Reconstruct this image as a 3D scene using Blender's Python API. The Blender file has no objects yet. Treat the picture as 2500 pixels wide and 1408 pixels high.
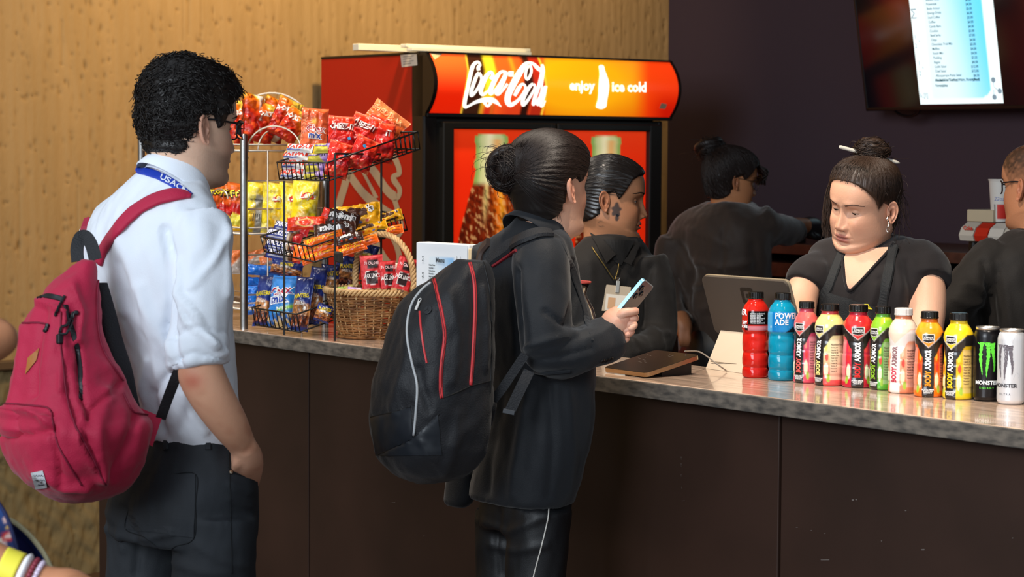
import bpy, bmesh, math, random
import numpy as np
from mathutils import Matrix, Vector
from mathutils.bvhtree import BVHTree

random.seed(7)
rng = np.random.default_rng(7)
scn = bpy.context.scene
COL = scn.collection
PI = math.pi

# ------------------------------------------------------------------ camera
FPX, H = 5576.17, 1.62
_p, _r, _y = np.radians([3.44274, 0.34941, 52.0777])
FWD = np.array([0, np.cos(_p), -np.sin(_p)])
_u0 = np.array([0, np.sin(_p), np.cos(_p)])
RI = np.cos(_r) * np.array([1., 0, 0]) + np.sin(_r) * _u0
UPV = np.cos(_r) * _u0 - np.sin(_r) * np.array([1., 0, 0])
CAM = np.array([0, 0, H])
U = np.array([np.cos(_y), -np.sin(_y), 0.])      # along the counter, towards the near right
V = np.array([np.sin(_y), np.cos(_y), 0.])       # from the customers to the staff
Z = np.array([0, 0, 1.])
YAW = -_y                                        # rotation that turns local x into U and local y into V

cam_d = bpy.data.cameras.new('camera')
cam_d.sensor_width = 36.0
cam_d.lens = FPX / 2500 * 36.0
cam_d.clip_start = 0.05
cam_o = bpy.data.objects.new('camera', cam_d)
COL.objects.link(cam_o)
M = Matrix(((RI[0], UPV[0], -FWD[0], 0), (RI[1], UPV[1], -FWD[1], 0), (RI[2], UPV[2], -FWD[2], H), (0, 0, 0, 1)))
cam_o.matrix_world = M
cam_d.dof.use_dof = True
cam_d.dof.focus_distance = 5.6
cam_d.dof.aperture_fstop = 7.5
scn.camera = cam_o

# ------------------------------------------------------------------ light and exposure
scn.view_settings.view_transform = 'Standard'
scn.view_settings.look = 'None'
scn.view_settings.gamma = 1.0
scn.view_settings.use_curve_mapping = False
scn.view_settings.exposure = 0.0

w = bpy.data.worlds.new('hall_daylight')
scn.world = w
w.use_nodes = True
w.node_tree.nodes['Background'].inputs[0].default_value = (0.80, 0.90, 1.0, 1)
w.node_tree.nodes['Background'].inputs[1].default_value = 0.75


def aim(o, target):
    o.rotation_euler = (Vector(target) - o.location).to_track_quat('-Z', 'Y').to_euler()


def area(name, loc, target, size, power, color, sy=None):
    l = bpy.data.lights.new(name, 'AREA')
    l.shape = 'RECTANGLE'
    l.size = size
    l.size_y = sy or size
    l.energy = power
    l.color = color
    o = bpy.data.objects.new(name, l)
    o.location = loc
    COL.objects.link(o)
    aim(o, target)
    return o


def spot(name, loc, target, power, color, angle=60, blend=0.6, radius=0.06):
    l = bpy.data.lights.new(name, 'SPOT')
    l.energy = power
    l.color = color
    l.spot_size = math.radians(angle)
    l.spot_blend = blend
    l.shadow_soft_size = radius
    o = bpy.data.objects.new(name, l)
    o.location = loc
    COL.objects.link(o)
    aim(o, target)
    return o


def uvz(u, v, z=0.):
    return U * u + V * v + Z * z


# the hall's tall windows behind and to the left of the camera
area('hall_window_light', (-3.6, -1.2, 3.4), (-0.4, 5.0, 1.2), 3.2, 400, (0.84, 0.92, 1.0), 2.6)
# warm ceiling downlights over the counter and along the concrete wall
WARM = (1.0, 0.78, 0.52)
for _u, _e in ((-5.9, 120), (-4.7, 130), (-3.5, 190), (-2.3, 190)):
    spot('counter_downlight', uvz(_u, 3.2, 3.15), uvz(_u - 0.1, 4.0, 1.0), _e, (1.0, 0.88, 0.74), 75, 0.8, 0.07)
spot('wall_washer', uvz(-6.5, 4.75, 3.25), uvz(-7.81, 4.75, 1.7), 185, (1.0, 0.76, 0.40), 100, 0.9, 0.08)
spot('wall_washer', uvz(-6.7, 6.1, 3.25), uvz(-7.81, 6.2, 2.2), 70, (1.0, 0.76, 0.45), 80, 0.9, 0.08)
spot('wall_washer', uvz(-6.2, 3.0, 3.25), uvz(-7.81, 3.0, 1.7), 70, (1.0, 0.78, 0.48), 110, 0.9, 0.08)


# ------------------------------------------------------------------ pixels to places
def ray(px, py):
    d = RI * (px - 1250) / FPX - UPV * (py - 704) / FPX + FWD
    return d / d[1]


def P(px, py, d):
    return CAM + ray(px, py) * d


def onZ(px, py, z):
    q = ray(px, py)
    return CAM + q * (z - H) / q[2]


def onU(px, py, u):
    q = ray(px, py)
    return CAM + q * u / (U @ q)


def onV(px, py, v):
    q = ray(px, py)
    return CAM + q * v / (V @ q)


def proj(wv):
    wv = np.asarray(wv, float) - CAM
    z = wv @ FWD
    return np.stack([1250 + FPX * (wv @ RI) / z, 704 - FPX * (wv @ UPV) / z, wv[..., 1]], -1)


# ------------------------------------------------------------------ materials
def lin(c):
    if isinstance(c, str):
        c = c.lstrip('#')
        c = [int(c[i:i + 2], 16) / 255 for i in (0, 2, 4)]
    c = np.asarray(c, float)
    return np.where(c <= 0.04045, c / 12.92, ((c + 0.055) / 1.055) ** 2.4)


MATS = {}


def mat(name, color=None, rough=0.5, metal=0.0, spec=0.5, bump=None, vary=None, attr=None, emit=None, trans=0.0, ior=1.45,
        coat=0.0, sheen=0.0, stretch=(1, 1, 1), alpha=1.0, sss=0.0):
    """bump=(scale, strength[, detail]); vary=(scale, hex colour, amount); attr=name of a colour attribute used as base colour"""
    if name in MATS:
        return MATS[name]
    m = bpy.data.materials.new(name)
    m.use_nodes = True
    nt = m.node_tree
    b = nt.nodes['Principled BSDF']
    b.inputs['Roughness'].default_value = rough
    b.inputs['Metallic'].default_value = metal
    b.inputs['Specular IOR Level'].default_value = spec
    b.inputs['IOR'].default_value = ior
    b.inputs['Transmission Weight'].default_value = trans
    b.inputs['Coat Weight'].default_value = coat
    b.inputs['Sheen Weight'].default_value = sheen
    b.inputs['Alpha'].default_value = alpha
    if sss:
        b.inputs['Subsurface Weight'].default_value = sss
        b.inputs['Subsurface Radius'].default_value = (0.02, 0.008, 0.004)
        b.inputs['Subsurface Scale'].default_value = 0.5
    base = None
    if attr:
        a = nt.nodes.new('ShaderNodeAttribute')
        a.attribute_name = attr
        base = a.outputs['Color']
    if color is not None:
        c = lin(color)
        b.inputs['Base Color'].default_value = (*c, 1)
    tc = None

    def coords():
        nonlocal tc
        if tc is None:
            t = nt.nodes.new('ShaderNodeTexCoord')
            mp = nt.nodes.new('ShaderNodeMapping')
            mp.inputs['Scale'].default_value = stretch
            nt.links.new(t.outputs['Object'], mp.inputs['Vector'])
            tc = mp.outputs['Vector']
        return tc
    if vary:
        n = nt.nodes.new('ShaderNodeTexNoise')
        n.inputs['Scale'].default_value = vary[0]
        n.inputs['Detail'].default_value = 5
        nt.links.new(coords(), n.inputs['Vector'])
        rmp = nt.nodes.new('ShaderNodeMapRange')
        rmp.inputs['From Min'].default_value = 0.38
        rmp.inputs['From Max'].default_value = 0.66
        rmp.inputs['To Max'].default_value = vary[2]
        nt.links.new(n.outputs['Fac'], rmp.inputs['Value'])
        mx = nt.nodes.new('ShaderNodeMix')
        mx.data_type = 'RGBA'
        nt.links.new(rmp.outputs['Result'], mx.inputs['Factor'])
        if base is not None:
            nt.links.new(base, mx.inputs['A'])
        else:
            mx.inputs['A'].default_value = (*lin(color), 1)
        mx.inputs['B'].default_value = (*lin(vary[1]), 1)
        base = mx.outputs['Result']
    if base is not None:
        nt.links.new(base, b.inputs['Base Color'])
    if emit:
        if attr:
            nt.links.new(base, b.inputs['Emission Color'])
        else:
            b.inputs['Emission Color'].default_value = (*lin(color), 1)
        b.inputs['Emission Strength'].default_value = emit
    if bump:
        n = nt.nodes.new('ShaderNodeTexNoise')
        n.inputs['Scale'].default_value = bump[0]
        n.inputs['Detail'].default_value = bump[2] if len(bump) > 2 else 3
        nt.links.new(coords(), n.inputs['Vector'])
        bp = nt.nodes.new('ShaderNodeBump')
        bp.inputs['Strength'].default_value = bump[1]
        bp.inputs['Distance'].default_value = 0.01
        nt.links.new(n.outputs['Fac'], bp.inputs['Height'])
        nt.links.new(bp.outputs['Normal'], b.inputs['Normal'])
    MATS[name] = m
    return m


def ink(color, rough=0.5, emit=None):
    return mat('ink_' + color.strip('#') + ('_lit' if emit else ''), color, rough, emit=emit)


# ------------------------------------------------------------------ objects
OFF = {}


def mesh(name, vf, m, parent=None, local=False, smooth=None, label=None, cat=None, group=None, kind=None, col=None, origin=None, auto=None):
    """one mesh object from (verts, faces); verts in world space unless local"""
    v, f = vf
    v = np.asarray(v, float).reshape(-1, 3)
    off = np.zeros(3)
    if parent is not None:
        off = OFF.get(parent.name, off)
    elif origin is not None:
        off = np.asarray(origin, float)
    if not local:
        v = v - off
    me = bpy.data.meshes.new(name)
    me.from_pydata(v.tolist(), [], [list(map(int, q)) for q in f])
    for mm in (m if isinstance(m, (list, tuple)) else [m]):
        me.materials.append(mm)
    if smooth is None:
        smooth = len(f) > 260
    if smooth:
        me.polygons.foreach_set('use_smooth', np.ones(len(me.polygons), bool))
        if auto is not None:
            me.set_sharp_from_angle(angle=math.radians(auto))
    if col is not None:
        a = me.color_attributes.new('Col', 'FLOAT_COLOR', 'POINT')
        c = np.ones((len(v), 4), np.float32)
        c[:, :3] = col
        a.data.foreach_set('color', c.ravel())
    me.update()
    o = bpy.data.objects.new(name, me)
    COL.objects.link(o)
    if parent is not None:
        o.parent = parent
        OFF[o.name] = off
    else:
        if not local:
            o.location = off
        OFF[o.name] = off if not local else np.zeros(3)
    if label:
        o['label'] = label
    if cat:
        o['category'] = cat
    if group:
        o['group'] = group
    if kind:
        o['kind'] = kind
    return o


def thing(name, label, cat, loc=(0, 0, 0), group=None, rot=None):
    o = bpy.data.objects.new(name, None)
    o.empty_display_size = 0.1
    COL.objects.link(o)
    o.location = loc
    if rot is not None:
        o.rotation_euler = rot
    o['label'] = label
    o['category'] = cat
    if group:
        o['group'] = group
    OFF[o.name] = np.asarray(loc, float)
    return o


def struct(name, vf, m, parent=None, **k):
    return mesh(name, vf, m, parent, kind=None if parent is not None else 'structure', **k)


# ------------------------------------------------------------------ shapes
def join(*parts):
    vs, fs, n = [], [], 0
    for v, f in parts:
        v = np.asarray(v, float).reshape(-1, 3)
        vs.append(v)
        fs += [[i + n for i in q] for q in f]
        n += len(v)
    return np.concatenate(vs) if vs else np.zeros((0, 3)), fs


def xf(vf, loc=(0, 0, 0), R=None, s=None):
    v, f = vf
    v = np.asarray(v, float)
    if s is not None:
        v = v * np.asarray(s, float)
    if R is not None:
        v = v @ np.asarray(R).T
    return v + np.asarray(loc, float), f


def basis(x, y=None, z=None):
    """columns = the local axes in world space"""
    x = np.asarray(x, float); x = x / np.linalg.norm(x)
    if z is None:
        z = np.cross(x, y)
    z = np.asarray(z, float) - x * (x @ np.asarray(z, float)); z = z / np.linalg.norm(z)
    return np.stack([x, np.cross(z, x), z], 1)


RUV = np.stack([U, V, Z], 1)


def rot(ax, deg):
    a = math.radians(deg)
    c, s = math.cos(a), math.sin(a)
    if ax == 'x':
        return np.array([[1, 0, 0], [0, c, -s], [0, s, c]])
    if ax == 'y':
        return np.array([[c, 0, s], [0, 1, 0], [-s, 0, c]])
    return np.array([[c, -s, 0], [s, c, 0], [0, 0, 1]])


def box(sx, sy, sz, bev=0.0, seg=2, c=(0, 0, 0)):
    bm = bmesh.new()
    bmesh.ops.create_cube(bm, size=1.0)
    bmesh.ops.scale(bm, vec=(sx, sy, sz), verts=bm.verts)
    if bev > 0:
        bmesh.ops.bevel(bm, geom=list(bm.edges), offset=bev, segments=seg, affect='EDGES', profile=0.5)
    bm.verts.index_update()
    v = np.array([q.co[:] for q in bm.verts]) + np.asarray(c, float)
    f = [[q.index for q in p.verts] for p in bm.faces]
    bm.free()
    return v, f


def grid(nu, nv, closed_u=False, closed_v=False):
    f = []
    for i in range(nu if closed_u else nu - 1):
        for j in range(nv if closed_v else nv - 1):
            a, b = i, (i + 1) % nu
            c, d = j, (j + 1) % nv
            f.append([a * nv + c, b * nv + c, b * nv + d, a * nv + d])
    return f


def loft(rings, caps=True, flip=False):
    r = np.asarray(rings, float)
    n, m = r.shape[:2]
    f = grid(n, m, False, True)
    v = r.reshape(-1, 3)
    if caps:
        c0, c1 = r[0].mean(0), r[-1].mean(0)
        k = len(v)
        v = np.concatenate([v, [c0, c1]])
        for j in range(m):
            f.append([k, j, (j + 1) % m])
            f.append([k + 1, (n - 1) * m + (j + 1) % m, (n - 1) * m + j])
    if flip:
        f = [q[::-1] for q in f]
    return v, f


def lathe(prof, n=32, caps=True):
    """prof: (r, z) from bottom to top"""
    a = np.arange(n) / n * 2 * PI
    pr = np.asarray(prof, float)
    rings = np.stack([pr[:, 0:1] * np.cos(a), pr[:, 0:1] * np.sin(a), np.repeat(pr[:, 1:2], n, 1)], -1)
    return loft(rings, caps, flip=True)


def interp(pts, n, closed=False):
    """Catmull-Rom through pts (k, d), n samples"""
    p = np.asarray(pts, float)
    k = len(p)
    if closed:
        q = np.concatenate([p[-1:], p, p[:2]])
        t = np.linspace(0, k, n, endpoint=False)
    else:
        if k == 2:
            return p[0] + (p[1] - p[0]) * np.linspace(0, 1, n)[:, None]
        q = np.concatenate([[2 * p[0] - p[1]], p, [2 * p[-1] - p[-2]]])
        t = np.linspace(0, k - 1, n)
    i = np.minimum(t.astype(int), (k - 1) if closed else (k - 2))
    u = (t - i)[:, None]
    a, b, c, d = q[i], q[i + 1], q[i + 2], q[i + 3]
    return 0.5 * (2 * b + (c - a) * u + (2 * a - 5 * b + 4 * c - d) * u ** 2 + (3 * b - a - 3 * c + d) * u ** 3)


def frames(path, up=None):
    p = np.asarray(path, float)
    t = np.gradient(p, axis=0)
    t /= np.linalg.norm(t, axis=1)[:, None] + 1e-12
    n = np.zeros_like(t)
    ref = np.array([0, 0, 1.]) if up is None else np.asarray(up, float)
    if up is None and abs(t[0] @ ref) > 0.9:
        ref = np.array([1., 0, 0])
    x = ref - t[0] * (ref @ t[0])
    n[0] = x / np.linalg.norm(x)
    for i in range(1, len(p)):
        x = (n[i - 1] if up is None else ref) - t[i] * ((n[i - 1] if up is None else ref) @ t[i])
        l = np.linalg.norm(x)
        n[i] = x / l if l > 1e-6 else n[i - 1]
    return t, n, np.cross(t, n)


def tube(path, r, k=6, caps=True, closed=False, ry=None, up=None):
    p = np.asarray(path, float)
    if closed:
        p = np.concatenate([p, p[:1]])
    t, n, b = frames(p, up)
    r = np.broadcast_to(np.asarray(r, float), (len(p),))[:, None, None]
    ry = r if ry is None else np.broadcast_to(np.asarray(ry, float), (len(p),))[:, None, None]
    a = np.arange(k) / k * 2 * PI
    rings = p[:, None] + r * np.cos(a)[None, :, None] * n[:, None] + ry * np.sin(a)[None, :, None] * b[:, None]
    return loft(rings, caps and not closed)


def strip(path, w, th, up):
    """flat webbing: rectangle section, width along cross(t, up)"""
    p = np.asarray(path, float)
    t, n, b = frames(p, up)
    w = np.broadcast_to(np.asarray(w, float), (len(p),))[:, None]
    rings = np.stack([p + b * w / 2 + n * th / 2, p - b * w / 2 + n * th / 2, p - b * w / 2 - n * th / 2, p + b * w / 2 - n * th / 2], 1)
    return loft(rings)


def strands(roots, r, k=3):
    """many tubes at once: roots (N, S, 3), r (S,) or scalar"""
    p = np.asarray(roots, float)
    N, S = p.shape[:2]
    t = np.gradient(p, axis=1)
    t /= np.linalg.norm(t, axis=2)[..., None] + 1e-12
    ref = np.where(np.abs(t[..., 2:3]) > 0.8, np.array([1., 0, 0]), np.array([0, 0, 1.]))
    n = np.cross(t, ref); n /= np.linalg.norm(n, axis=2)[..., None] + 1e-12
    b = np.cross(t, n)
    a = np.arange(k) / k * 2 * PI
    rr = np.broadcast_to(np.asarray(r, float), (S,))[None, :, None, None]
    v = p[:, :, None] + rr * (np.cos(a)[None, None, :, None] * n[:, :, None] + np.sin(a)[None, None, :, None] * b[:, :, None])
    base = (np.arange(N) * S * k)[:, None, None]
    i = np.arange(S - 1)[None, :, None] * k
    j = np.arange(k)[None, None, :]
    j2 = (j + 1) % k
    f = np.stack([base + i + j, base + i + j2, base + i + k + j2, base + i + k + j], -1).reshape(-1, 4)
    return v.reshape(-1, 3), f.tolist()


def vnoise(p, seed=0, oct=3):
    """cheap smooth noise in numpy: sums of rotated sines"""
    g = np.random.default_rng(seed)
    p = np.asarray(p, float)
    out = np.zeros(p.shape[:-1])
    amp, fr, tot = 1.0, 1.0, 0.0
    for _ in range(oct):
        for _k in range(4):
            d = g.normal(size=3); d /= np.linalg.norm(d)
            e = g.normal(size=3); e /= np.linalg.norm(e)
            out += amp * np.sin(fr * (p @ d) * 6.28 + g.uniform(0, 6.28) + 1.3 * np.sin(fr * (p @ e) * 4.1 + g.uniform(0, 6.28)))
        tot += amp * 2
        amp *= 0.5
        fr *= 2.03
    return out / tot


_TXT = {}


def text(s, h=1.0, bold=0.0, shear=0.0, sx=1.0, align='CENTER', res=2, space=1.0):
    """letters in the XY plane, cap height h (about), centred on the baseline middle"""
    key = (s, bold, shear, align, res, space)
    if key not in _TXT:
        c = bpy.data.curves.new('lettering', 'FONT')
        c.body = s
        c.align_x = align
        c.resolution_u = res
        c.offset = bold
        c.shear = shear
        c.space_character = space
        c.space_line = 1.0
        c.size = 1.0
        o = bpy.data.objects.new('lettering', c)
        me = bpy.data.meshes.new_from_object(o)
        v = np.array([q.co[:] for q in me.vertices]).reshape(-1, 3)
        f = [list(p.vertices) for p in me.polygons]
        bpy.data.objects.remove(o)
        bpy.data.curves.remove(c)
        bpy.data.meshes.remove(me)
        _TXT[key] = (v, f)
    v, f = _TXT[key]
    k = h / 0.69
    return v * np.array([k * sx, k, 1.0]), [list(q) for q in f]


def ribbon2d(pts, w, n=24, closed=False):
    """brush stroke in the XY plane; w scalar or widths at pts"""
    p = interp(np.c_[np.asarray(pts, float)], n, closed)
    wv = interp(np.asarray(w, float)[:, None], n, closed)[:, 0] if np.ndim(w) else np.full(n, float(w))
    t = np.gradient(p, axis=0)
    t /= np.linalg.norm(t, axis=1)[:, None] + 1e-9
    nn = np.stack([-t[:, 1], t[:, 0]], 1)
    a, b = p + nn * wv[:, None] / 2, p - nn * wv[:, None] / 2
    v = np.concatenate([np.c_[a, np.zeros(n)], np.c_[b, np.zeros(n)]])
    f = [[i, n + i, n + i + 1, i + 1] for i in range(n - 1)]
    return v, f


def poly2d(pts):
    p = np.asarray(pts, float)
    return np.c_[p, np.zeros(len(p))], [list(range(len(p)))]


def sstep(a, b, x):
    t = np.clip((np.asarray(x, float) - a) / (b - a), 0, 1)
    return t * t * (3 - 2 * t)


def gauss(x, s):
    return np.exp(-(np.asarray(x, float) / s) ** 2)


def remesh(vf, voxel, smooth=2):
    """fuse overlapping closed shapes into one continuous skin"""
    v, f = vf
    me = bpy.data.meshes.new('tmp')
    me.from_pydata(np.asarray(v).tolist(), [], [list(map(int, q)) for q in f])
    o = bpy.data.objects.new('tmp', me)
    COL.objects.link(o)
    md = o.modifiers.new('r', 'REMESH')
    md.mode = 'VOXEL'
    md.voxel_size = voxel
    if smooth:
        ms = o.modifiers.new('s', 'SMOOTH')
        ms.iterations = smooth
        ms.factor = 0.5
    dg = bpy.context.evaluated_depsgraph_get()
    e = o.evaluated_get(dg)
    r = bpy.data.meshes.new_from_object(e)
    n = len(r.vertices)
    vv = np.empty(n * 3); r.vertices.foreach_get('co', vv)
    ff = [list(p.vertices) for p in r.polygons]
    bpy.data.objects.remove(o); bpy.data.meshes.remove(me); bpy.data.meshes.remove(r)
    return vv.reshape(-1, 3), ff


def normals(vf):
    v, f = vf
    v = np.asarray(v)
    n = np.zeros_like(v)
    q = np.array([list(p[:4]) if len(p) >= 4 else list(p) + [p[-1]] for p in f])
    fn = np.cross(v[q[:, 2]] - v[q[:, 0]], v[q[:, 3]] - v[q[:, 1]])
    for k in range(4):
        np.add.at(n, q[:, k], fn)
    return n / (np.linalg.norm(n, axis=1)[:, None] + 1e-12)


def dist_px(v, pts):
    """distance in photograph pixels from projected vertices to a polyline of pixels"""
    q = proj(v)[:, :2]
    d = np.full(len(q), 1e9)
    p = np.asarray(pts, float)
    for a, b in zip(p[:-1], p[1:]):
        ab = b - a
        t = np.clip(((q - a) @ ab) / (ab @ ab + 1e-9), 0, 1)
        d = np.minimum(d, np.linalg.norm(q - a - t[:, None] * ab, axis=1))
    return d


def folds(vf, lst, side=-1):
    """cloth folds: each (pixel polyline, width px, depth m); applied on the side facing the customers' hall"""
    v, f = vf
    n = normals(vf)
    v = np.array(v)
    front = sstep(0.05, 0.45, -(n @ FWD))
    add = np.zeros(len(v))
    for pts, wpx, a in lst:
        add += a * gauss(dist_px(v, pts), wpx)
    return v + n * (add * front)[:, None], f
# ================================================================== the room
UW, VW = -7.81, 6.98            # concrete end wall, dark staff wall
VF, VB, UE, ZC = 3.478, 3.845, -6.75, 1.09   # counter front, back, left end, top

m_conc = mat('rough_concrete', None, 0.9, spec=0.2, attr='Col', bump=(90, 0.18, 5), stretch=(1, 1, 0.4))
m_dark = mat('aubergine_paint', '#45363d', 0.8, spec=0.3, bump=(60, 0.05))
m_floor = mat('floor_brown', '#4b3526', 0.45, vary=(4, '#3a291e', 1.0))
m_ceil = mat('ceiling_black', '#2a2728', 0.9)
m_rail = mat('rail_brown', '#5a4128', 0.7)


def concrete_wall():
    vv = np.concatenate([np.linspace(-5.0, 2.9, 40), np.linspace(2.92, VW, 600)])
    zz = np.concatenate([np.linspace(0, 2.5, 380), np.linspace(2.6, 4.2, 12)])
    A, B = np.meshgrid(vv, zz, indexing='ij')
    ribs = vnoise(np.stack([A * 9.0, np.zeros_like(A), B * 1.2], -1), 3, 3)
    low = sstep(0.86, 0.78, B)
    rough = vnoise(np.stack([A * 12, np.zeros_like(A) + 3, B * 7], -1), 8, 2)
    d = 0.0011 * ribs + 0.0009 * np.sin(A * 140 + 2 * ribs) + low * 0.008 * rough
    recess_shade = np.zeros_like(A)
    g = np.random.default_rng(4)
    for _ in range(3600):           # pits left by the rough shuttering
        a, b_ = g.uniform(2.92, VW), g.uniform(0, 2.5)
        sv, sz = g.uniform(.003, .0065), g.uniform(.004, .016)
        i0, i1 = np.searchsorted(vv, [a - .03, a + .03]); j0, j1 = np.searchsorted(zz, [b_ - .08, b_ + .08])
        q = np.exp(-((A[i0:i1, j0:j1] - a) / sv) ** 2 - ((B[i0:i1, j0:j1] - b_) / sz) ** 2)
        k = g.uniform(.2, 1)
        d[i0:i1, j0:j1] -= 0.008 * k * q
        recess_shade[i0:i1, j0:j1] += k * q
    for _ in range(46):             # long form lines
        a, b_, l_ = g.uniform(2.95, VW), g.uniform(.9, 2.5), g.uniform(.1, .5)
        i = np.searchsorted(vv, a); j0, j1 = np.searchsorted(zz, [b_, b_ + l_])
        d[i:i + 1, j0:j1] -= 0.004
        recess_shade[i:i + 1, j0:j1] += .3
    v = (UW + d)[..., None] * U + A[..., None] * V + B[..., None] * Z
    c = mixc(mixc('#a78559', '#98774b', sstep(-.3, .5, ribs) * .35), '#5e4526', np.clip(recess_shade, 0, 1) * .5)  # shade inside pits and form lines is painted into the wall colour
    c = mixc(c, '#6e6042', low * .85)
    return v.reshape(-1, 3), [q[::-1] for q in grid(len(vv), len(zz))], c.reshape(-1, 3)


def mixc(a, b, t):
    a, b = [lin(q) if isinstance(q, str) else q for q in (a, b)]
    t = np.asarray(t)[..., None]
    return a * (1 - t) + b * t


_cw = concrete_wall()
struct('wall_left', _cw[:2], m_conc, col=_cw[2])


def slab(u0, u1, v0, v1, z0, z1, bev=0.0):
    return xf(box(u1 - u0, v1 - v0, z1 - z0, bev), uvz((u0 + u1) / 2, (v0 + v1) / 2, (z0 + z1) / 2), RUV)


struct('wall_right', slab(UW - 0.1, 1.5, VW, VW + 0.1, 0, 4.2), m_dark, smooth=False)
struct('floor', slab(UW - 0.2, 6.0, -5.0, VW + 0.1, -0.1, 0.0), m_floor, smooth=False)
struct('ceiling', slab(UW - 0.1, 2.5, 2.2, VW + 0.1, 3.45, 3.6), m_ceil, smooth=False)
struct('trim_1', slab(UW + 0.0, UW + 0.035, -5.0, 4.3, 0.800, 0.835, 0.006), m_rail, smooth=False)

# ------------------------------------------------------------------ service counter
m_top = mat('greywood_laminate', '#d3b59e', 0.13, spec=0.6, vary=(3.2, '#8d7867', 0.75), stretch=(2.2, 16, 16), coat=0.3)
m_edge = mat('greywood_edge', '#6f675e', 0.42, vary=(5, '#3c3a38', 0.9), stretch=(5, 5, 14))
m_panel = mat('dark_panel', '#38251d', 0.5, spec=0.4, vary=(2.0, '#2b1c15', 1.0))
m_scuff = ink('#8d8580', 0.8)

ct = thing('countertop', 'long grey wood-look counter ledge the bottles and snack racks stand on', 'countertop', uvz(UE, VF, ZC))
LEN = 2.2 - UE
RC = np.stack([U, V, Z], 1)


def counter_part(vf, loc):
    return xf(vf, loc, RC)


o = mesh('top_surface', box(LEN, VB - VF, 0.034, 0.004, c=(LEN / 2, (VB - VF) / 2, -0.017)), [m_top], ct, local=True)
o.rotation_euler = (0, 0, YAW)
o = mesh('front_edge', box(LEN + 0.002, 0.006, 0.037, 0.002, c=(LEN / 2, -0.002, -0.0195)), [m_edge], ct, local=True)
o.rotation_euler = (0, 0, YAW)

cb = thing('counter_base', 'dark brown panelled counter front under the grey ledge', 'counter', uvz(UE, VF + 0.03, 0))
seams = [-6.735, -5.4587, -3.5619, -1.66, 0.24, 2.1]
for a, b in zip(seams[:-1], seams[1:]):
    mesh('front_panel', slab(a + 0.004, b - 0.004, VF + 0.045, VF + 0.065, 0.09, ZC - 0.036, 0.002), m_panel, cb, smooth=False)
mesh('carcass', slab(UE + 0.03, 2.08, VF + 0.066, VB - 0.03, 0.02, ZC - 0.036), mat('carcass_black', '#120d0b', 0.7), cb, smooth=False)
mesh('kick_board', slab(UE + 0.03, 2.08, VF + 0.06, VF + 0.07, 0.0, 0.09), mat('carcass_black'), cb, smooth=False)
mesh('end_panel', slab(UE + 0.012, UE + 0.03, VF + 0.05, VB - 0.02, 0.0, ZC - 0.036, 0.002), mat('end_black', '#17120f', 0.5), cb, smooth=False)
# scuffs on the panels
sc = []
for px, py, dx, dy in [(2014, 1366, 22, 2), (2253, 1341, 9, 3), (2152, 1320, 4, 2), (2082, 1220, 6, 4), (2090, 1219, 4, 3), (1663, 1118, 1, 8), (1663, 1135, 1, 9), (1663, 1160, 1, 6), (1668, 1222, 8, 1), (1664, 1190, 1, 5), (1455, 1063, 2, 2), (1945, 1287, 6, 1), (1980, 1294, 6, 1), (2013, 1302, 5, 1), (2211, 1246, 5, 2), (2472, 1313, 4, 2), (960, 1226, 10, 1), (1035, 1308, 3, 2)]:
    q = [onV(px + a, py + b, VF + 0.0445) for a, b in ((-dx / 2, -dy / 2 + .6), (dx / 2, -dy / 2), (dx / 2 - .5, dy / 2), (-dx / 2 + 1, dy / 2))]
    sc.append((np.array(q), [[0, 1, 2, 3][::-1]]))
mesh('scuff_marks', join(*sc), mat('scuff', '#6a605a', 0.9), cb, smooth=False, kind='stuff')

# ------------------------------------------------------------------ drinks cooler
UC, VC0, VC1 = -7.0, 5.037, 6.263
ZT = 1.985
cool = thing('drinks_cooler', 'tall red double-door drinks cooler with a lit orange sign on top', 'cooler', uvz(-7.36, 5.65, 0))
m_black = mat('cooler_black', '#16120f', 0.45)
m_red = mat('cooler_red', '#b51c0c', 0.42, spec=0.4)
m_blackgloss = mat('cooler_black_gloss', '#1b1512', 0.25)
mesh('cabinet_body', slab(UC - 0.70, UC - 0.06, VC0 + 0.01, VC1 - 0.03, 0.06, ZT - 0.01, 0.006), m_black, cool)
# side panel (red) and the black front corner post beside it
mesh('side_panel', slab(UC - 0.71, UC - 0.085, VC0 - 0.006, VC0 + 0.012, 0.10, ZT - 0.004, 0.003), m_red, cool)
mesh('corner_post', slab(UC - 0.085, UC - 0.005, VC0 - 0.006, VC0 + 0.06, 0.06, ZT, 0.008), m_blackgloss, cool)
mesh('corner_post', slab(UC - 0.085, UC - 0.005, VC1 - 0.055, VC1 - 0.03, 0.06, ZT - 0.24, 0.006), m_blackgloss, cool)
mesh('top_lid', slab(UC - 0.71, UC - 0.03, VC0 - 0.008, VC1 - 0.02, ZT - 0.004, ZT + 0.006, 0.003), m_black, cool)

# header sign: convex lightbox
zb, zt = onU(1150, 280, UC)[2], onU(1150, 134, UC)[2]
Zh0, Zh1 = zb + 0.004, zt


def hdr_arc(z):
    t = (z - Zh0) / (Zh1 - Zh0) * 2 - 1
    return UC + 0.055 * (1 - t * t)


def to_hdr(px, py, lift=0.0):
    u = UC + 0.03
    for _ in range(4):
        q = onU(px, py, u)
        u = hdr_arc(np.clip(q[2], Zh0, Zh1)) + lift
    return q


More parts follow.
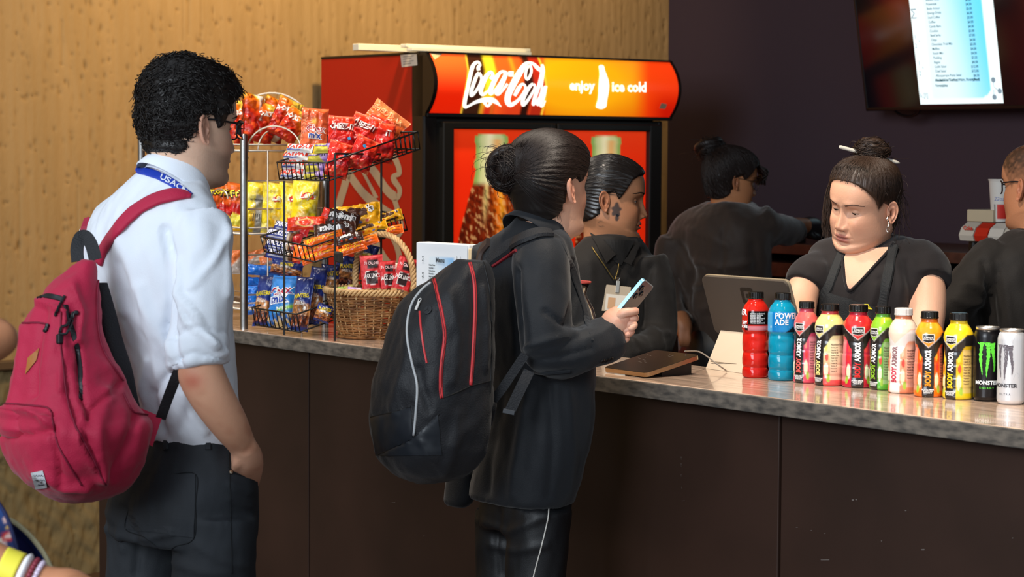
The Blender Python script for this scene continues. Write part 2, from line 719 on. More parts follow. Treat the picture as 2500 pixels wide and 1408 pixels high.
CR = lambda cx, cy: (1040 + cx / 7.8125, 120 + cy / 7.8125)
nv, nz = 300, 64
va = np.linspace(VC0 + 0.012, VC1 - 0.0, nv)
za = np.linspace(Zh0, Zh1, nz)
A, B = np.meshgrid(va, za, indexing='ij')
SV = hdr_arc(B)[..., None] * U + A[..., None] * V + B[..., None] * Z
pp = proj(SV)
cx = (pp[..., 0] - 1040) * 7.8125
cy = (pp[..., 1] - 120) * 7.8125
tz = (B - Zh0) / (Zh1 - Zh0)


col = mixc('#e42206', '#fa6024', sstep(0.25, 0.95, tz))
gl = np.exp(-((cx - 2900) / 1500) ** 2 - ((tz - 0.55) / 0.75) ** 2)
col = mixc(col, '#ffab0e', np.clip(gl * 1.35 * sstep(2200, 2300, cx), 0, 1) ** 1.2)
col = mixc(col, '#f03008', sstep(3900, 4300, cx) * 0.9)
col = mixc(col, '#c91604', sstep(4150, 4600, cx) * sstep(0.6, 0.1, tz))
le = np.interp(cy, [90, 400, 600, 1000, 1200], [740, 790, 770, 700, 655])
re = np.interp(cy, [100, 400, 700, 950, 1240], [2135, 2262, 2315, 2295, 2225])
inb = sstep(-12, 12, cx - le) * sstep(12, -12, cx - re)
s = (cx - le) / (re - le)
bc = mixc('#3a1c10', '#ffd92a', sstep(0.20, 0.27, s) * sstep(0.42, 0.33, s))
bc = mixc(bc, '#fb5c1e', sstep(0.34, 0.42, s) * sstep(0.78, 0.7, s))
bc = mixc(bc, '#e0401a', sstep(0.35, 0.6, s) * sstep(0.5, 0.1, tz))
bc = mixc(bc, '#fb9a22', 0.8 * np.exp(-((s - 0.60) / 0.03) ** 2) * sstep(0.4, 0.8, tz))
bc = mixc(bc, '#d8301a', sstep(0.2, 0.3, s) * sstep(0.42, 0.34, s) * sstep(0.45, 0.05, tz))
bc = mixc(bc, '#2d120c', sstep(0.70, 0.74, s) * sstep(0.84, 0.79, s) * sstep(0.95, 0.6, tz))
bc = mixc(bc, '#b52a14', sstep(0.82, 0.86, s))
bc = mixc(bc, '#ffc93a', sstep(0.965, 0.985, s) + sstep(0.03, 0.012, s) * 0.8)
col = mixc(col, bc, inb)
m_sign = mat('backlit_sign', None, 0.3, attr='Col', emit=0.82)
mesh('sign_face', (SV.reshape(-1, 3), [q[::-1] for q in grid(nv, nz)]), m_sign, cool, col=col.reshape(-1, 3))
# header shell behind and the two end caps
prof = [(hdr_arc(z), z) for z in np.linspace(Zh0, Zh1, 16)]
for nm, v0, v1 in (('sign_end_cap', VC0 - 0.006, VC0 + 0.012), ('sign_end_cap', VC1, VC1 + 0.012)):
    pr = [(UC - 0.08, Zh0 - 0.012), (UC + 0.004, Zh0 - 0.012)] + [(a + 0.006, b) for a, b in prof] + [(UC + 0.004, Zh1 + 0.006), (UC - 0.08, Zh1 + 0.006)]
    rings = [[uvz(a, v, b) for a, b in pr] for v in (v0, v1)]
    mesh(nm, loft(rings), m_blackgloss, cool, smooth=False)
mesh('sign_rim', slab(UC - 0.06, UC + 0.012, VC0, VC1, Zh1, Zh1 + 0.008, 0.002), m_black, cool)
mesh('sign_rim', slab(UC - 0.06, UC + 0.012, VC0, VC1, Zh0 - 0.014, Zh0, 0.002), m_black, cool)

m_glow = mat('sign_white', '#fff8ea', 0.4, emit=1.25)


def on_hdr(vf2, lift):
    """crop drawing coordinates to the curved sign face"""
    v, f = vf2
    q = np.array([to_hdr(*CR(a, b), lift) for a, b, _ in v])
    return q, f


logo = []
S = lambda pts, w, n=30, closed=False: logo.append(ribbon2d(pts, w, n, closed))
S([(1003, 400), (1000, 340), (1035, 300), (985, 245), (900, 310), (845, 500), (795, 740), (740, 1000), (745, 1100), (830, 1075), (960, 1005), (1140, 965), (1300, 985), (1440, 1100)],
  [62, 62, 40, 48, 70, 70, 70, 72, 62, 42, 60, 92, 90, 8], 70)
S([(1110, 1000), (1172, 1090), (1240, 1020)], [70, 40, 60], 10)
S([(1015, 455), (1058, 540), (1040, 640), (960, 790), (868, 885), (865, 800), (915, 640), (970, 500)], [50, 44, 44, 50, 60, 64, 64, 60], 50, True)
S([(1232, 570), (1275, 500), (1230, 435), (1130, 550), (1050, 760), (1075, 865), (1180, 800), (1270, 680)], [66, 60, 50, 88, 84, 62, 44, 40], 40)
S([(1520, 440), (1430, 435), (1330, 560), (1235, 770), (1240, 850), (1320, 780), (1440, 610), (1540, 430)], [60, 50, 84, 84, 64, 44, 50, 64], 50)
S([(1545, 435), (1440, 680), (1345, 820), (1385, 860), (1465, 780), (1555, 660)], [64, 84, 76, 50, 44, 50], 36)
S([(1575, 470), (1670, 472)], [100, 100], 6)
S([(2205, 420), (2120, 350), (2040, 275), (1930, 262), (1850, 345), (1700, 600), (1575, 860), (1560, 1000), (1620, 1060), (1740, 990), (1830, 880), (1895, 760), (1885, 690), (1830, 668), (1760, 760), (1690, 890)],
  [60, 72, 50, 50, 100, 124, 120, 110, 84, 60, 50, 44, 44, 46, 78, 60], 90)
S([(1975, 300), (2010, 400), (1985, 510), (1935, 575), (1900, 520), (1915, 400)], [44, 46, 46, 46, 46, 46], 36, True)
S([(2050, 665), (2075, 740), (1990, 900), (1905, 1020), (1850, 1060), (1850, 960), (1905, 830), (1990, 700)], [44, 44, 50, 60, 66, 74, 74, 60], 46, True)
S([(2215, 290), (2225, 430), (2165, 660), (2085, 900), (2045, 1050), (2095, 1010), (2185, 850), (2240, 500)], [50, 84, 70, 72, 60, 34, 30, 30], 50)
S([(2275, 705), (2215, 850), (2130, 1050), (2180, 1010), (2240, 880), (2290, 720)], [46, 70, 62, 34, 44, 50], 36)
S([(2295, 700), (2250, 900), (2190, 1070), (2235, 1080), (2275, 980)], [40, 56, 50, 30, 34], 26)
lv, lf = on_hdr(join(*logo), 0.0025)
mesh('logo_lettering', (lv, lf), m_glow, cool, kind='stuff', label='white script lettering on the lit sign')
# white bottle silhouette and the two words
D2 = lambda cx, cy: (cx + 2343.75, cy)     # second crop starts 300 px further right
ys = np.linspace(300, 1140, 40)
rt_ = np.interp(ys, [298, 308, 325, 420, 510, 600, 700, 800, 900, 1000, 1080, 1128, 1142], [1020, 1040, 1052, 1075, 1110, 1140, 1152, 1145, 1125, 1108, 1102, 1070, 1010])
lt_ = np.interp(ys, [298, 305, 325, 400, 480, 620, 760, 860, 980, 1050, 1100, 1130, 1142], [990, 960, 950, 962, 968, 955, 945, 945, 930, 905, 895, 920, 985])
v, f = on_hdr((np.array([[*D2(a, y), 0] for a, b, y in zip(lt_, rt_, ys)] + [[*D2(b, y), 0] for a, b, y in zip(lt_, rt_, ys)]), [[i, 40 + i, 41 + i, i + 1] for i in range(39)]), 0.0025)
mesh('bottle_silhouette', (v, f), m_glow, cool)
tw = []
for s_, c0, c1, base, hh in (('enjoy', 398, 880, 775, 205), ('ice cold', 1205, 1860, 800, 205)):
    v, f = text(s_, 1.0, bold=0.035)
    x0, x1 = v[:, 0].min(), v[:, 0].max()
    q = np.c_[(v[:, 0] - x0) / (x1 - x0) * (c1 - c0) + c0 + 2343.75, base - v[:, 1] * hh * 0.88 + (v[:, 0] - x0) / (x1 - x0) * 12, v[:, 2]]
    tw.append((q, f))
v, f = on_hdr(join(*tw), 0.0025)
mesh('slogan_lettering', (v, f), m_glow, cool, kind='stuff')
q = [to_hdr(*CR(*D2(a, b)), 0.003) for a, b in ((2145, 1025), (2255, 1050), (2220, 1140), (2105, 1130))]
mesh('service_sticker', (np.array(q), [[0, 1, 2, 3]]), ink('#c9a98a'), cool, smooth=False)
q = [to_hdr(*CR(a, b), 0.003) for a, b in ((50, 30), (330, 62), (300, 100), (170, 200))]
mesh('peeling_corner', (np.array(q), [[0, 1, 2, 3]]), mat('cream_card', '#e6cda2', 0.7), cool, smooth=False)

# doors: black frames with a backlit red print behind the glass
m_fr = mat('door_frame_black', '#1a1714', 0.35)
zd1 = Zh0 - 0.02
mesh('door_surround', slab(UC - 0.05, UC - 0.006, VC0 + 0.03, VC1 - 0.035, 0.10, zd1, 0.004), m_black, cool)
va0, va1 = (V @ onU(1098, 400, UC)), (V @ onU(1575, 400, UC))
ztop = onU(1098, 315, UC)[2]
mid = VC0 + 0.06 + (VC1 - VC0 - 0.12) * 0.5
print_mat = mat('door_print', None, 0.3, attr='Col', emit=0.55)
for (d0, d1, g0, g1, side) in ((VC0 + 0.062, mid - 0.004, va0, mid - 0.03, 0), (mid + 0.004, VC1 - 0.062, mid + 0.03, va1, 1)):
    dr = mesh('door', join(slab(UC - 0.006, UC + 0.03, d0, g0, 0.12, zd1 - 0.012, 0.005), slab(UC - 0.006, UC + 0.03, g1, d1, 0.12, zd1 - 0.012, 0.005),
                           slab(UC - 0.005, UC + 0.029, d0, d1, ztop, zd1 - 0.012, 0.005), slab(UC - 0.005, UC + 0.029, d0, d1, 0.12, 0.2, 0.005)), m_fr, cool)
    mesh('handle', slab(UC + 0.03, UC + 0.055, (g1 + 0.004 if side == 0 else g0 - 0.018), (g1 + 0.018 if side == 0 else g0 - 0.004), 0.85, 1.35, 0.004), m_blackgloss, dr)
    # print panel: red ground with a chilled cola bottle
    n1, n2 = 150, 220
    vg = np.linspace(g0, g1, n1); zg = np.linspace(0.2, ztop, n2)
    A, B = np.meshgrid(vg, zg, indexing='ij')
    X = (UC + 0.004) * U + A[..., None] * V + B[..., None] * Z
    pq = proj(X)
    px, py = pq[..., 0], pq[..., 1]
    cxp = 1200 if side == 0 else 1480
    k = 1.0 if side == 0 else 0.9
    y0 = 328 if side == 0 else 333
    t = (py - y0) / k
    hw = np.interp(t, [0, 4, 20, 24, 60, 64, 80, 84, 118, 140, 180, 240, 280, 340, 420, 520], [30, 40, 41, 38, 38, 42, 42, 38, 44, 52, 62, 78, 84, 86, 76, 80]) * k
    dx = (px - cxp) / hw
    ins = sstep(1.03, 0.97, np.abs(dx)) * sstep(-3, 1, t)
    red = mixc('#e82807', '#fb4a16', sstep(120, -60, t) * 0.5)
    glass = mixc('#c9c98a', '#f3e6b4', np.exp(-((dx + 0.1) / 0.3) ** 2))
    glass = mixc(glass, '#7fa24a', np.clip(sstep(0.55, 0.95, np.abs(dx)) * 0.9, 0, 1))
    glass = mixc(glass, '#f0a45a', 0.8 * np.exp(-((dx - 0.35) / 0.3) ** 2) * sstep(8, 14, t) * sstep(120, 100, t))
    cola = mixc('#7a2208', '#e06a12', np.exp(-((dx - 0.35) / 0.28) ** 2))
    cola = mixc(cola, '#f6a52a', 0.9 * np.exp(-((dx - 0.42) / 0.10) ** 2) * sstep(120, 150, t) * sstep(300, 230, t))
    cola = mixc(cola, '#e0cf80', 0.8 * np.exp(-((dx + 0.25) / 0.10) ** 2) * sstep(250, 120, t))
    fl = 0.5 + 0.5 * np.cos(dx * 14)
    cola = mixc(cola, '#4a1206', fl * 0.65 * sstep(150, 230, t))
    dn = vnoise(np.stack([px * 0.06, py * 0.06, px * 0], -1), 4 + side, 2)
    cola = mixc(cola, '#e8b070', 0.5 * sstep(0.45, 0.65, dn))
    cola = mixc(cola, '#3a0d05', 0.7 * sstep(-0.35, -0.6, dn))
    g = mixc(glass, cola, sstep(112, 128, t))
    colr = mixc(red, g, ins)
    mesh('graphic_panel', (X.reshape(-1, 3), [q[::-1] for q in grid(n1, n2)]), print_mat, dr, col=colr.reshape(-1, 3))
    gz = [uvz(UC + 0.022, g0, 0.2), uvz(UC + 0.022, g1, 0.2), uvz(UC + 0.022, g1, ztop), uvz(UC + 0.022, g0, ztop)]
mesh('kick_grille', slab(UC - 0.05, UC + 0.005, VC0 + 0.02, VC1 - 0.04, 0.0, 0.10, 0.004), m_black, cool)

# big script on the red side panel
CS = lambda cx, cy: (790 + cx / 5.028, 380 + cy / 5.028)
VS = VC0 - 0.0075
sl = [ribbon2d([(300, 190), (255, 380), (205, 540), (160, 700), (130, 860)], [90, 88, 88, 86, 80], 20),
      ribbon2d([(250, 120), (330, 250), (470, 440), (620, 580), (800, 690), (910, 700)], [80, 90, 96, 110, 80, 50], 30),
      ribbon2d([(430, 100), (500, 230), (570, 360), (650, 520)], [34, 36, 38, 50], 16),
      ribbon2d([(520, 60), (640, 220), (760, 400), (870, 500), (925, 480), (930, 400), (870, 310), (860, 250), (925, 220), (920, 140), (870, 20), (800, -60)], [80, 96, 100, 110, 60, 60, 70, 56, 60, 64, 70, 60], 60),
      ribbon2d([(870, 540), (920, 700), (960, 900), (900, 1010)], [60, 60, 50, 50], 20),
      ribbon2d([(610, 1000), (690, 1180), (790, 1320), (890, 1360), (930, 1260), (900, 1120), (850, 1010)], [90, 100, 96, 80, 70, 64, 60], 40)]
v, f = join(*sl)
v = np.array([onV(*CS(a, b), VS) for a, b, _ in v])
mesh('side_script', (v, f), mat('script_beige', '#b39a7c', 0.6), cool, smooth=False, label='pale beige script running up the red side')
q = [onV(a, b, VS) for a, b in ((977, 131), (1017, 127), (1019, 159), (981, 164))]
st = mesh('rating_sticker', (np.array(q), [[3, 2, 1, 0]]), ink('#d9cdbd'), cool, smooth=False)
ln = []
for k in range(4):
    ln.append((np.array([onV(a, b, VS - 0.0008) for a, b in ((984, 138 + 6 * k), (1010 - 6 * (k % 2), 135 + 6 * k), (1010 - 6 * (k % 2), 137 + 6 * k), (984, 140 + 6 * k))]), [[3, 2, 1, 0]]))
mesh('fine_print', join(*ln), ink('#8f867c'), st, smooth=False)
for px, py in ((1046, 280), (1608, 290), (1616, 290)):
    q = onU(px, py, UC - 0.004 + 0.0)
    mesh('screw', xf(lathe([(0.008, 0), (0.007, 0.004), (0.003, 0.006)], 12), q, basis(V, z=U)), mat('screw_steel', '#b9a892', 0.35, 1.0), cool)

# strips lying on top of the cooler
m_cream = mat('cream_strip', '#fbf2da', 0.6)
for k, (a, b, uo, zo) in enumerate((((868, 113), (1180, 122), -7.12, 0.0), ((985, 118), (1288, 122), -7.05, 0.0), ((1000, 126), (1290, 130), -7.02, 0.0))):
    A, B = onU(*a, uo), onU(*b, uo)
    va, vb = V @ A, V @ B
    zc_ = ZT + 0.0065 + (0.0265 if k == 0 else (0.0145 if k == 1 else 0.0))
    tag_ = ('thin cream strip lying on the cooler, sticking out furthest left', 'thin cream strip lying on top of another at the cooler front', 'cream strip lying flat under the others along the cooler front')[k]
    if k == 0:
        zc_ = ZT + 0.0065
    mesh('trim_strip', slab(uo - 0.02, uo + 0.02, va, vb, zc_, zc_ + 0.013 + (0.012 if k == 0 else 0), 0.002), m_cream, smooth=False, label=tag_, cat='strip', group='strips on the cooler', origin=uvz(uo, (va + vb) / 2, zc_))

# ------------------------------------------------------------------ wall screen
VTV = VW - 0.17
bl = onV(2120, 270, VTV)
tilt = 10.6
RT = np.stack([U, V, Z], 1) @ rot('x', tilt)     # local x along the wall, z up the tilted screen
tv = thing('wall_screen', 'black wall-mounted television tilted down over the staff, showing a menu page', 'television', bl)
TW, TH = 1.08, 0.62
T = lambda vf: xf(vf, bl, RT)
m_tvb = mat('tv_black', '#0c0a0b', 0.35)
mesh('bezel', T(join(box(TW, 0.03, 0.014, 0.003, c=(TW / 2, 0, 0.007)), box(TW, 0.03, 0.014, 0.003, c=(TW / 2, 0, TH - 0.007)), box(0.012, 0.03, TH, 0.003, c=(0.006, 0, TH / 2)), box(0.012, 0.03, TH, 0.003, c=(TW - 0.006, 0, TH / 2)))), m_tvb, tv)
mesh('housing', T(box(TW - 0.01, 0.035, TH - 0.01, 0.006, c=(TW / 2, 0.028, TH / 2))), m_tvb, tv)
# screen picture: dark ground with red glow either side of the page
n1, n2 = 60, 40
xs = np.linspace(0.012, TW - 0.012, n1); zs = np.linspace(0.014, TH - 0.014, n2)
A, B = np.meshgrid(xs, zs, indexing='ij')
sc_v = np.stack([A, np.full_like(A, -0.0125), B], -1).reshape(-1, 3)
red = np.exp(-((A - 0.24) / 0.10) ** 2 - ((B - 0.50) / 0.16) ** 2) + 0.55 * np.exp(-((A - 0.98) / 0.14) ** 2 - ((B - 0.35) / 0.4) ** 2)
colr = mixc('#07080c', '#5c1014', np.clip(red, 0, 1))
mesh('screen', T((sc_v, grid(n1, n2))), mat('screen_picture', None, 0.12, attr='Col', emit=0.5), tv, col=colr.reshape(-1, 3))


def tv_xz(px, py):
    o, d = CAM, ray(px, py)
    n = RT[:, 1]
    t = ((bl - n * 0.014) - o) @ n / (d @ n)
    q = (o + d * t - bl) @ RT
    return q[0], q[2]


x0, z0 = tv_xz(2247, 255)
x1, z1 = tv_xz(2450, 250)
PW = x1 - x0
PH = min(PW * 1.294, TH - 0.03)
n1, n2 = 50, 64
A, B = np.meshgrid(np.linspace(0, 1, n1), np.linspace(0, 1, n2), indexing='ij')
pg = np.stack([x0 + A * PW, np.full_like(A, -0.0136), z0 + B * PH], -1).reshape(-1, 3)
inside = sstep(0.14, 0.18, A) * sstep(0.875, 0.865, A)
yb = 0.035
rc = np.where((A > 0.78) & (B < yb + 0.09), np.hypot((A - 0.78) / 0.09 * 1.0, (yb + 0.09 - B) / 0.075), 0)
inside = inside * sstep(yb, yb + 0.01, B) * sstep(1.05, 0.98, rc)
blue = sstep(0.25, 0.9, A + 0.25 * (B - 0.5))
pc = mixc('#e8f6f4', mixc('#d8eef2', '#5fd2f4', blue), inside)
page = mesh('menu_page', T((pg, grid(n1, n2))), mat('page_glow', None, 0.3, attr='Col', emit=0.93), tv, col=pc.reshape(-1, 3))
rows = ['Bottled Soda', 'Powerade', 'Body Armor', 'Energy Drink', 'Iced Coffee', 'Coffee', 'Candy Bars', 'Cookies', 'Beef Jerky', 'Chips', 'Chocolate Trail Mix', 'Muffins', 'Snack Mix', 'Pudding', 'Bagels', 'Cobb Salad', 'Chef Salad', 'Albuquerque Pasta Salad', 'Brisket Beef Sandwich']
price = ['$4.50', '$4.50', '$5.00', '$6.00', '$5.00', '$4.00', '$4.00', '$3.00', '$7.00', '$4.00', '$5.00', '$4.50', '$4.50', '$3.50', '$4.00', '$12.00', '$12.00', '$6.50', '$14.00']
tx = []
for k in range(len(rows)):
    py = 2 + (198 - 2) / 18.0 * k - 2.5
    px0 = 2260 + 27.0 * (py / 200)
    a, b = tv_xz(px0, py + 3)
    v, f = text(rows[k], 0.0098, bold=0.012, align='LEFT', sx=0.92)
    tx.append((np.c_[v[:, 0] + a, np.full(len(v), -0.0142), v[:, 1] + b], f))
    a, b = tv_xz(2371 + 22.0 * (py / 200), py + 2)
    v, f = text(price[k], 0.0098, bold=0.025, align='RIGHT', sx=0.9)
    tx.append((np.c_[v[:, 0] + a, np.full(len(v), -0.0142), v[:, 1] + b], f))
for s_, px, py in (('Available in Turkey, Ham, Roast Beef,', 2283, 199), ('Vegetables', 2284, 212)):
    a, b = tv_xz(px, py)
    v, f = text(s_, 0.0105, bold=0.03, align='LEFT', sx=0.97)
    tx.append((np.c_[v[:, 0] + a, np.full(len(v), -0.0142), v[:, 1] + b], f))
mesh('menu_lettering', T(join(*tx)), ink('#2f5f6c', emit=0.4), page, kind='stuff')
tx = []
for s_, px, py, hh in (('Σ', 2232, 45, 0.035), ('n=1', 2233, 47, 0.006), ('1', 2235, 95, 0.018), ('2', 2237, 117, 0.018), ('k', 2245, 103, 0.012), ('1', 2245, 160, 0.018), ('2', 2247, 184, 0.018), ('k', 2254, 168, 0.012), ('k,[f]', 2257, 238, 0.018)):
    a, b = tv_xz(px, py)
    v, f = text(s_, hh, align='CENTER')
    tx.append((np.c_[v[:, 0] + a, np.full(len(v), -0.0142), v[:, 1] + b], f))
for px, py in ((2425, 195), (2441, 222), (2428, 237)):
    a, b = tv_xz(px, py)
    t = np.arange(16) / 16 * 2 * PI
    tx.append((np.c_[a + 0.0105 * np.cos(t), np.full(16, -0.0142), b + 0.0105 * np.sin(t)], [list(range(16))]))
for p0, p1 in (((2425, 199), (2426, 211)), ((2427, 212), (2437, 221)), ((2426, 219), (2427, 232))):
    a, b = np.array(tv_xz(*p0)), np.array(tv_xz(*p1))
    nn = np.array([-(b - a)[1], (b - a)[0]]); nn = nn / np.linalg.norm(nn) * 0.0012
    q = np.array([a + nn, b + nn, b - nn, a - nn])
    tx.append((np.c_[q[:, 0], np.full(4, -0.0142), q[:, 1]], [[0, 1, 2, 3]]))
mesh('formula_marks', T(join(*tx)), ink('#8fa6b4', emit=0.5), page, kind='stuff')
mesh('wall_bracket', xf(join(box(0.30, 0.05, 0.34, 0.01, c=(0.35, 0.13, 0.32)), box(0.26, 0.13, 0.06, 0.01, c=(0.35, 0.10, 0.3))), bl, RUV), m_tvb, tv)
# cable loop under the set
lp = [bl + RT @ np.array([x, 0.03, z]) for x, z in ((0.10, 0.01), (0.13, -0.018), (0.18, -0.03), (0.23, -0.02), (0.26, 0.01))]
mesh('cable_loop', tube(interp(lp, 20), 0.006, 8), m_tvb, tv)
# ================================================================== packets and bags
def bag_shape(w, h, depth, seed, ends='tb', nu=30, nv=38, pinch=0.05, puff=0.55, wr=1.0):
    """returns front height function and the grid of one pillow packet; local x right, y up, z to the viewer"""
    def f(u, v):
        e = np.clip(1 - np.abs(u) ** (2.4 if ends == 'tb' else 4), 0, 1)
        g = np.clip(1 - np.abs(v) ** (4 if ends == 'tb' else 2.4), 0, 1)
        base = (e * g) ** puff
        q = np.stack([u * w * 14, v * h * 14, np.full_like(u, seed * 3.7)], -1)
        n1_ = vnoise(q, seed, 2)
        ed = (1 - e * g)
        cr = np.abs(vnoise(q * 1.3 + 5, seed + 50, 2))
        z = depth * base * (1 + 0.16 * n1_) + wr * 0.0045 * ed * (cr - 0.3) + wr * 0.0010 * n1_
        return z

    def xy(u, v):
        if ends == 'tb':
            x = u * w / 2 * (1 - pinch * (1 - v ** 2) + 0.015 * np.sin(v * 7 + seed))
            y = v * h / 2 * (1 - 0.03 * (1 - u ** 2))
        else:
            x = u * w / 2 * (1 - 0.02 * (1 - v ** 2))
            y = v * h / 2 * (1 - pinch * (1 - u ** 2))
        return x, y
    return f, xy


m_foil = mat('packet_foil', None, 0.30, spec=0.6, attr='Col', bump=(90, 0.12, 2))
m_matte = mat('packet_matte', None, 0.45, attr='Col', bump=(90, 0.1, 2))


def packet(name, label, cat, center, R, w, h, depth, colf, decals=(), group=None, seed=1, ends='tb', material=None, nu=30, nv=38, wr=1.0, pinch=0.05, puff=0.55, backcol=None):
    hf, xy = bag_shape(w, h, depth, seed, ends, nu, nv, pinch, puff, wr)
    uu = np.linspace(-1, 1, nu); vv = np.linspace(-1, 1, nv)
    A, B = np.meshgrid(uu, vv, indexing='ij')
    x, y = xy(A, B)
    zf = hf(A, B)
    zb = -0.85 * hf(A * 0.999, B)
    edge = (np.abs(A) > 0.999) | (np.abs(B) > 0.999)
    mid_ = (zf + zb) / 2
    zf = np.where(edge, mid_ + 0.0006, zf)
    zb = np.where(edge, mid_ - 0.0006, zb)
    # crimped ends
    cr = sstep(0.90, 0.95, np.abs(B) if ends == 'tb' else np.abs(A))
    ripple = 0.0007 * np.sin((A if ends == 'lr' else B) * 260)
    zf = zf * (1 - cr) + (mid_ + ripple + 0.0006) * cr
    zb = zb * (1 - cr) + (mid_ + ripple - 0.0006) * cr
    front = np.stack([x, y, zf], -1).reshape(-1, 3)
    back = np.stack([x, y, zb], -1).reshape(-1, 3)
    g = grid(nu, nv)
    n = nu * nv
    f = g + [[i + n for i in q[::-1]] for q in g]
    idx = np.arange(n).reshape(nu, nv)
    loop = list(idx[:, 0]) + list(idx[-1, 1:]) + list(idx[-2::-1, -1]) + list(idx[0, -2:0:-1])
    for a, b in zip(loop, loop[1:] + loop[:1]):
        f.append([a, b, b + n, a + n])
    colr = colf(A, B).reshape(-1, 3)
    bc = colr if backcol is None else np.broadcast_to(lin(backcol), colr.shape)
    v = np.concatenate([front, back]) @ R.T + center
    o = mesh(name, (v, f), material or m_foil, label=label, cat=cat, group=group, col=np.concatenate([colr, bc]), origin=center, smooth=True)
    byc = {}
    for d in decals:
        s, size, color, (du, dv) = d[:4]
        k = d[4] if len(d) > 4 else {}
        tv_, tf_ = (text(s, size, bold=k.get('bold', 0.03), shear=k.get('shear', 0), sx=k.get('sx', 1.0), res=1) if isinstance(s, str) else s)
        tv_ = np.array(tv_)
        if 'rot' in k:
            tv_ = tv_ @ rot('z', k['rot']).T
        X = tv_[:, 0] + du * w / 2
        Y = tv_[:, 1] + dv * h / 2
        uq, vq = np.clip(X / (w / 2), -0.97, 0.97), np.clip(Y / (h / 2), -0.97, 0.97)
        x2, y2 = xy(uq, vq)
        z2 = hf(uq, vq) + 0.0018 + k.get('lift', 0)
        byc.setdefault(color, []).append((np.stack([x2, y2, z2], -1) @ R.T + center, tf_))
    for c_, lst in byc.items():
        mesh('lettering', join(*lst), ink(c_, 0.4), o, smooth=False, kind='stuff')
    return o


CB = np.stack([RI, UPV, -FWD], 1)


def face(roll=0, yaw=0, tilt=0):
    """axes of a packet that faces the hall; yaw>0 turns it to the right, tilt>0 leans its top back, roll>0 turns anticlockwise"""
    return CB @ rot('z', roll) @ rot('y', yaw) @ rot('x', -tilt)


def at(px, py, v=None, d=None):
    if d is None:
        d = onV(px, py, v)[1]
    return P(px, py, d), d / FPX


def pk(name, label, cat, px, py, v, wpx, hpx, depth, colf, decals=(), roll=0, yaw=0, tilt=12, **k):
    c, s = at(px, py, v)
    decals = [(d[0], d[1] * s if isinstance(d[0], str) else d[1], *d[2:]) for d in decals]
    return packet(name, label, cat, c, face(roll, yaw, tilt), wpx * s / math.cos(math.radians(yaw)), hpx * s / math.cos(math.radians(tilt)), depth, colf, decals, **k)


def flat(c):
    return lambda A, B: np.broadcast_to(lin(c), A.shape + (3,)).copy()


def disc2d(rx, ry, n=20, c=(0, 0)):
    t = np.arange(n) / n * 2 * PI
    return poly2d(np.c_[c[0] + rx * np.cos(t), c[1] + ry * np.sin(t)])


def noisecol(A, B, c1, c2, seed, sc=3, th=0.1):
    n = vnoise(np.stack([A * sc, B * sc, np.full_like(A, seed)], -1), seed, 2)
    return mixc(c1, c2, sstep(th - 0.15, th + 0.15, n))


# ------------------------------------------------------------------ bent-wire racks
m_chrome = mat('chrome_wire', '#d8c6b2', 0.36, 0.75)
m_steel = mat('brushed_post', '#9c9a98', 0.32, 1.0, bump=(30, 0.05))
m_wire = mat('black_wire', '#191512', 0.35, spec=0.5)

rack = thing('wire_rack', 'chrome wire snack rack with round steel posts holding the chip bags', 'rack', uvz(-6.1, 3.64, ZC))
UPa, VPa = -5.80, 3.515
posts = [(UPa, VPa, 0.575), (UPa, VPa + 0.285, 0.575), (UPa - 0.62, VPa, 0.575), (UPa - 0.62, VPa + 0.285, 0.575)]
for u_, v_, hh in posts:
    mesh('post', xf(lathe([(0.0115, 0), (0.0115, hh - 0.004), (0.0085, hh), (0.004, hh + 0.001)], 20), uvz(u_, v_, ZC)), m_steel, rack)
U0, U1, V0, V1 = UPa - 0.62, UPa, VPa, VPa + 0.285
lv = lambda y: onV(640, y, V0 + 0.14)[2]
for zt_, nm in ((lv(368), 'tray'), (lv(566), 'tray'), (lv(745), 'tray')):
    w_ = []
    ring = [uvz(U0, V0, zt_), uvz(U1, V0, zt_), uvz(U1, V1, zt_), uvz(U0, V1, zt_)]
    for a, b in zip(ring, ring[1:] + ring[:1]):
        w_.append(tube([a, b], 0.0035, 6))
        w_.append(tube([a + Z * 0.018, b + Z * 0.018], 0.0025, 6))
    for k in range(1, 12):
        u_ = U0 + (U1 - U0) * k / 12
        w_.append(tube([uvz(u_, V0, zt_ - 0.003), uvz(u_, V1, zt_ - 0.003)], 0.0018, 5))
    mesh(nm, join(*w_), m_chrome, rack, kind='stuff')
# side grid between the near posts
w_ = []
for y in (440, 507, 616, 711):
    z_ = lv(y)
    w_.append(tube([uvz(U1, V0, z_), uvz(U1, V1, z_)], 0.0026, 6))
for t in (0.28, 0.70):
    v_ = V0 + (V1 - V0) * t
    w_.append(tube([uvz(U1 + 0.004, v_, lv(368)), uvz(U1 + 0.004, v_, lv(780))], 0.0026, 6))
mesh('side_grid', join(*w_), m_chrome, rack, kind='stuff')


def arch(c, xdir, w, h, n=18):
    t = np.linspace(0, PI, n)
    return [np.asarray(c) + xdir * (-w * math.cos(a)) + Z * (h * math.sin(a)) for a in t]


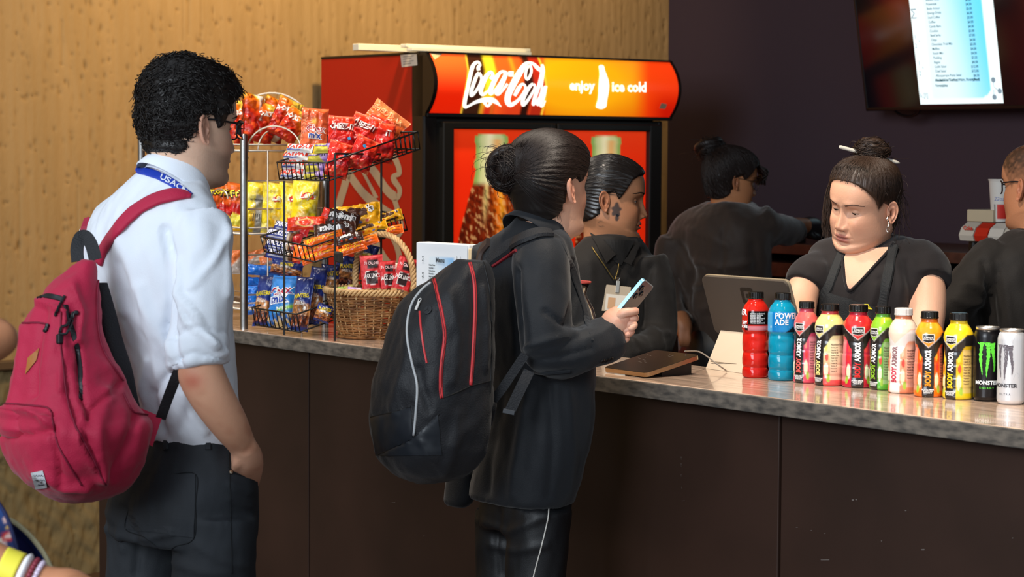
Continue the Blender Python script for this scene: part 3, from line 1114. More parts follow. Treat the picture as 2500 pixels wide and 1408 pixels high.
# bent arches: a tall sunburst at the back, low hoops on the trays
zt_ = lv(368)
cb_, _ = at(664, 330, V1 + .02)
for k, r_ in enumerate((0.138, 0.118, 0.100, 0.082, 0.064)):
    mesh('sunburst_hoop', tube(arch(cb_, U * .61 + V * .79, r_ * .95, r_ * .96, 24), 0.0028, 6), mat('wire_cream', '#e9d9c2', .3), rack)
for (a, b, top, v_) in ((605, 735, 308, V0 + 0.03), (630, 722, 314, V0 + 0.10), (516, 556, 462, V0)):
    A_, B_ = onV(a, 366 if top < 400 else 484, v_), onV(b, 366 if top < 400 else 484, v_ + (0.12 if top < 400 else 0))
    dd = B_ - A_; dd[2] = 0
    L_ = np.linalg.norm(dd)
    mesh('tray_hoop', tube(arch((A_ + B_) / 2, dd / L_, L_ / 2, ((366 if top < 400 else 484) - top) * A_[1] / FPX), 0.0026, 6), m_chrome, rack)
for px, py in ((603, 372), (640, 575), (690, 755)):
    c_, s_ = at(px, py, V0 + 0.03)
    mesh('hook', tube([c_, c_ - Z * 0.014, c_ - Z * 0.02 + U * 0.004, c_ - Z * 0.012 + U * 0.008], 0.0028, 6), m_chrome, rack)

crack = thing('candy_rack', 'black wire candy rack with three sloping baskets in front of the chrome rack', 'rack', uvz(-5.43, 3.6, ZC))
baskets = [((676, 396), (799, 397), (1020, 322), (805, 441)), ((636, 577), (760, 602), (985, 525), (770, 640)), ((615, 751), (724, 767), (940, 692), (733, 811))]
BF = []
for a, b, c, bb in baskets:
    A, B, C = onV(*a, 3.475), onV(*b, 3.475), onV(*c, 3.83)
    D = onV(*bb, 3.49)
    ex, ey, ez = B - A, C - B, D - B
    BF.append((A, ex, ey, ez))
    w_ = []
    top = [A, B, B + ey, A + ey]
    bot = [q + ez * 0.98 for q in top]
    for r_, rr in ((top, 0.0026), (bot, 0.0024)):
        for p, q in zip(r_, r_[1:] + r_[:1]):
            w_.append(tube([p, q], rr, 5))
    for p, q, n_ in ((0, 1, 11), (1, 2, 0), (2, 3, 11), (3, 0, 0)):
        for k in range(n_ + 1):
            t = k / max(n_, 1)
            s0 = top[p] * (1 - t) + top[q] * t
            s1 = bot[p] * (1 - t) + bot[q] * t
            w_.append(tube([s0, s1], 0.0017, 5))
    for k in range(1, 9):
        t = k / 9
        w_.append(tube([bot[0] * (1 - t) + bot[3] * t, bot[1] * (1 - t) + bot[2] * t], 0.0015, 4))
    for k in range(1, 6):
        t = k / 6
        w_.append(tube([bot[0] * (1 - t) + bot[1] * t, bot[3] * (1 - t) + bot[2] * t], 0.0017, 5))
    # last stretch of the right side shows its bars
    for k in range(1, 7):
        t = 0.70 + 0.05 * k
        w_.append(tube([top[1] * (1 - t) + top[2] * t, bot[1] * (1 - t) + bot[2] * t], 0.0017, 5))
    mesh('basket', join(*w_), m_wire, crack, kind='stuff')
for px, y0, y1, v_ in ((694, 441, 785, 3.49), (818, 375, 812, 3.495), (931, 376, 640, 3.72), (802, 440, 560, 3.80)):
    a = onV(px, y0, v_); b = a.copy(); b[2] = ZC + 0.001 if y1 > 600 else onV(px, y1, v_)[2]
    mesh('upright', tube([a, b], 0.0032, 6), m_wire, crack)
mesh('top_bar', tube([onV(818, 375, 3.495), onV(931, 376, 3.72)], 0.003, 6), m_wire, crack)
for px, py, v_ in ((826, 628, 3.49), (931, 573, 3.715)):
    c_, s_ = at(px, py, v_)
    vf = box(0.024, 0.02, 0.032, 0.006, 3)
    v = vf[0] * (1 + 0.3 * vnoise(vf[0] * 20, int(px), 2)[:, None])
    mesh('cloth_tape', (v @ RUV.T + c_, vf[1]), mat('black_tape', '#2a2622', 0.8), crack)


# ------------------------------------------------------------------ what lies on the racks
def doritos(A, B):
    c = mixc('#c4210e', '#ff7a14', sstep(-0.2, 0.7, B + 0.35 * A))
    c = mixc(c, '#ffd24a', sstep(0.55, 0.95, B + 0.3 * np.sin(A * 3)))
    c = mixc(c, '#e8551c', 0.8 * sstep(0.25, 0.45, vnoise(np.stack([A * 2.2, B * 2.2, A * 0 + 2], -1), 6, 2)) * sstep(0.1, -0.3, B))
    return mixc(c, '#9c1a0c', sstep(-0.8, -0.95, B) * 0.7)


def doritos_side(A, B):
    c = doritos(A, B)
    return mixc(c, '#e8d8c8', sstep(0.05, 0.15, A) * sstep(0.65, 0.55, A) * 0.9)


g_ = 'orange corn chip bags on the top tray'
for k, (px, py, v_, w_, h_, r_, y_, side, lab) in enumerate([
    (586, 300, 3.66, 46, 112, 8, 20, 0, 'orange chip bag partly hidden behind the man\'s glasses'),
    (618, 284, 3.64, 44, 112, -8, 48, 1, 'red chip bag turned edge-on, second from the man\'s face'),
    (642, 300, 3.67, 52, 100, -14, 30, 0, 'orange chip bag leaning in the middle of the top tray row'),
    (668, 292, 3.72, 60, 104, -22, 38, 1, 'chip bag with pale back panel behind the low wire hoop'),
    (695, 288, 3.70, 60, 98, -26, 24, 0, 'tallest orange chip bag leaning right with white lettering'),
    (713, 306, 3.68, 56, 84, -34, 10, 0, 'yellow topped chip bag right beside the cheddar mix bag')]):
    pk('chip_bag', lab, 'snack bag', px, py, v_, w_, h_, 0.024, doritos_side if side else doritos,
       [('DORITOS', 12, '#fff3e0', (0.0, 0.28), dict(bold=0.05, rot=6))] if not side else [('NUTRITION', 5, '#8a6a5a', (0.35, 0.1), dict(rot=90)), ('FACTS 150', 4, '#8a6a5a', (0.48, 0.1), dict(rot=90))],
       roll=r_, yaw=y_, group=g_, seed=10 + k, wr=2.2)


def chex_orange(A, B):
    c = mixc('#d8643a', '#c85028', sstep(-0.2, 0.6, B))
    c = mixc(c, '#f0b040', 0.9 * np.exp(-((A + 0.05) / 0.22) ** 2 - ((B - 0.30) / 0.14) ** 2))
    return mixc(c, '#e8703c', sstep(0.75, 0.85, B))


pk('snack_mix_bag', 'orange cheddar snack mix bag with red and blue Chex mix lettering', 'snack bag', 767, 315, 3.60, 66, 104, 0.022, chex_orange,
   [('Chex', 15, '#f6efe6', (0.05, -0.20), dict(bold=0.09, lift=0.0)), ('Chex', 15, '#b81c2c', (0.05, -0.20), dict(bold=0.02, lift=0.0008)), ('mix', 14, '#f6efe6', (0.0, -0.52), dict(bold=0.11)), ('mix', 14, '#2848a8', (0.0, -0.52), dict(bold=0.03, lift=0.0008)),
    ('CHEDDAR', 10, '#e89468', (-0.72, -0.05), dict(rot=80, bold=0.02))], roll=-4, yaw=10, seed=31, wr=1.6)
pk('cheddar_bag', 'big orange cheddar bag tilted at the right end of the top basket', 'snack bag', 938, 300, 3.80, 104, 78, 0.024,
   lambda A, B: mixc(mixc('#e2622c', '#f08a50', sstep(0.3, 0.9, B)), '#ffb04a', 0.9 * np.exp(-((A - 0.1) / 0.35) ** 2 - ((B + 0.45) / 0.4) ** 2)),
   [('CHEDDAR', 14, '#f6a868', (-0.12, 0.30), dict(rot=4))], roll=-38, yaw=-6, seed=33, wr=1.6)


def cheezit(A, B):
    c = mixc('#cf1f16', '#e8371c', sstep(0.1, 0.7, B + 0.3 * A))
    c = mixc(c, '#a8121c', sstep(-0.1, -0.2, B - 0.12 * A) * sstep(-0.5, -0.35, B - 0.12 * A))
    c = mixc(c, '#d87a4a', 0.6 * sstep(-0.5, -0.8, B) * sstep(0.2, 0.5, vnoise(np.stack([A * 3, B * 3, A * 0], -1), 3, 2) + 0.3))
    return mixc(c, '#ee6a48', sstep(0.80, 0.88, B))


czd = [('CHEEZ-IT', 14, '#7a1712', (0.06, 0.235), dict(bold=0.09, sx=0.72, shear=0.12)), ('CHEEZ-IT', 14, '#fbf6ee', (0.02, 0.27), dict(bold=0.035, sx=0.72, shear=0.12, lift=0.0008)), (disc2d(0.0052, 0.0048), 1, '#3b8fc4', (0.62, -0.18), dict(lift=0.0005))]
for k, (px, py, v_, w_, h_, r_, y_, ti, lab, dd) in enumerate([
    (832, 332, 3.60, 64, 100, -4, 8, 10, 'red cheese cracker bag upright at the front of the top basket', czd),
    (882, 330, 3.68, 72, 104, -20, -6, 14, 'red cheese cracker bag leaning right with large white lettering', czd),
    (938, 348, 3.74, 46, 100, -8, 34, 6, 'red cheese cracker bag at the right turned half edge-on', [('IT', 14, '#fbf6ee', (-0.1, 0.3), dict(bold=0.04))]),
    (826, 390, 3.54, 56, 88, -16, 20, 20, 'dark red cracker bag lying low beside the purple candy bars', [(disc2d(0.0055, 0.005), 1, '#3b8fc4', (0.3, 0.22))]),
    (886, 376, 3.64, 62, 84, -26, 10, 16, 'red cracker bag wedged low behind the black rack upright', [(disc2d(0.0055, 0.005), 1, '#3b8fc4', (-0.2, 0.35))]),
    (920, 318, 3.76, 60, 70, -24, 0, 16, 'red cracker bag peeping out behind the large lettered one', [('CHEEZ-IT', 9, '#fbf6ee', (0.05, 0.35), dict(bold=0.03, sx=0.8))])]):
    pk('cracker_bag', lab, 'snack bag', px, py, v_, w_, h_, 0.024, cheezit, dd, roll=r_, yaw=y_, tilt=ti, group='red cheese cracker bags', seed=40 + k, wr=2.0)

# bars in the top basket


def payday(A, B):
    c = mixc('#f4efe6', '#dfe6ee', sstep(-0.3, 0.6, B))
    c = mixc(c, '#f0b428', sstep(-0.82, -0.9, A))
    return mixc(c, '#3b4fa0', sstep(-0.45, -0.55, B + 0.12 * A) * sstep(-0.85, -0.75, B + 0.12 * A) * sstep(0.5, 0.1, A))


for k, (px, py, w_, h_, r_, lab) in enumerate([(732, 362, 68, 21, -4, 'white candy bar with red lettering, topmost of its stack'), (723, 380, 64, 22, -2, 'white candy bar with red lettering, middle of its stack'), (716, 402, 60, 24, -1, 'white candy bar with red lettering, second lowest of its stack'), (714, 425, 62, 24, 0, 'white candy bar with red lettering, lowest in the wire basket')]):
    pk('candy_bar', lab, 'candy bar', px, py, 3.54 - 0.004 * k, w_, h_, 0.012, payday, [('PAYDAY', 12, '#d8331c', (0.08, -0.2), dict(bold=0.07, shear=0.15, sx=1.05))],
       roll=r_, yaw=-25, tilt=20, ends='lr', nu=34, nv=16, group='white peanut candy bars', seed=60 + k, wr=0.7, material=m_matte)


def whatcha(A, B):
    c = mixc('#d9c84a', '#8a62b0', sstep(0.05, 0.25, A + 0.25 * B))
    c = mixc(c, '#d8b8e0', 0.9 * np.exp(-((A - 0.45) / 0.22) ** 2 - ((B - 0.1) / 0.6) ** 2))
    return mixc(c, '#e8b41e', sstep(0.80, 0.88, np.abs(A)))


for k, (px, py, w_, h_, r_, lab) in enumerate([(800, 362, 72, 24, 0, 'yellow and purple candy bar, topmost of its stack'), (782, 385, 62, 24, 2, 'yellow and purple candy bar, second from the top'), (774, 408, 58, 22, 2, 'yellow and purple candy bar, second from the bottom'), (770, 428, 58, 22, 2, 'yellow and purple candy bar, lowest in the wire basket')]):
    pk('candy_bar', lab, 'candy bar', px, py, 3.55 - 0.004 * k, w_, h_, 0.013, whatcha, [('Whatchamacallit', 6, '#5c4a9c', (-0.35, 0.12), dict(bold=0.05, sx=0.62, shear=0.1)), (disc2d(0.0014, 0.0035), 1, '#2a2340', (0.34, 0.15)), (disc2d(0.0014, 0.0035), 1, '#2a2340', (0.52, 0.15))],
       roll=r_, yaw=-25, tilt=20, ends='lr', nu=34, nv=16, group='yellow and purple candy bars', seed=70 + k, wr=0.7, material=m_matte)


# middle basket
def snickers(A, B):
    c = mixc('#4a2418', '#2b3a8c', sstep(-0.92, -0.8, A) * sstep(0.30, 0.22, A))
    c = mixc(c, '#c9b49a', sstep(0.24, 0.28, A) * sstep(0.42, 0.36, A))
    c = mixc(c, '#7a4a2a', sstep(0.40, 0.44, A) * sstep(0.58, 0.54, A))
    c = mixc(c, '#b81c20', sstep(0.60, 0.68, A))
    return mixc(c, '#f0ebe4', 0.85 * np.exp(-((np.abs(B) - 0.62) / 0.10) ** 2) * sstep(-0.8, -0.7, A) * sstep(0.24, 0.2, A))


for k, (px, py, w_, h_, r_, v_, lab) in enumerate([(712, 558, 92, 27, -11, 3.575, 'chocolate bar in brown and blue wrapper, upper of two lying on the basket'), (694, 577, 94, 28, -11, 3.555, 'chocolate bar in brown and blue wrapper, lower of two lying on the basket'), (690, 603, 92, 25, -11, 3.53, 'chocolate bar in brown and blue wrapper just inside the basket front'), (692, 624, 94, 24, -11, 3.525, 'chocolate bar in brown and blue wrapper at the basket bottom')]):
    pk('chocolate_bar', lab, 'candy bar', px, py, v_, w_, h_, 0.013, snickers, [('SNICKERS', 13, '#f6f4f8', (-0.30, -0.24), dict(bold=0.03, shear=0.25, sx=0.72))], roll=r_, yaw=-28, tilt=22, ends='lr', nu=40, nv=16, group='brown and blue chocolate bars', seed=80 + k, wr=0.8)


def kitkat(A, B):
    c = mixc('#d0260f', '#e8431c', vnoise(np.stack([A * 2, B * 2, A * 0], -1), 5, 2) * 0.5 + 0.5)
    r_ = np.hypot(A * 1.3 + 0.1, B + 0.1)
    return mixc(c, '#f0c878', np.exp(-((r_ - 0.55) / 0.07) ** 2))


pk('candy_packet', 'bright red candy packet with a pale ring behind the chocolate bars', 'candy bar', 748, 546, 3.60, 94, 34, 0.014, kitkat, (), roll=2, tilt=26, ends='lr', seed=91, wr=1.2)
pk('candy_packet', 'small red candy packet standing behind the brown candy bags', 'candy bar', 800, 524, 3.70, 30, 30, 0.008, flat('#c8281a'), (), roll=-20, seed=92)


def mms(base):
    def f(A, B):
        c = mixc(base, base, A * 0)
        for k, (x, y, cc) in enumerate(((-0.2, -0.7, '#e0701c'), (0.1, -0.75, '#2f64b8'), (0.42, -0.66, '#b82a1c'), (-0.55, -0.62, '#c8341c'))):
            c = mixc(c, cc, sstep(0.16, 0.11, np.hypot((A - x) * 1.5, B - y)))
        return c
    return f


def mmd(dark, s1=1.0):
    return [('m&m', 19 * s1, dark, (-0.20, -0.12), dict(bold=0.10, sx=1.0)), ('m&m', 19 * s1, '#f6f2ec' if dark != '#4a2415' else '#4a2415', (-0.20, -0.12), dict(bold=0.055, lift=0.0008)), ("'s", 15 * s1, '#f6f2ec', (0.58, 0.05), dict(bold=0.10, lift=0.0004)), ("'s", 15 * s1, '#2a1810', (0.58, 0.05), dict(bold=0.02, lift=0.0012))]


for k, (px, py, v_, w_, h_, r_, base, dk, lab) in enumerate([
    (872, 528, 3.74, 118, 58, 8, '#f4b017', '#4a2415', 'large yellow chocolate candy bag at the back of the middle basket'),
    (954, 530, 3.80, 60, 26, 16, '#f4b017', '#4a2415', 'yellow candy bag lying along the right end of the middle basket'),
    (908, 558, 3.70, 78, 22, 18, '#f0a814', '#4a2415', 'yellow candy bag tucked under the big yellow one'),
    (838, 538, 3.66, 78, 44, -14, '#3c211a', '#1c0f0c', 'brown chocolate candy bag leaning behind another brown bag'),
    (818, 564, 3.58, 104, 40, 6, '#3c211a', '#1c0f0c', 'brown chocolate candy bag lying in front with white lettering'),
    (853, 582, 3.57, 70, 22, 14, '#41241b', '#1c0f0c', 'brown candy bag squeezed against the rack upright')]):
    pk('candy_bag', lab, 'candy bag', px, py, v_, w_, h_, 0.016, mms(base), mmd(dk, h_ / 46.0), roll=r_, tilt=28, ends='lr', group='chocolate candy bags', seed=100 + k, wr=1.6)


def reeses(A, B):
    c = mixc('#f0600f', '#ff7a1c', sstep(-0.3, 0.6, B))
    c = mixc(c, '#3a1c10', sstep(0.14, 0.18, A) * sstep(0.85, 0.8, A) * np.clip(np.exp(-((B - 0.30) / 0.12) ** 2) + np.exp(-((B + 0.30) / 0.10) ** 2) * sstep(0.3, 0.34, A), 0, 1))
    return mixc(c, '#f8c018', sstep(0.2, 0.22, A) * sstep(0.6, 0.55, A) * np.exp(-(B / 0.12) ** 2))


for k, (px, py, v_, w_, h_, r_, y_, lab) in enumerate([
    (790, 584, 3.54, 98, 23, 18, 0, 'orange peanut butter cup pack, topmost of the front stack'), (786, 604, 3.54, 98, 23, 18, 0, 'orange peanut butter cup pack, second of the front stack'), (782, 623, 3.53, 96, 23, 18, 0, 'orange peanut butter cup pack, third of the front stack'), (742, 618, 3.52, 54, 40, 0, -10, 'orange pack seen end-on through the basket wires'),
    (880, 594, 3.62, 92, 23, 18, 0, 'orange peanut butter cup pack lying behind the basket handle'), (862, 608, 3.60, 70, 20, 17, 0, 'orange peanut butter cup pack, lower one behind the handle'), (948, 566, 3.76, 76, 22, 14, 0, 'orange peanut butter cup pack at the right end of the basket'), (910, 580, 3.70, 70, 18, 18, 0, 'orange peanut butter cup pack half hidden by the handle top')]):
    pk('peanut_cup_pack', lab, 'candy bar', px, py, v_, w_, h_, 0.012, reeses, [("Reese's", 13, '#f8d41e', (-0.42, -0.3), dict(bold=0.005, shear=0.35, sx=.85))] if k != 3 else [], roll=r_, yaw=y_, tilt=25, ends='lr', nu=40, nv=16, group='orange peanut butter cup packs', seed=110 + k, wr=0.7)


# chips on the second chrome tray
def fritos(A, B):
    c = mixc('#d8541c', '#e87028', sstep(0, 0.8, B))
    c = mixc(c, '#c4201a', sstep(0.12, 0.02, B + 0.15 * A) * sstep(-0.36, -0.26, B + 0.15 * A))
    c = mixc(c, '#f0e04a', sstep(-0.28, -0.38, B + 0.15 * A))
    return mixc(c, '#f6b41e', sstep(-0.66, -0.76, B))


for k, (px, py, v_, lab, y_) in enumerate([(516, 506, 3.60, 'orange and red corn chip bag just right of the man\'s collar', 14), (548, 508, 3.64, 'orange and red corn chip bag, middle one of the second tray', 18), (584, 510, 3.68, 'orange and red corn chip bag behind the front rack post', 20)]):
    pk('chip_bag', lab, 'snack bag', px, py, v_, 62, 128, 0.026, fritos, [('Fritos', 17, '#3a1c10', (0.02, 0.43), dict(bold=0.09, rot=12)), ('Fritos', 17, '#f8e030', (0.0, 0.45), dict(bold=0.03, rot=12, lift=0.0008))], roll=-6, yaw=y_, group='orange corn chip bags on the second tray', seed=130 + k, wr=1.4)


def lays(A, B):
    c = mixc('#f6d814', '#fbe23a', sstep(-0.3, 0.7, B))
    c = mixc(c, '#e8961e', 0.8 * np.exp(-((A + 0.2) / 0.35) ** 2 - ((B + 0.55) / 0.35) ** 2))
    return mixc(c, '#fff3a0', 0.5 * sstep(0.2, 0.5, vnoise(np.stack([A * 2.2, B * 2.2, A * 0], -1), 9, 2)))


def lays_back(A, B):
    c = lays(A, B)
    return mixc(c, '#b9b7b0', sstep(-0.25, -0.15, A + 0.12 * B) * sstep(0.55, 0.45, A + 0.12 * B) * sstep(0.5, 0.4, B))


for k, (px, py, v_, y_, r_, bk, lab) in enumerate([(624, 506, 3.60, 22, -8, 1, 'yellow potato chip bag showing its grey back label'), (672, 508, 3.64, 24, -6, 0, 'yellow potato chip bag in the middle of the second tray'), (712, 508, 3.68, 20, -5, 0, 'yellow potato chip bag behind the wire basket\'s front'), (744, 502, 3.70, 12, -5, 0, 'yellow potato chip bag with red banner beside the rear post')]):
    bn = ribbon2d([(-0.020, -0.004), (0, 0.003), (0.020, -0.002)], [0.014, 0.022, 0.012], 16)
    pk('potato_chip_bag', lab, 'snack bag', px, py, v_, 64, 126, 0.027, lays_back if bk else lays,
       ([(bn, 1, '#c8281c', (0.1, 0.28)), ("Lay's", 15, '#fbf4e0', (0.1, 0.22), dict(bold=0.04, shear=0.2, lift=0.0009))] if not bk else [('|||||||||', 14, '#55534e', (0.15, -0.55), dict(bold=0.02)), ('NUTRITION FACTS', 4, '#55534e', (0.12, 0.2))]),
       roll=r_, yaw=y_, group='yellow potato chip bags', seed=140 + k, wr=1.3)

# bottom of the racks: blue packs, nut packets
g_ = 'blue cookie packs on the lowest tray'
for k, (px, py, w_, h_, r_, v_, lab) in enumerate([(640, 660, 92, 26, -5, 3.68, 'long blue cookie pack lying on top of the pile'), (616, 688, 60, 24, -3, 3.66, 'blue cookie pack lying second in the pile'), (612, 733, 46, 72, 2, 3.62, 'blue cookie pack standing behind the front rack post')]):
    pk('cookie_pack', lab, 'cookie pack', px, py, v_, w_, h_, 0.018, lambda A, B: mixc('#1a62c0', '#2a80e0', sstep(-0.4, 0.6, vnoise(np.stack([A * 2, B * 2, A * 0], -1), 7, 2))), (), roll=r_, yaw=5, ends='lr' if k < 2 else 'tb', group=g_, seed=150 + k, wr=1.2)
for k, (px, py, w_, h_, r_, lab) in enumerate([(620, 628, 60, 34, 12, 'peach orange pack lying above the blue packs'), (668, 632, 70, 26, 14, 'peach orange pack with grey underside beside the front wires'), (570, 640, 40, 60, 4, 'orange packet between the man\'s arm and the rack post')]):
    pk('cracker_pack', lab, 'cracker pack', px, py, 3.72, w_, h_, 0.014, lambda A, B: mixc('#d8743c', '#b9a89a', sstep(0.1, 0.4, A * 0.7 - B)), roll=r_, ends='lr' if k < 2 else 'tb', group='peach orange cracker packs', seed=155 + k)


def planters(seed):
    def f(A, B):
        c = mixc('#24347a', '#1a2458', sstep(0.6, 0.9, B))
        im = noisecol(A, B, '#8a5a34', '#d08a4a', seed, 3.2, 0.1)
        c = mixc(c, im, sstep(0.10, 0.04, B + 0.1 * A))
        im2 = noisecol(A, B, '#4a2018', '#c06a3a', seed + 3, 4.5, 0.35)
        c = mixc(c, im2, sstep(-0.40, -0.46, B))
        c = mixc(c, '#22306e', sstep(-0.82, -0.88, B))
        return mixc(c, '#f2ece2', sstep(0.15, 0.11, np.hypot((A - 0.5) * 1.0, (B + 0.18) * 2.0)))
    return f


for k, (px, py, v_, w_, h_, r_, y_, lab) in enumerate([
    (644, 735, 3.525, 40, 126, -3, -22, 'navy nut packet at the left end of the bottom basket'),
    (738, 742, 3.525, 46, 136, -2, -22, 'navy nut packet right of the light blue snack mix bag'),
    (770, 722, 3.58, 42, 144, -6, -10, 'navy nut packet behind the front nut packets, next to the wicker'),
    (806, 682, 3.64, 44, 74, -4, 14, 'navy nut packet just left of the wicker handle'),
    (848, 664, 3.72, 62, 80, -10, 8, 'navy nut packet seen through the wicker handle'),
    (893, 622, 3.78, 58, 56, -16, 10, 'dark navy packet under the right end of the middle basket'),
    (700, 655, 3.62, 80, 40, -12, 0, 'dark blue packet top leaning left above the snack mix'),
    (790, 764, 3.53, 40, 44, -20, 10, 'brown and navy packet lying low behind the basket corner')]):
    pk('nut_packet', lab, 'nut packet', px, py, v_, w_, h_, 0.015, planters(k), [('PLANTERS', 10 if k < 5 else 8, '#f0d426', (0.0, 0.20 if k != 5 else -0.2), dict(bold=0.035, sx=0.62, rot=8)), ('NUTS &', 4.5, '#f6efe4', (-0.1, 0.0), dict(sx=0.8)), ('CHOCOLATE', 4.5, '#f6efe4', (-0.1, -0.07), dict(sx=0.7))], roll=r_, yaw=y_, group='navy nut packets', seed=160 + k, wr=1.3)


def chexblue(A, B):
    c = mixc('#2f86d8', '#4a9ae8', sstep(-0.2, 0.8, B))
    c = mixc(c, '#a8d83a', np.exp(-((B + 0.36 - 0.2 * A) / 0.09) ** 2) * sstep(-0.3, -0.1, A))
    c = mixc(c, noisecol(A, B, '#2a6ab8', '#d8b478', 5, 2.6, 0.1), sstep(-0.46, -0.52, B - 0.1 * A))
    return c


pk('snack_mix_bag', 'light blue snack mix bag with a green band standing in the bottom basket', 'snack bag', 690, 737, 3.53, 66, 130, 0.02, chexblue,
   [('Chex', 19, '#f8f6f4', (0.0, 0.24), dict(bold=0.12, rot=10)), ('Chex', 19, '#c22038', (0.0, 0.24), dict(bold=0.02, rot=10, lift=0.0008)), ('mix', 21, '#f8f6f4', (-0.05, -0.06), dict(bold=0.12, rot=10)), ('mix', 21, '#2a48a8', (-0.05, -0.06), dict(bold=0.03, rot=10, lift=0.0008)), ('BOLD', 8, '#f6f8ee', (0.3, -0.34), dict(rot=12))], roll=-2, yaw=-24, seed=180)

# ------------------------------------------------------------------ wicker basket
m_wick = mat('willow', '#a87443', 0.55, vary=(36, '#5e371c', 0.9), bump=(120, 0.2))
m_wick2 = mat('willow_pale', '#d2ac78', 0.55, vary=(40, '#a67a48', 0.7))
bc_ = onV(905, 826, 3.655); bc_[2] = ZC
wb = thing('wicker_basket', 'handled wicker basket holding red jerky bags beside the candy rack', 'basket', bc_)
s_ = bc_[1] / FPX
RW0, RW1, HW = 84 * s_, 124 * s_, 112 * s_
NST = 30


def wrad(t):
    return RW0 + (RW1 - RW0) * (t ** 0.8)


wv_ = []
rows = 25
th = np.linspace(0, 2 * PI, NST * 6, endpoint=False)
for r_ in range(rows):
    t = (r_ + 0.6) / rows
    rad = wrad(t) + 0.0035 * np.cos(th * NST / 2 + (PI if r_ % 2 else 0))
    zz = HW * t + 0.0016 * np.sin(th * 5 + r_ * 1.7)
    p = np.stack([rad * np.cos(th), rad * 0.80 * np.sin(th), zz], -1)
    wv_.append(tube(p, 0.0030 + 0.0006 * math.sin(r_ * 2.1), 5, closed=True))
half = len(wv_)
put = lambda vf: xf(vf, bc_, RUV)
mesh('weave', put(join(*wv_)), m_wick, wb, kind='stuff')
st_ = []
for k in range(NST):
    a = 2 * PI * k / NST
    st_.append(tube([[wrad(t) * math.cos(a), 0.80 * wrad(t) * math.sin(a), HW * t] for t in np.linspace(0, 1.0, 6)], 0.0026, 5))
mesh('stakes', put(join(*st_)), m_wick2, wb, kind='stuff')
rm = []
for ph in (0, 2 * PI / 3, 4 * PI / 3):
    t2 = np.linspace(0, 2 * PI, 220, endpoint=False)
    rr = RW1 + 0.004 + 0.0065 * np.cos(t2 * 22 + ph)
    rm.append(tube(np.stack([rr * np.cos(t2), 0.80 * rr * np.sin(t2), HW + 0.004 + 0.0065 * np.sin(t2 * 22 + ph)], -1), 0.0042, 5, closed=True))
mesh('rim', put(join(*rm)), m_wick2, wb, kind='stuff')
mesh('base', put(lathe([(0.001, 0.001), (RW0 - 0.003, 0.001), (RW0 + 0.002, 0.005), (RW0 - 0.004, 0.009), (0.001, 0.008)], 40)), m_wick, wb)
# handle measured on the photograph, in the plane through the basket's middle
hp = [(868, 700), (868, 660), (876, 622), (896, 586), (928, 571), (962, 580), (988, 606), (1004, 640), (1010, 680), (1011, 720)]
vm = bc_ @ V
hc = interp(np.array([onV(a, b, vm + 0.02 - 0.0 * k) for k, (a, b) in enumerate(hp)]), 90)
tt, nn, bb = frames(hc)
hs = []
for ph in range(4):
    a = np.linspace(0, 2 * PI * 9, 90) + ph * PI / 2
    hs.append(tube(hc + (nn * np.cos(a)[:, None] + bb * np.sin(a)[:, None]) * 0.0052, 0.0046, 6))
mesh('handle', join(*hs), m_wick2, wb, kind='stuff')


def jerky(A, B):
    c = mixc('#c8242a', '#d8383a', sstep(-0.2, 0.8, B))
    c = mixc(c, '#1c1416', sstep(0.32, 0.36, B) * sstep(0.80, 0.76, B) * sstep(-0.42, -0.36, A) * sstep(0.62, 0.56, A))
    c = mixc(c, '#b98a58', sstep(-0.62, -0.66, B))
    sh = np.maximum(np.abs(A + 0.05) / 0.55, np.abs(B + 0.12) / 0.36 + 0.25 * np.abs(A))
    c = mixc(c, '#f2ded8', sstep(1.02, 0.98, sh))
    return mixc(c, '#2a1416', sstep(0.95, 0.9, sh))


for k, (px, py, w_, h_, r_, y_, lab) in enumerate([(909, 672, 56, 102, 4, 5, 'red beef jerky bag nearest the left side of the wicker basket'), (948, 678, 40, 86, 3, 24, 'red beef jerky bag in the middle, half behind the first'), (985, 676, 46, 100, -16, 10, 'red beef jerky bag leaning right against the wicker handle')]):
    pk('jerky_bag', lab, 'snack bag', px, py, vm - 0.03 + 0.02 * k, w_, h_, 0.008, jerky, [("JACK LINK'S", 10, '#fbf4f0', (-0.05, -0.12), dict(bold=0.025, sx=0.52)), ('70 CALORIES', 7.5, '#f0c8c8', (0.08, 0.52), dict(bold=0.02, sx=0.66)), ('BEEF', 7, '#4a2c1c', (0.0, -0.8), dict(sx=0.9))], roll=r_, yaw=y_, tilt=6, group='red beef jerky bags', seed=190 + k, wr=0.9, material=m_matte)
pk('candy_sachet', 'green and yellow sachet lying on the left rim of the wicker basket', 'sachet', 842, 707, vm - 0.04, 40, 17, 0.006, lambda A, B: mixc('#8ab83a', '#f0e070', sstep(-0.2, 0.3, A)), roll=12, tilt=40, ends='lr', seed=197)
pk('candy_sachet', 'pink and lilac sachet lying inside the front of the wicker basket', 'sachet', 868, 708, vm - 0.06, 40, 14, 0.006, lambda A, B: mixc('#b890c8', '#e8c8d8', sstep(-0.3, 0.4, A)), roll=-6, tilt=40, ends='lr', seed=198)
pk('paper_slip', 'cream paper slip standing behind the jerky bags', 'paper', 972, 664, vm + 0.07, 26, 46, 0.002, flat('#e8dcc0'), roll=4, seed=199)
# ================================================================== on the counter
m_white = mat('white_card', '#eceff2', 0.55)


def front_frame(a, b):
    """axes with x from a to b, z up, y away from the customers"""
    return basis(b - a, z=Z)


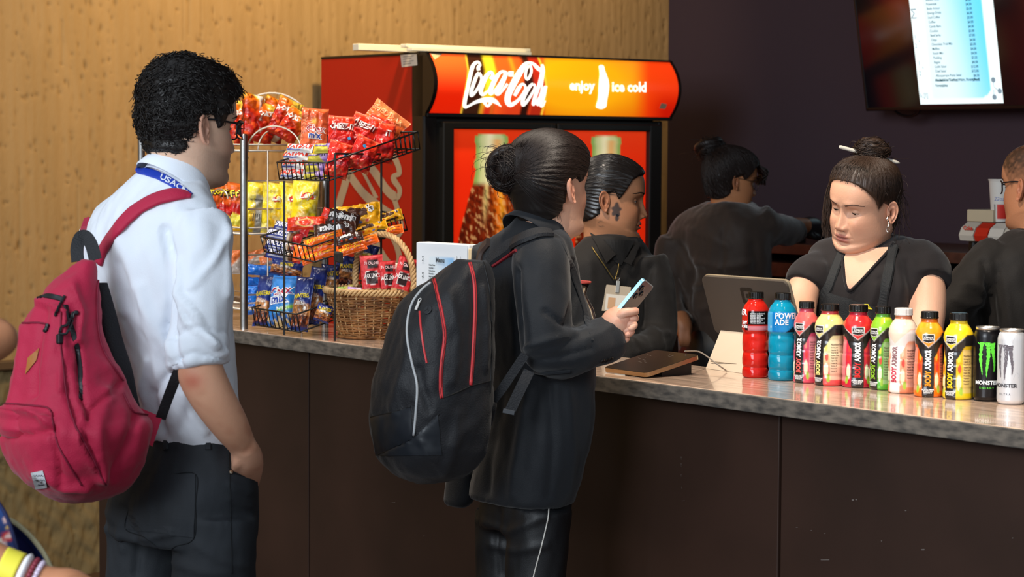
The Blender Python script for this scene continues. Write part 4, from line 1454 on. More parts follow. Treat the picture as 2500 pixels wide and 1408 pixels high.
# menu holder
a, b = onV(1015, 840, 3.66), onV(1142, 850, 3.66)
a[2] = b[2] = ZC
L_ = np.linalg.norm((b - a)[:2])
Rm = front_frame(np.array([*a[:2], 0]), np.array([*b[:2], 0]))
hh = onV(1015, 590, 3.66)[2] - ZC
mh = thing('menu_holder', 'white upright menu stand on the counter, between the wicker basket and the blazer woman', 'menu stand', (a + b) / 2)
m0 = lambda vf: xf(vf, a, Rm)
mesh('holder_body', m0(box(L_, 0.045, hh, 0.004, c=(L_ / 2, 0.024, hh / 2))), m_white, mh, smooth=False)
mesh('side_tab', m0(box(0.012, 0.05, hh - 0.012, 0.002, c=(L_ + 0.004, 0.026, hh / 2 - 0.004))), mat('cream_card'), mh, smooth=False)
n1, n2 = 30, 44
A, B = np.meshgrid(np.linspace(0, 1, n1), np.linspace(0, 1, n2), indexing='ij')
sh_w, sh_h = L_ - 0.006, hh - 0.004
ins = sstep(0.24, 0.28, A) * sstep(0.81, 0.79, A) * sstep(0.868, 0.860, B)
rc = np.where((A > 0.70) & (B > 0.78), np.hypot((A - 0.70) / 0.10, (B - 0.78) / 0.085), 0)
ins = ins * sstep(1.05, 0.95, rc)
pc = mixc('#e4edf6', mixc('#dcecf7', '#3fa9ee', sstep(0.35, 1.0, A + 0.5 * (B - 0.7))), ins)
sh_ = mesh('menu_sheet', m0((np.stack([0.003 + A * sh_w, np.full_like(A, -0.0006) - 0.0012 * np.sin(A * 3.1) * sstep(0.9, 1, B), 0.002 + B * sh_h], -1).reshape(-1, 3), grid(n1, n2))), mat('menu_sheet', None, 0.35, attr='Col'), mh, col=pc.reshape(-1, 3))
tx = []


def mtx(s, x, z, h, **k):
    v, f = text(s, h, **k)
    tx.append((np.c_[v[:, 0] + x * L_, np.full(len(v), -0.0026), v[:, 1] + z * hh], f))


mtx('Menu', 0.48, 0.815, 0.0125, bold=0.03)
for k, (s, p) in enumerate((('Bottle Water', '$4.00'), ('Can Soda', '$4.00'), ('Bottled Soda', '$4.50'), ('Powerade', '$4.50'), ('Body Armor', '$5.00'), ('Energy Drink', '$6.00'), ('Iced Coffee', '$5.00'), ('Coffee', '$4.00'), ('Candy Bars', '$4.00'), ('Cookies', '$3.00'), ('Beef Jerky', '$7.00'), ('Chips', '$4.00'))):
    mtx(s, 0.265, 0.775 - 0.0285 * k, 0.0043, bold=0.03, align='LEFT', sx=0.85)
    mtx(p, 0.70, 0.770 - 0.0285 * k, 0.0043, bold=0.03, align='RIGHT', sx=0.85)
for z in (0.815, 0.655):
    mtx('Σ', 0.15, z, 0.012)
    mtx('n=1', 0.15, z - 0.018, 0.0025)
for x in (0.80, 0.865):
    tx.append((np.array([[x * L_, -0.0026, 0.5 * hh], [x * L_ + 0.0011, -0.0026, 0.5 * hh], [x * L_ + 0.0011, -0.0026, 0.885 * hh], [x * L_, -0.0026, 0.885 * hh]]), [[0, 1, 2, 3]]))
mesh('menu_lettering', m0(join(*tx)), ink('#48555f'), sh_, smooth=False, kind='stuff')

# card-reader tablet
z0 = ZC + 0.012
A_, B_ = onZ(1472, 897, z0), onZ(1578, 911, z0)
B2, A2 = None, None
best = None
for t in np.linspace(0.1, 0.3, 81):
    q = proj(B_ + V * t)
    if best is None or abs(q[0] - 1703) < best[0]:
        best = (abs(q[0] - 1703), t)
tlen = best[1]
zb_ = onV(1703, 866, V @ (B_ + V * tlen))[2]
ex = (B_ - A_); lx = np.linalg.norm(ex); ex = ex / lx
ey = (B_ + V * tlen); ey[2] = zb_; ey = ey - B_; ly = np.linalg.norm(ey); ey = ey / ly
Rt = basis(ex, ey)
tb = thing('card_terminal', 'flat dark card terminal propped up on the counter beside the phone hand', 'card reader', A_)
pt = lambda vf: xf(vf, A_, Rt)


def rounded(wx, wy, r, n=6):
    p = []
    for cx_, cy_, a0 in ((wx - r, wy - r, 0), (r, wy - r, 90), (r, r, 180), (wx - r, r, 270)):
        for k in range(n + 1):
            a = math.radians(a0 + 90 * k / n)
            p.append((cx_ + r * math.cos(a), cy_ + r * math.sin(a)))
    return np.array(p)


def plate(wx, wy, r, z0_, z1_, n=6, inset=0.0):
    p = rounded(wx, wy, r, n)
    return loft([np.c_[p, np.full(len(p), z0_)], np.c_[p, np.full(len(p), z1_)]], flip=False)


mesh('body', pt(plate(lx, ly, 0.012, -0.010, 0.0)), mat('bronze_trim', '#a88c68', 0.3, 0.85), tb, smooth=False)
v, f = plate(lx - 0.003, ly - 0.003, 0.0105, 0.0, 0.0008)
mesh('glass_front', pt((v + [0.0015, 0.0015, 0], f)), mat('terminal_glass', '#241d19', 0.16, spec=0.5), tb, smooth=False)
c0, c1, c2, c3 = [A_ + ex * (lx * x) + ey * (ly * y) - np.array([0, 0, 0.011]) for x, y in ((0.1, 0.35), (0.94, 0.35), (0.94, 0.93), (0.1, 0.93))]
bt4 = [np.array([q[0], q[1], ZC + 0.0005]) for q in (c0, c1, c2, c3)]
mesh('wedge_foot', (np.array([c0, c1, c2, c3] + bt4), [[0, 3, 2, 1], [4, 5, 6, 7], [0, 1, 5, 4], [1, 2, 6, 5], [2, 3, 7, 6], [3, 0, 4, 7]]), mat('foot_black', '#0d0b0a', 0.6), tb, smooth=False)
sm = []
for k in range(9):
    x, y = rng.uniform(0.1, 0.8), rng.uniform(0.25, 0.85)
    l = rng.uniform(0.004, 0.03)
    q = np.array([[x * lx, y * ly, 0.0011], [x * lx + l, y * ly - 0.25 * l, 0.0011], [x * lx + l, y * ly - 0.25 * l + 0.0007, 0.0011], [x * lx, y * ly + 0.0007, 0.0011]])
    sm.append((q, [[0, 1, 2, 3]]))
mesh('smudges', pt(join(*sm)), mat('smudge', '#6d6258', 0.7), tb, smooth=False, kind='stuff')

# cable from the terminal to the register
cp = interp([onV(1672, 857, V @ (B_ + V * tlen)), onV(1700, 857, 3.78), onV(1718, 864, 3.78), onV(1750, 888, 3.765), onZ(1774, 905, ZC + 0.003)], 30)
mesh('cable', tube(cp, 0.0018, 6), mat('cable_grey', '#8d8378', 0.5), label='thin grey cable looping from the card terminal to the register stand', cat='cable', origin=cp[0])

# register: screen seen from the back on its beige stand
vs = 3.86
tl, tr, br, bl_ = onV(1711, 674, vs - 0.03), onV(1918, 688, vs - 0.03), onV(1948, 815, vs + 0.02), onV(1746, 812, vs + 0.02)
ex = tr - tl; lx = np.linalg.norm(ex); ex = ex / lx
ey = tl - bl_; ey = ey - ex * (ey @ ex); ly = np.linalg.norm(ey); ey = ey / ly
Rr = basis(ex, ey)       # z towards the customers
reg = thing('register', 'dark register screen seen from behind on a beige stand', 'register', np.array([*onZ(1770, 903, ZC)[:2], ZC]))
pr = lambda vf: xf(vf, bl_, Rr)
mesh('screen_back', pr(plate(lx, ly, 0.014, -0.006, 0.0)), mat('register_grey', '#4c443d', 0.5, spec=0.4), reg, smooth=False)
mesh('screen_edge', pr(plate(lx + 0.002, ly + 0.002, 0.015, -0.013, -0.006)), mat('register_edge', '#c9b698', 0.35, 0.6), reg, smooth=False)
mesh('screen_front', pr(plate(lx, ly, 0.014, -0.0145, -0.013)), mat('register_glass', '#101010', 0.15), reg, smooth=False)
lg = []
c_ = onV(1826, 722, vs - 0.015)
lc = (c_ - bl_) @ Rr
sq = 0.0215


def frame2d(ro, ri_, r1, r2):
    a, b = rounded(2 * ro, 2 * ro, r1) - ro, rounded(2 * ri_, 2 * ri_, r2) - ri_
    n = len(a)
    return np.c_[np.concatenate([a, b]), np.zeros(2 * n)], [[i, (i + 1) % n, n + (i + 1) % n, n + i] for i in range(n)]


v, f = join(frame2d(sq, sq * 0.56, sq * 0.3, sq * 0.14), (np.c_[rounded(sq * 0.52, sq * 0.52, sq * 0.1) - sq * 0.26, np.zeros(28)], [list(range(28))]))
v[:, 2] = 0.0008
v[:, :2] += lc[:2]
mesh('logo_mark', pr((v, f)), ink('#15120f'), reg, smooth=False, kind='stuff')
# stand: a leaning wedge
m_beige = mat('stand_beige', '#cbb9a2', 0.5)
p0, p1 = onZ(1723, 899, ZC + 0.0005), onZ(1836, 914, ZC + 0.0005)
vb = V @ p0
q0, q1 = onV(1776, 764, vb + 0.10), onV(1868, 772, vb + 0.10)
pts = [p0, p1, q1, q0, p0 + V * 0.022, p1 + V * 0.022, q1 + V * 0.045, q0 + V * 0.045]
for i in (4, 5):
    pts[i][2] = ZC + 0.0005
mesh('stand', (np.array(pts), [[0, 1, 2, 3], [4, 7, 6, 5], [0, 3, 7, 4], [1, 5, 6, 2], [3, 2, 6, 7], [0, 4, 5, 1]]), m_beige, reg, smooth=False)
mesh('stand_seam', tube([onV(1735, 882, vb + 0.008), onV(1845, 893, vb + 0.008)], 0.0009, 4), ink('#7d6e5c'), reg)
mesh('drawer_shelf', slab(-4.25, -3.75, VB + 0.005, VB + 0.16, 0.93, ZC - 0.02, 0.004), mat('carcass_black'), smooth=False, label='dark work shelf behind the counter ledge under the register', cat='shelf', origin=uvz(-3.9, VB + 0.2, 0.93))

# glass carafe between the blazer and the badge woman
gc_ = onV(1404, 885, 3.70); gc_[2] = ZC
k_ = gc_[1] / FPX
prof = [(0.001, 0.0), (44, 0), (52, 10), (55, 60), (53, 95), (44, 125), (32, 148), (26, 160), (30, 178), (37, 190)]
pin = [(34, 189), (27, 177), (23, 160), (29, 147), (41, 124), (50, 95), (52, 60), (49, 12), (42, 4), (0.001, 4)]
car = mesh('glass_carafe', xf(lathe(np.array(prof + pin) * k_, 40, caps=False), gc_), mat('clear_glass', '#fbf6ee', 0.02, trans=1.0, ior=1.45), label='clear glass carafe with a red rim half hidden behind the black blazer', cat='carafe', origin=gc_, smooth=True)
mesh('rim', xf(tube(np.stack([37 * k_ * np.cos(np.linspace(0, 6.28, 40, endpoint=False)), 37 * k_ * np.sin(np.linspace(0, 6.28, 40, endpoint=False)), np.full(40, 190 * k_)], -1), 0.0022, 6, closed=True), gc_), mat('rim_red', '#b8504a', 0.3), car)

# ------------------------------------------------------------------ bottles and cans
m_cap = mat('cap_black', '#15120f', 0.22, spec=0.7)
m_capw = mat('cap_white', '#d9d4ce', 0.3)


def bottle_base(px, py):
    b = onZ(px, py - 4, ZC)
    # the front of the base is what is seen: step back by the radius
    b = b + (b - CAM) / np.linalg.norm((b - CAM)[:2]) * 0.028 * np.array([1, 1, 0])
    b[2] = ZC
    return b


def cap_vf(r, z0_, z1_, n=48):
    pts = []
    a = np.arange(n) / n * 2 * PI
    rr = r * (1 + 0.018 * np.sign(np.sin(a * 24)))
    rings = []
    for z, k in ((z0_, 1.0), (z0_ + 0.0015, 1.03), (z0_ + 0.003, 1.03), (z0_ + 0.0035, 1.0), (z1_ - 0.002, 1.0), (z1_ - 0.0006, 0.96), (z1_, 0.88)):
        rings.append(np.stack([rr * k * np.cos(a), rr * k * np.sin(a), np.full(n, z)], -1))
    return loft(rings, flip=True)


def wrap(vf, rfun, phi0=0.0, z0_=0.0, lift=0.0006):
    """XY drawing onto a body of revolution whose front is -y"""
    v, f = vf
    z = v[:, 1] + z0_
    r = rfun(z) + lift
    ph = phi0 + v[:, 0] / np.maximum(r, 0.005)
    return np.stack([r * np.sin(ph), -r * np.cos(ph), z], -1), f


def revolve(prof, colf, h, n=96, m=120, wob=None):
    """closed body with a colour per vertex; colf(phi, t) with phi measured from the front"""
    pr = interp(np.asarray(prof, float), m) if False else np.asarray(prof, float)
    zz = np.linspace(pr[0, 1], pr[-1, 1], m)
    rr = np.interp(zz, pr[:, 1], pr[:, 0])
    k = np.array([1, 2, 1]) / 4.0
    rs = rr.copy(); rs[1:-1] = np.convolve(rr, k, 'valid'); rr = rs
    ph = np.arange(n) / n * 2 * PI - PI
    PH, ZZ = np.meshgrid(ph, zz, indexing='xy')
    RR = np.repeat(rr[:, None], n, 1)
    if wob is not None:
        RR = RR + wob(PH, ZZ / h)
    rings = np.stack([RR * np.sin(PH), -RR * np.cos(PH), ZZ], -1)
    v, f = loft(rings, True, flip=True)
    c = colf(PH, ZZ / h).reshape(-1, 3)
    c = np.concatenate([c, c[:1], c[-1:]])
    return (v, f), c, (lambda z: np.interp(z, zz, rr))


def facing(b, turn):
    d = CAM - b
    return math.atan2(d[1], d[0]) + PI / 2 + math.radians(turn)


m_juice = mat('sports_drink', None, 0.10, spec=0.6, attr='Col', trans=0.25, ior=1.35)
m_sleeve = mat('bottle_sleeve', None, 0.20, spec=0.6, attr='Col', coat=0.2)


def place(o, b, turn):
    o.location = b
    o.rotation_euler = (0, 0, facing(b, turn))


def powerade(px, py, top, wpx, label, c_liq, c_dark, style, turn):
    b = bottle_base(px, py)
    s_ = b[1] / FPX
    h = (py - top) * s_ * 0.985
    r = wpx / 2 * s_
    o = thing('drink_bottle', label, 'bottle', b, 'sports drink bottles on the counter')
    P_ = [(0.80, 0), (0.92, 0.012), (0.95, 0.05), (0.93, 0.10), (0.86, 0.125), (0.93, 0.15), (0.95, 0.22), (0.92, 0.27), (0.86, 0.295), (0.93, 0.32), (0.95, 0.40), (0.94, 0.48), (0.88, 0.525), (0.93, 0.545), (1.0, 0.56), (1.0, 0.76), (0.95, 0.80), (0.80, 0.85), (0.60, 0.885), (0.56, 0.90), (0.56, 0.925)]

    def colf(ph, t):
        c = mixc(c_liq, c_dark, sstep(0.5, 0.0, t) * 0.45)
        lab = sstep(0.552, 0.558, t) * sstep(0.785, 0.779, t)
        if style == 'blue':
            lc_ = mixc('#1a80d0', '#2fa4ea', sstep(-1.0, 0.6, ph))
            lc_ = mixc(lc_, '#15202c', sstep(0.0, 0.05, ph - 0.25 - (t - 0.56) * 9) * sstep(0.63, 0.62, t))
            lc_ = mixc(lc_, '#5cc0f4', sstep(-0.75, -0.8, ph))
        else:
            lc_ = mixc('#e23020', '#1a1312', sstep(-0.62, -0.55, ph) * sstep(0.615, 0.625, t))
            lc_ = mixc(lc_, '#1a1312', sstep(0.0, 0.06, ph + 0.55 - (0.70 - t) * 3.0) * sstep(-0.5, -0.58, ph) * sstep(0.72, 0.70, t) + sstep(-0.95, -0.85, ph) * sstep(-0.52, -0.58, ph) * sstep(0.64, 0.62, t))
            lc_ = mixc(lc_, '#e8909a', sstep(-0.62, -0.55, ph) * sstep(0.612, 0.606, t))
        c = mixc(c, lc_, lab)
        return mixc(c, c_dark, sstep(0.885, 0.9, t) * 0.35)
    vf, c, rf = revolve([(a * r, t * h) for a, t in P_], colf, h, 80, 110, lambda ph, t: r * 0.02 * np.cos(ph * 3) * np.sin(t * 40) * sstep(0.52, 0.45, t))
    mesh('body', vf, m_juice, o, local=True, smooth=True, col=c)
    mesh('cap', cap_vf(r * 0.565, 0.918 * h, h), m_cap, o, local=True, smooth=False)
    L = []
    if style == 'blue':
        for s, z, hh_ in (('POWER', 0.712, 0.0128), ('ADE', 0.640, 0.0128)):
            L.append(wrap(text(s, hh_, bold=0.03, sx=0.92, align='LEFT'), rf, -0.52, z * h))
        L.append(wrap(box(0.034, 0.0012, 0.0001, c=(0.0, 0, 0)), rf, 0.0, 0.617 * h))
        L.append(wrap(text('0', 0.006), rf, -0.85, 0.60 * h))
    else:
        L.append(wrap(text('ER', 0.0125, bold=0.05, align='RIGHT'), rf, -0.72, 0.735 * h))
        L.append(wrap(text('POWER', 0.0125, bold=0.05, align='RIGHT'), rf, -1.25, 0.735 * h))
        for k in range(7):
            L.append(wrap(text('vitamins and minerals'[: 20 - k % 3 * 3], 0.0038, bold=0.01, align='LEFT', sx=0.8), rf, -0.40, (0.745 - 0.018 * k) * h))
        L.append(wrap(text('50%', 0.008, bold=0.05, align='RIGHT'), rf, -0.62, 0.625 * h))
        L.append(wrap(text('MORE', 0.006, bold=0.05, align='RIGHT'), rf, -0.62, 0.585 * h))
    mesh('lettering', join(*L), ink('#f4f6f8', 0.3), o, local=True, smooth=False, kind='stuff')
    place(o, b, turn)


def armor(px, py, top, wpx, label, acc, acc2, side, low, turn, cap=None, white=False, sidetxt=False):
    b = bottle_base(px, py)
    s_ = b[1] / FPX
    h = (py - top) * s_ * 0.985
    r = wpx / 2 * s_
    o = thing('drink_bottle', label, 'bottle', b, 'labelled sports drink bottles in a row')
    P_ = [(0.84, 0), (0.97, 0.012), (1.0, 0.04), (0.99, 0.09), (0.955, 0.135), (1.0, 0.15), (1.0, 0.24), (0.965, 0.262), (0.985, 0.28), (0.98, 0.39), (0.935, 0.41), (0.955, 0.43), (0.93, 0.52), (0.90, 0.56), (0.93, 0.60), (0.98, 0.66), (1.0, 0.71), (0.96, 0.76), (0.84, 0.81), (0.68, 0.85), (0.575, 0.875), (0.56, 0.90), (0.56, 0.925)]
    BLK = '#26211f' if not white else '#efe6e0'

    def colf(ph, t):
        a = np.abs(ph)
        c = mixc(side, low, sstep(0.42, 0.12, t))
        # fruit slices either side of the band
        for (p0_, t0_, pa, ta, cc) in ((0.62, 0.20, 0.16, 0.09, '#f2ecd0'), (0.64, 0.20, 0.10, 0.065, '#e9efbf'), (0.78, 0.10, 0.14, 0.05, '#9ac23c'), (0.66, 0.36, 0.12, 0.05, '#d83a34'), (0.60, 0.48, 0.10, 0.05, acc2)):
            c = mixc(c, cc, 0.9 * sstep(1.15, 0.85, np.hypot((a - p0_) / pa, (t - t0_) / ta)))
        panel = sstep(0.86, 0.90, a) * sstep(2.0, 1.95, a) * sstep(0.07, 0.085, t) * sstep(0.585, 0.575, t)
        c = mixc(c, mixc(side, '#f4ece4', np.full_like(t, 0.34)), panel * 0.6)
        up = 0.585 + 0.145 * np.minimum(a, 1.15)
        lo = np.where(a < 0.40, -1.0, 0.47 + 0.15 * sstep(0.40, 1.1, a))
        blk = sstep(-0.006, 0.006, up - t) * sstep(-0.006, 0.006, t - lo)
        blk = np.maximum(blk, sstep(0.43, 0.40, a) * sstep(0.008, -0.008, t - up))
        c = mixc(c, BLK, blk)
        c = mixc(c, '#f4f0ea', 0.8 * np.exp(-((t - up) / 0.007) ** 2) * sstep(1.0, 0.8, a))
        c = mixc(c, acc, sstep(0.0, 0.012, t - up))
        c = mixc(c, acc2, sstep(0.0, 0.05, t - up - 0.07) * sstep(0.4, 0.9, a) * 0.7)
        # shield badge
        sh2 = np.maximum(a / 0.40, np.abs(t - 0.69 - 0.02 * a) / 0.052 + 0.15 * a / 0.40)
        if not white:
            c = mixc(c, '#f2ece6', sstep(1.04, 0.98, sh2))
            c = mixc(c, '#231e1d', sstep(0.92, 0.86, sh2))
        neck = sstep(0.868, 0.878, t)
        return mixc(c, mixc(low, '#3a1408', np.full_like(t, 0.35)), neck)
    vf, c, rf = revolve([(a * r, t * h) for a, t in P_], colf, h, 112, 120)
    mesh('body', vf, m_sleeve, o, local=True, smooth=True, col=c)
    mesh('cap', cap_vf(r * 0.60, 0.915 * h, h), cap or m_cap, o, local=True, smooth=False)

    def vert(s, z_, hh_, x_, **k):
        v, f = text(s, hh_, align='LEFT', **k)
        return wrap((np.c_[-v[:, 1] + x_, v[:, 0], v[:, 2]], f), rf, 0.0, z_ * h)
    k1 = 0.60
    w1 = text('BODY', 0.0118, align='LEFT', bold=0.05, sx=0.62)[0][:, 0].max()
    mesh('lettering', vert('BODY', 0.13, 0.0118, 0.0055, bold=0.05, sx=0.72), ink('#c8324a' if white else acc, 0.3), o, local=True, smooth=False, kind='stuff')
    w1 = text('BODY', 0.0118, align='LEFT', bold=0.05)[0][:, 0].max() * 0.72
    L = [vert('ARMOR', 0.13 + (w1 + 0.0015) / h, 0.0118, 0.0055, bold=0.05, sx=0.72)]
    if not white:
        L.append(wrap(text('SUPERIOR', 0.0032, bold=0.03), rf, 0, 0.695 * h))
        L.append(wrap(text('HYDRATION', 0.0032, bold=0.03), rf, 0, 0.672 * h))
        for k in range(3):
            L.append(wrap(text('SPORTS DRINK'[: 12 - 2 * k], 0.0028, bold=0.03), rf, 0, (0.085 - 0.018 * k) * h))
    mesh('lettering', join(*L), ink('#8f6a6e' if white else '#f6f4f2', 0.3), o, local=True, smooth=False, kind='stuff')
    L = []
    for k in range(11):
        L.append(wrap(text(('Nutrition Facts', 'Serving size', 'Calories 70', 'Total Fat 0g', 'Sodium 30mg', 'Total Carb', 'Sugars 18g', 'Protein 0g', 'Vitamin A', 'Potassium', 'Vitamin E')[k], 0.0030 if k else 0.0042, bold=0.01, align='LEFT', sx=0.85), rf, 0.92, (0.50 - 0.032 * k) * h))
    mesh('fine_print', join(*L), mat('print_brown', '#5a3a34', 0.5), o, local=True, smooth=False, kind='stuff')
    place(o, b, turn)


powerade(1843, 927, 714, 67, 'red sports drink bottle at the far left of the drinks row', '#e5281c', '#c01410', 'red', 0)
powerade(1908, 934, 716, 71, 'bright blue sports drink bottle second from the left of the row', '#12a0c4', '#0a7a9c', 'blue', 0)
armor(1967, 940, 738, 62, 'pink labelled bottle next to the bright blue one', '#e8605c', '#f08a78', '#cc4668', '#d84a62', -36)
armor(2024, 946, 744, 74, 'pale yellow shouldered bottle with a pinkish red lower half', '#ece38c', '#d8d060', '#e2d8a0', '#e2504e', -48)
armor(2093, 951, 746, 77, 'red shouldered bottle facing front, fifth from the left', '#e02a2c', '#f04a40', '#d8324a', '#c81c38', 0)
armor(2153, 957, 750, 62, 'green bottle with a yellow-green shoulder in the middle of the row', '#8cc22c', '#e8d838', '#6aa83a', '#58b032', -46)
armor(2203, 965, 754, 72, 'peach bottle with the only white cap', '#f6dcc6', '#f4c8a8', '#f0a884', '#e88a62', -36, cap=m_capw, white=True)
armor(2266, 974, 762, 72, 'orange labelled bottle facing front between peach and yellow bottles', '#f89a1e', '#ffb838', '#e85a1c', '#ee7414', -2)
armor(2338, 980, 766, 74, 'yellow bottle beside the black energy drink can', '#f6d01c', '#ffe04a', '#e6b81c', '#e8c818', -32)


def can(px, py, top, wpx, label, base, style, turn):
    b = bottle_base(px, py)
    s_ = b[1] / FPX
    h = (py - top) * s_ * 0.985
    r = wpx / 2 * s_
    o = thing('drink_can', label, 'can', b)
    body = [(0.72, 0), (0.80, 0.004), (0.93, 0.03), (0.99, 0.05), (1.0, 0.07), (1.0, 0.86), (0.98, 0.89), (0.90, 0.935), (0.83, 0.962)]
    rf = lambda z: np.interp(z, [q[1] * h for q in body], [q[0] * r for q in body])
    pr_ = np.array([(a * r, t * h) for a, t in body])
    mb = mat('can_' + style, base, 0.25 if style == 'black' else 0.35, 0.35, spec=0.6)
    mesh('body', lathe(pr_, 72), mb, o, local=True, smooth=True)
    mesh('lid', lathe([(0.83 * r, 0.960 * h), (0.865 * r, 0.975 * h), (0.865 * r, 0.995 * h), (0.84 * r, h), (0.80 * r, 0.992 * h), (0.78 * r, 0.97 * h), (0.001, 0.968 * h)], 72), mat('can_lid', '#d8d0c6', 0.3, 0.9), o, local=True, smooth=True)
    mesh('base_rim', lathe([(0.70 * r, 0.0), (0.80 * r, 0.001), (0.925 * r, 0.03 * h), (0.935 * r, 0.032 * h)], 72, caps=False), mat('can_rim', '#4a4a50', 0.3, 0.9), o, local=True, smooth=True)
    cl = []
    g = np.random.default_rng(5)
    for x0_, ztop_, zbot, w_ in ((-0.0128, 0.80, 0.36, 0.0046), (0.0005, 0.80, 0.33, 0.0050), (0.0135, 0.79, 0.40, 0.0044)):
        n = 26
        t = np.linspace(0, 1, n)
        xc = x0_ + 0.0020 * np.sin(t * 5 + x0_ * 300) + 0.001 * t
        ww = w_ * (1 - t) ** 0.6 * (1 + 0.35 * g.uniform(-1, 1, n)) + 0.0002
        zz = (ztop_ - (ztop_ - zbot) * t) * h
        v = np.concatenate([np.c_[xc - ww, zz, zz * 0], np.c_[xc + ww, zz, zz * 0]])
        cl.append((v, [[i, n + i, n + i + 1, i + 1] for i in range(n - 1)]))
        # barb at the top of each claw
        cl.append((np.array([[x0_ - 0.0105, 0.80 * h, 0], [x0_ + 0.004, 0.795 * h, 0], [x0_ + 0.003, 0.755 * h, 0], [x0_ - 0.004, 0.765 * h, 0]]), [[0, 1, 2, 3]]))
    cw = join(*[wrap(q, rf) for q in cl])
    mesh('claw_mark', cw, mat('claw_green', '#5fd63a', 0.4) if style == 'black' else mat('claw_grey', '#5f5a62', 0.4), o, local=True, smooth=False, kind='stuff')
    mesh('lettering', wrap(text('MONSTER', 0.0078, bold=0.04, sx=1.05), rf, 0, 0.235 * h), ink('#f2f4f2' if style == 'black' else '#3a3a40', 0.4), o, local=True, smooth=False, kind='stuff')
    mesh('lettering', wrap(text('ENERGY' if style == 'black' else 'ULTRA', 0.0042, bold=0.02, space=1.6), rf, 0, 0.175 * h if style == 'black' else 0.13 * h), mat('claw_green', '#5fd63a', 0.4) if style == 'black' else ink('#55555c', 0.4), o, local=True, smooth=False, kind='stuff')
    if style != 'black':
        fl = []
        for k in range(26):
            x, z = g.uniform(-0.03, 0.03), g.uniform(0.25, 0.85) * h
            fl.append(wrap(ribbon2d([(x, z), (x + g.uniform(-.004, .004), z + .006), (x + g.uniform(-.006, .006), z + 0.012)], 0.0006, 8), rf, 0, 0, 0.0004))
        mesh('scroll_print', join(*fl), mat('print_grey', '#b9bcc2', 0.4), o, local=True, smooth=False, kind='stuff')
    place(o, b, turn)


can(2408, 985, 800, 66, 'black energy drink can with a green claw mark', '#141214', 'black', 0)
can(2467, 993, 806, 68, 'white energy drink can at the right end of the row', '#d4d6da', 'white', -26)

# ------------------------------------------------------------------ behind the staff
m_brown = mat('back_shelf_brown', '#5b3627', 0.5, vary=(3, '#40261b', 0.8), stretch=(2, 12, 12))
bs = thing('back_shelf', 'brown back-bar shelving along the dark staff wall', 'shelf', uvz(-5.5, 6.65, 0))
for z0_, z1_ in ((1.225, 1.265), (1.135, 1.19), (1.08, 1.125)):
    mesh('board', slab(-7.0, -4.7, 6.32, 6.95, z0_, z1_, 0.003), m_brown, bs, smooth=False)
for u_ in (-7.0, -5.9, -4.73):
    mesh('upright', slab(u_, u_ + 0.03, 6.36, 6.93, 0, 1.225), mat('shelf_dark', '#1d1512', 0.6), bs, smooth=False)
mesh('back_panel', slab(-6.99, -4.7, 6.90, 6.94, 0.0, 1.08), mat('shelf_dark'), bs, smooth=False)
# dark jug on the shelf
jb = onV(1948, 618, 6.42); jb[2] = 1.266
jug = mesh('steel_jug', xf(lathe([(0.001, 0), (0.030, 0), (0.031, 0.05), (0.024, 0.075), (0.024, 0.085), (0.021, 0.085), (0.020, 0.07), (0.001, 0.05)], 28), jb), mat('jug_dark', '#3a342f', 0.35, 0.6), label='small dark metal jug on the back shelf under the gloved hands', cat='jug', origin=jb, smooth=True)

# fountain dispenser at the right
vd = 5.6
dp = onV(2400, 600, vd)
disp = thing('soda_dispenser', 'counter-top soda dispenser with white and red valve panels by the wall', 'dispenser', np.array([*dp[:2], 0.95]))
pz = lambda y: onV(2380, y, vd)[2]
ud = lambda x: U @ onV(x, 560, vd)
mesh('housing', slab(ud(2347), ud(2500), vd + 0.03, vd + 0.40, pz(700), pz(543), 0.01), mat('dispenser_black', '#17130f', 0.4), disp)
for k, (x0_, x1_, c_, s) in enumerate(((2347, 2381, '#cfc4b4', 'Coke'), (2384, 2415, '#c8301c', ''), (2418, 2452, '#d8d0c4', ''), (2455, 2490, '#cfc4b4', ''))):
    pts_ = []
    prof = [(vd + 0.03, pz(590)), (vd - 0.005, pz(588)), (vd - 0.012, pz(575)), (vd + 0.0, pz(556)), (vd + 0.03, pz(543))]
    rings = [[uvz(u_, a, b_) for a, b_ in prof] for u_ in (ud(x0_), ud(x1_))]
    mesh('valve_panel', loft(rings), mat('valve_' + c_[1:], c_, 0.3), disp, smooth=False)
    if s:
        v, f = text(s, 0.012, bold=0.04)
        c3_ = onV(2363, 561, vd - 0.012)
        mesh('lettering', xf((np.c_[v[:, 0], v[:, 2], v[:, 1]], f), c3_, RUV), ink('#c8301c'), disp, smooth=False, kind='stuff')
    mesh('nozzle', xf(lathe([(0.012, -0.05), (0.014, 0)], 14), uvz((ud(x0_) + ud(x1_)) / 2, vd + 0.03, pz(592))), mat('dispenser_black'), disp)
mesh('drip_tray', slab(ud(2347), ud(2500), vd - 0.02, vd + 0.40, pz(740), pz(700), 0.008), mat('dispenser_black'), disp)
mesh('plinth', slab(ud(2340), ud(2520), vd - 0.02, vd + 0.68, 0.0, pz(740), 0.004), mat('shelf_dark'), disp, smooth=False)
_ub = lambda x: U @ onV(x, 530, vd + 0.06)
bx = slab(_ub(2360), _ub(2424), vd + 0.06, vd + 0.2, pz(543), pz(513), 0.003)
mesh('paper_box', bx, mat('box_tan', '#c6b394', 0.7), smooth=False, label='small tan cardboard box on top of the soda dispenser', cat='box', origin=bx[0].mean(0))
cu = uvz(U @ onV(2441, 540, vd + 0.10), vd + 0.10, pz(542))
k_ = (cu[1]) / FPX
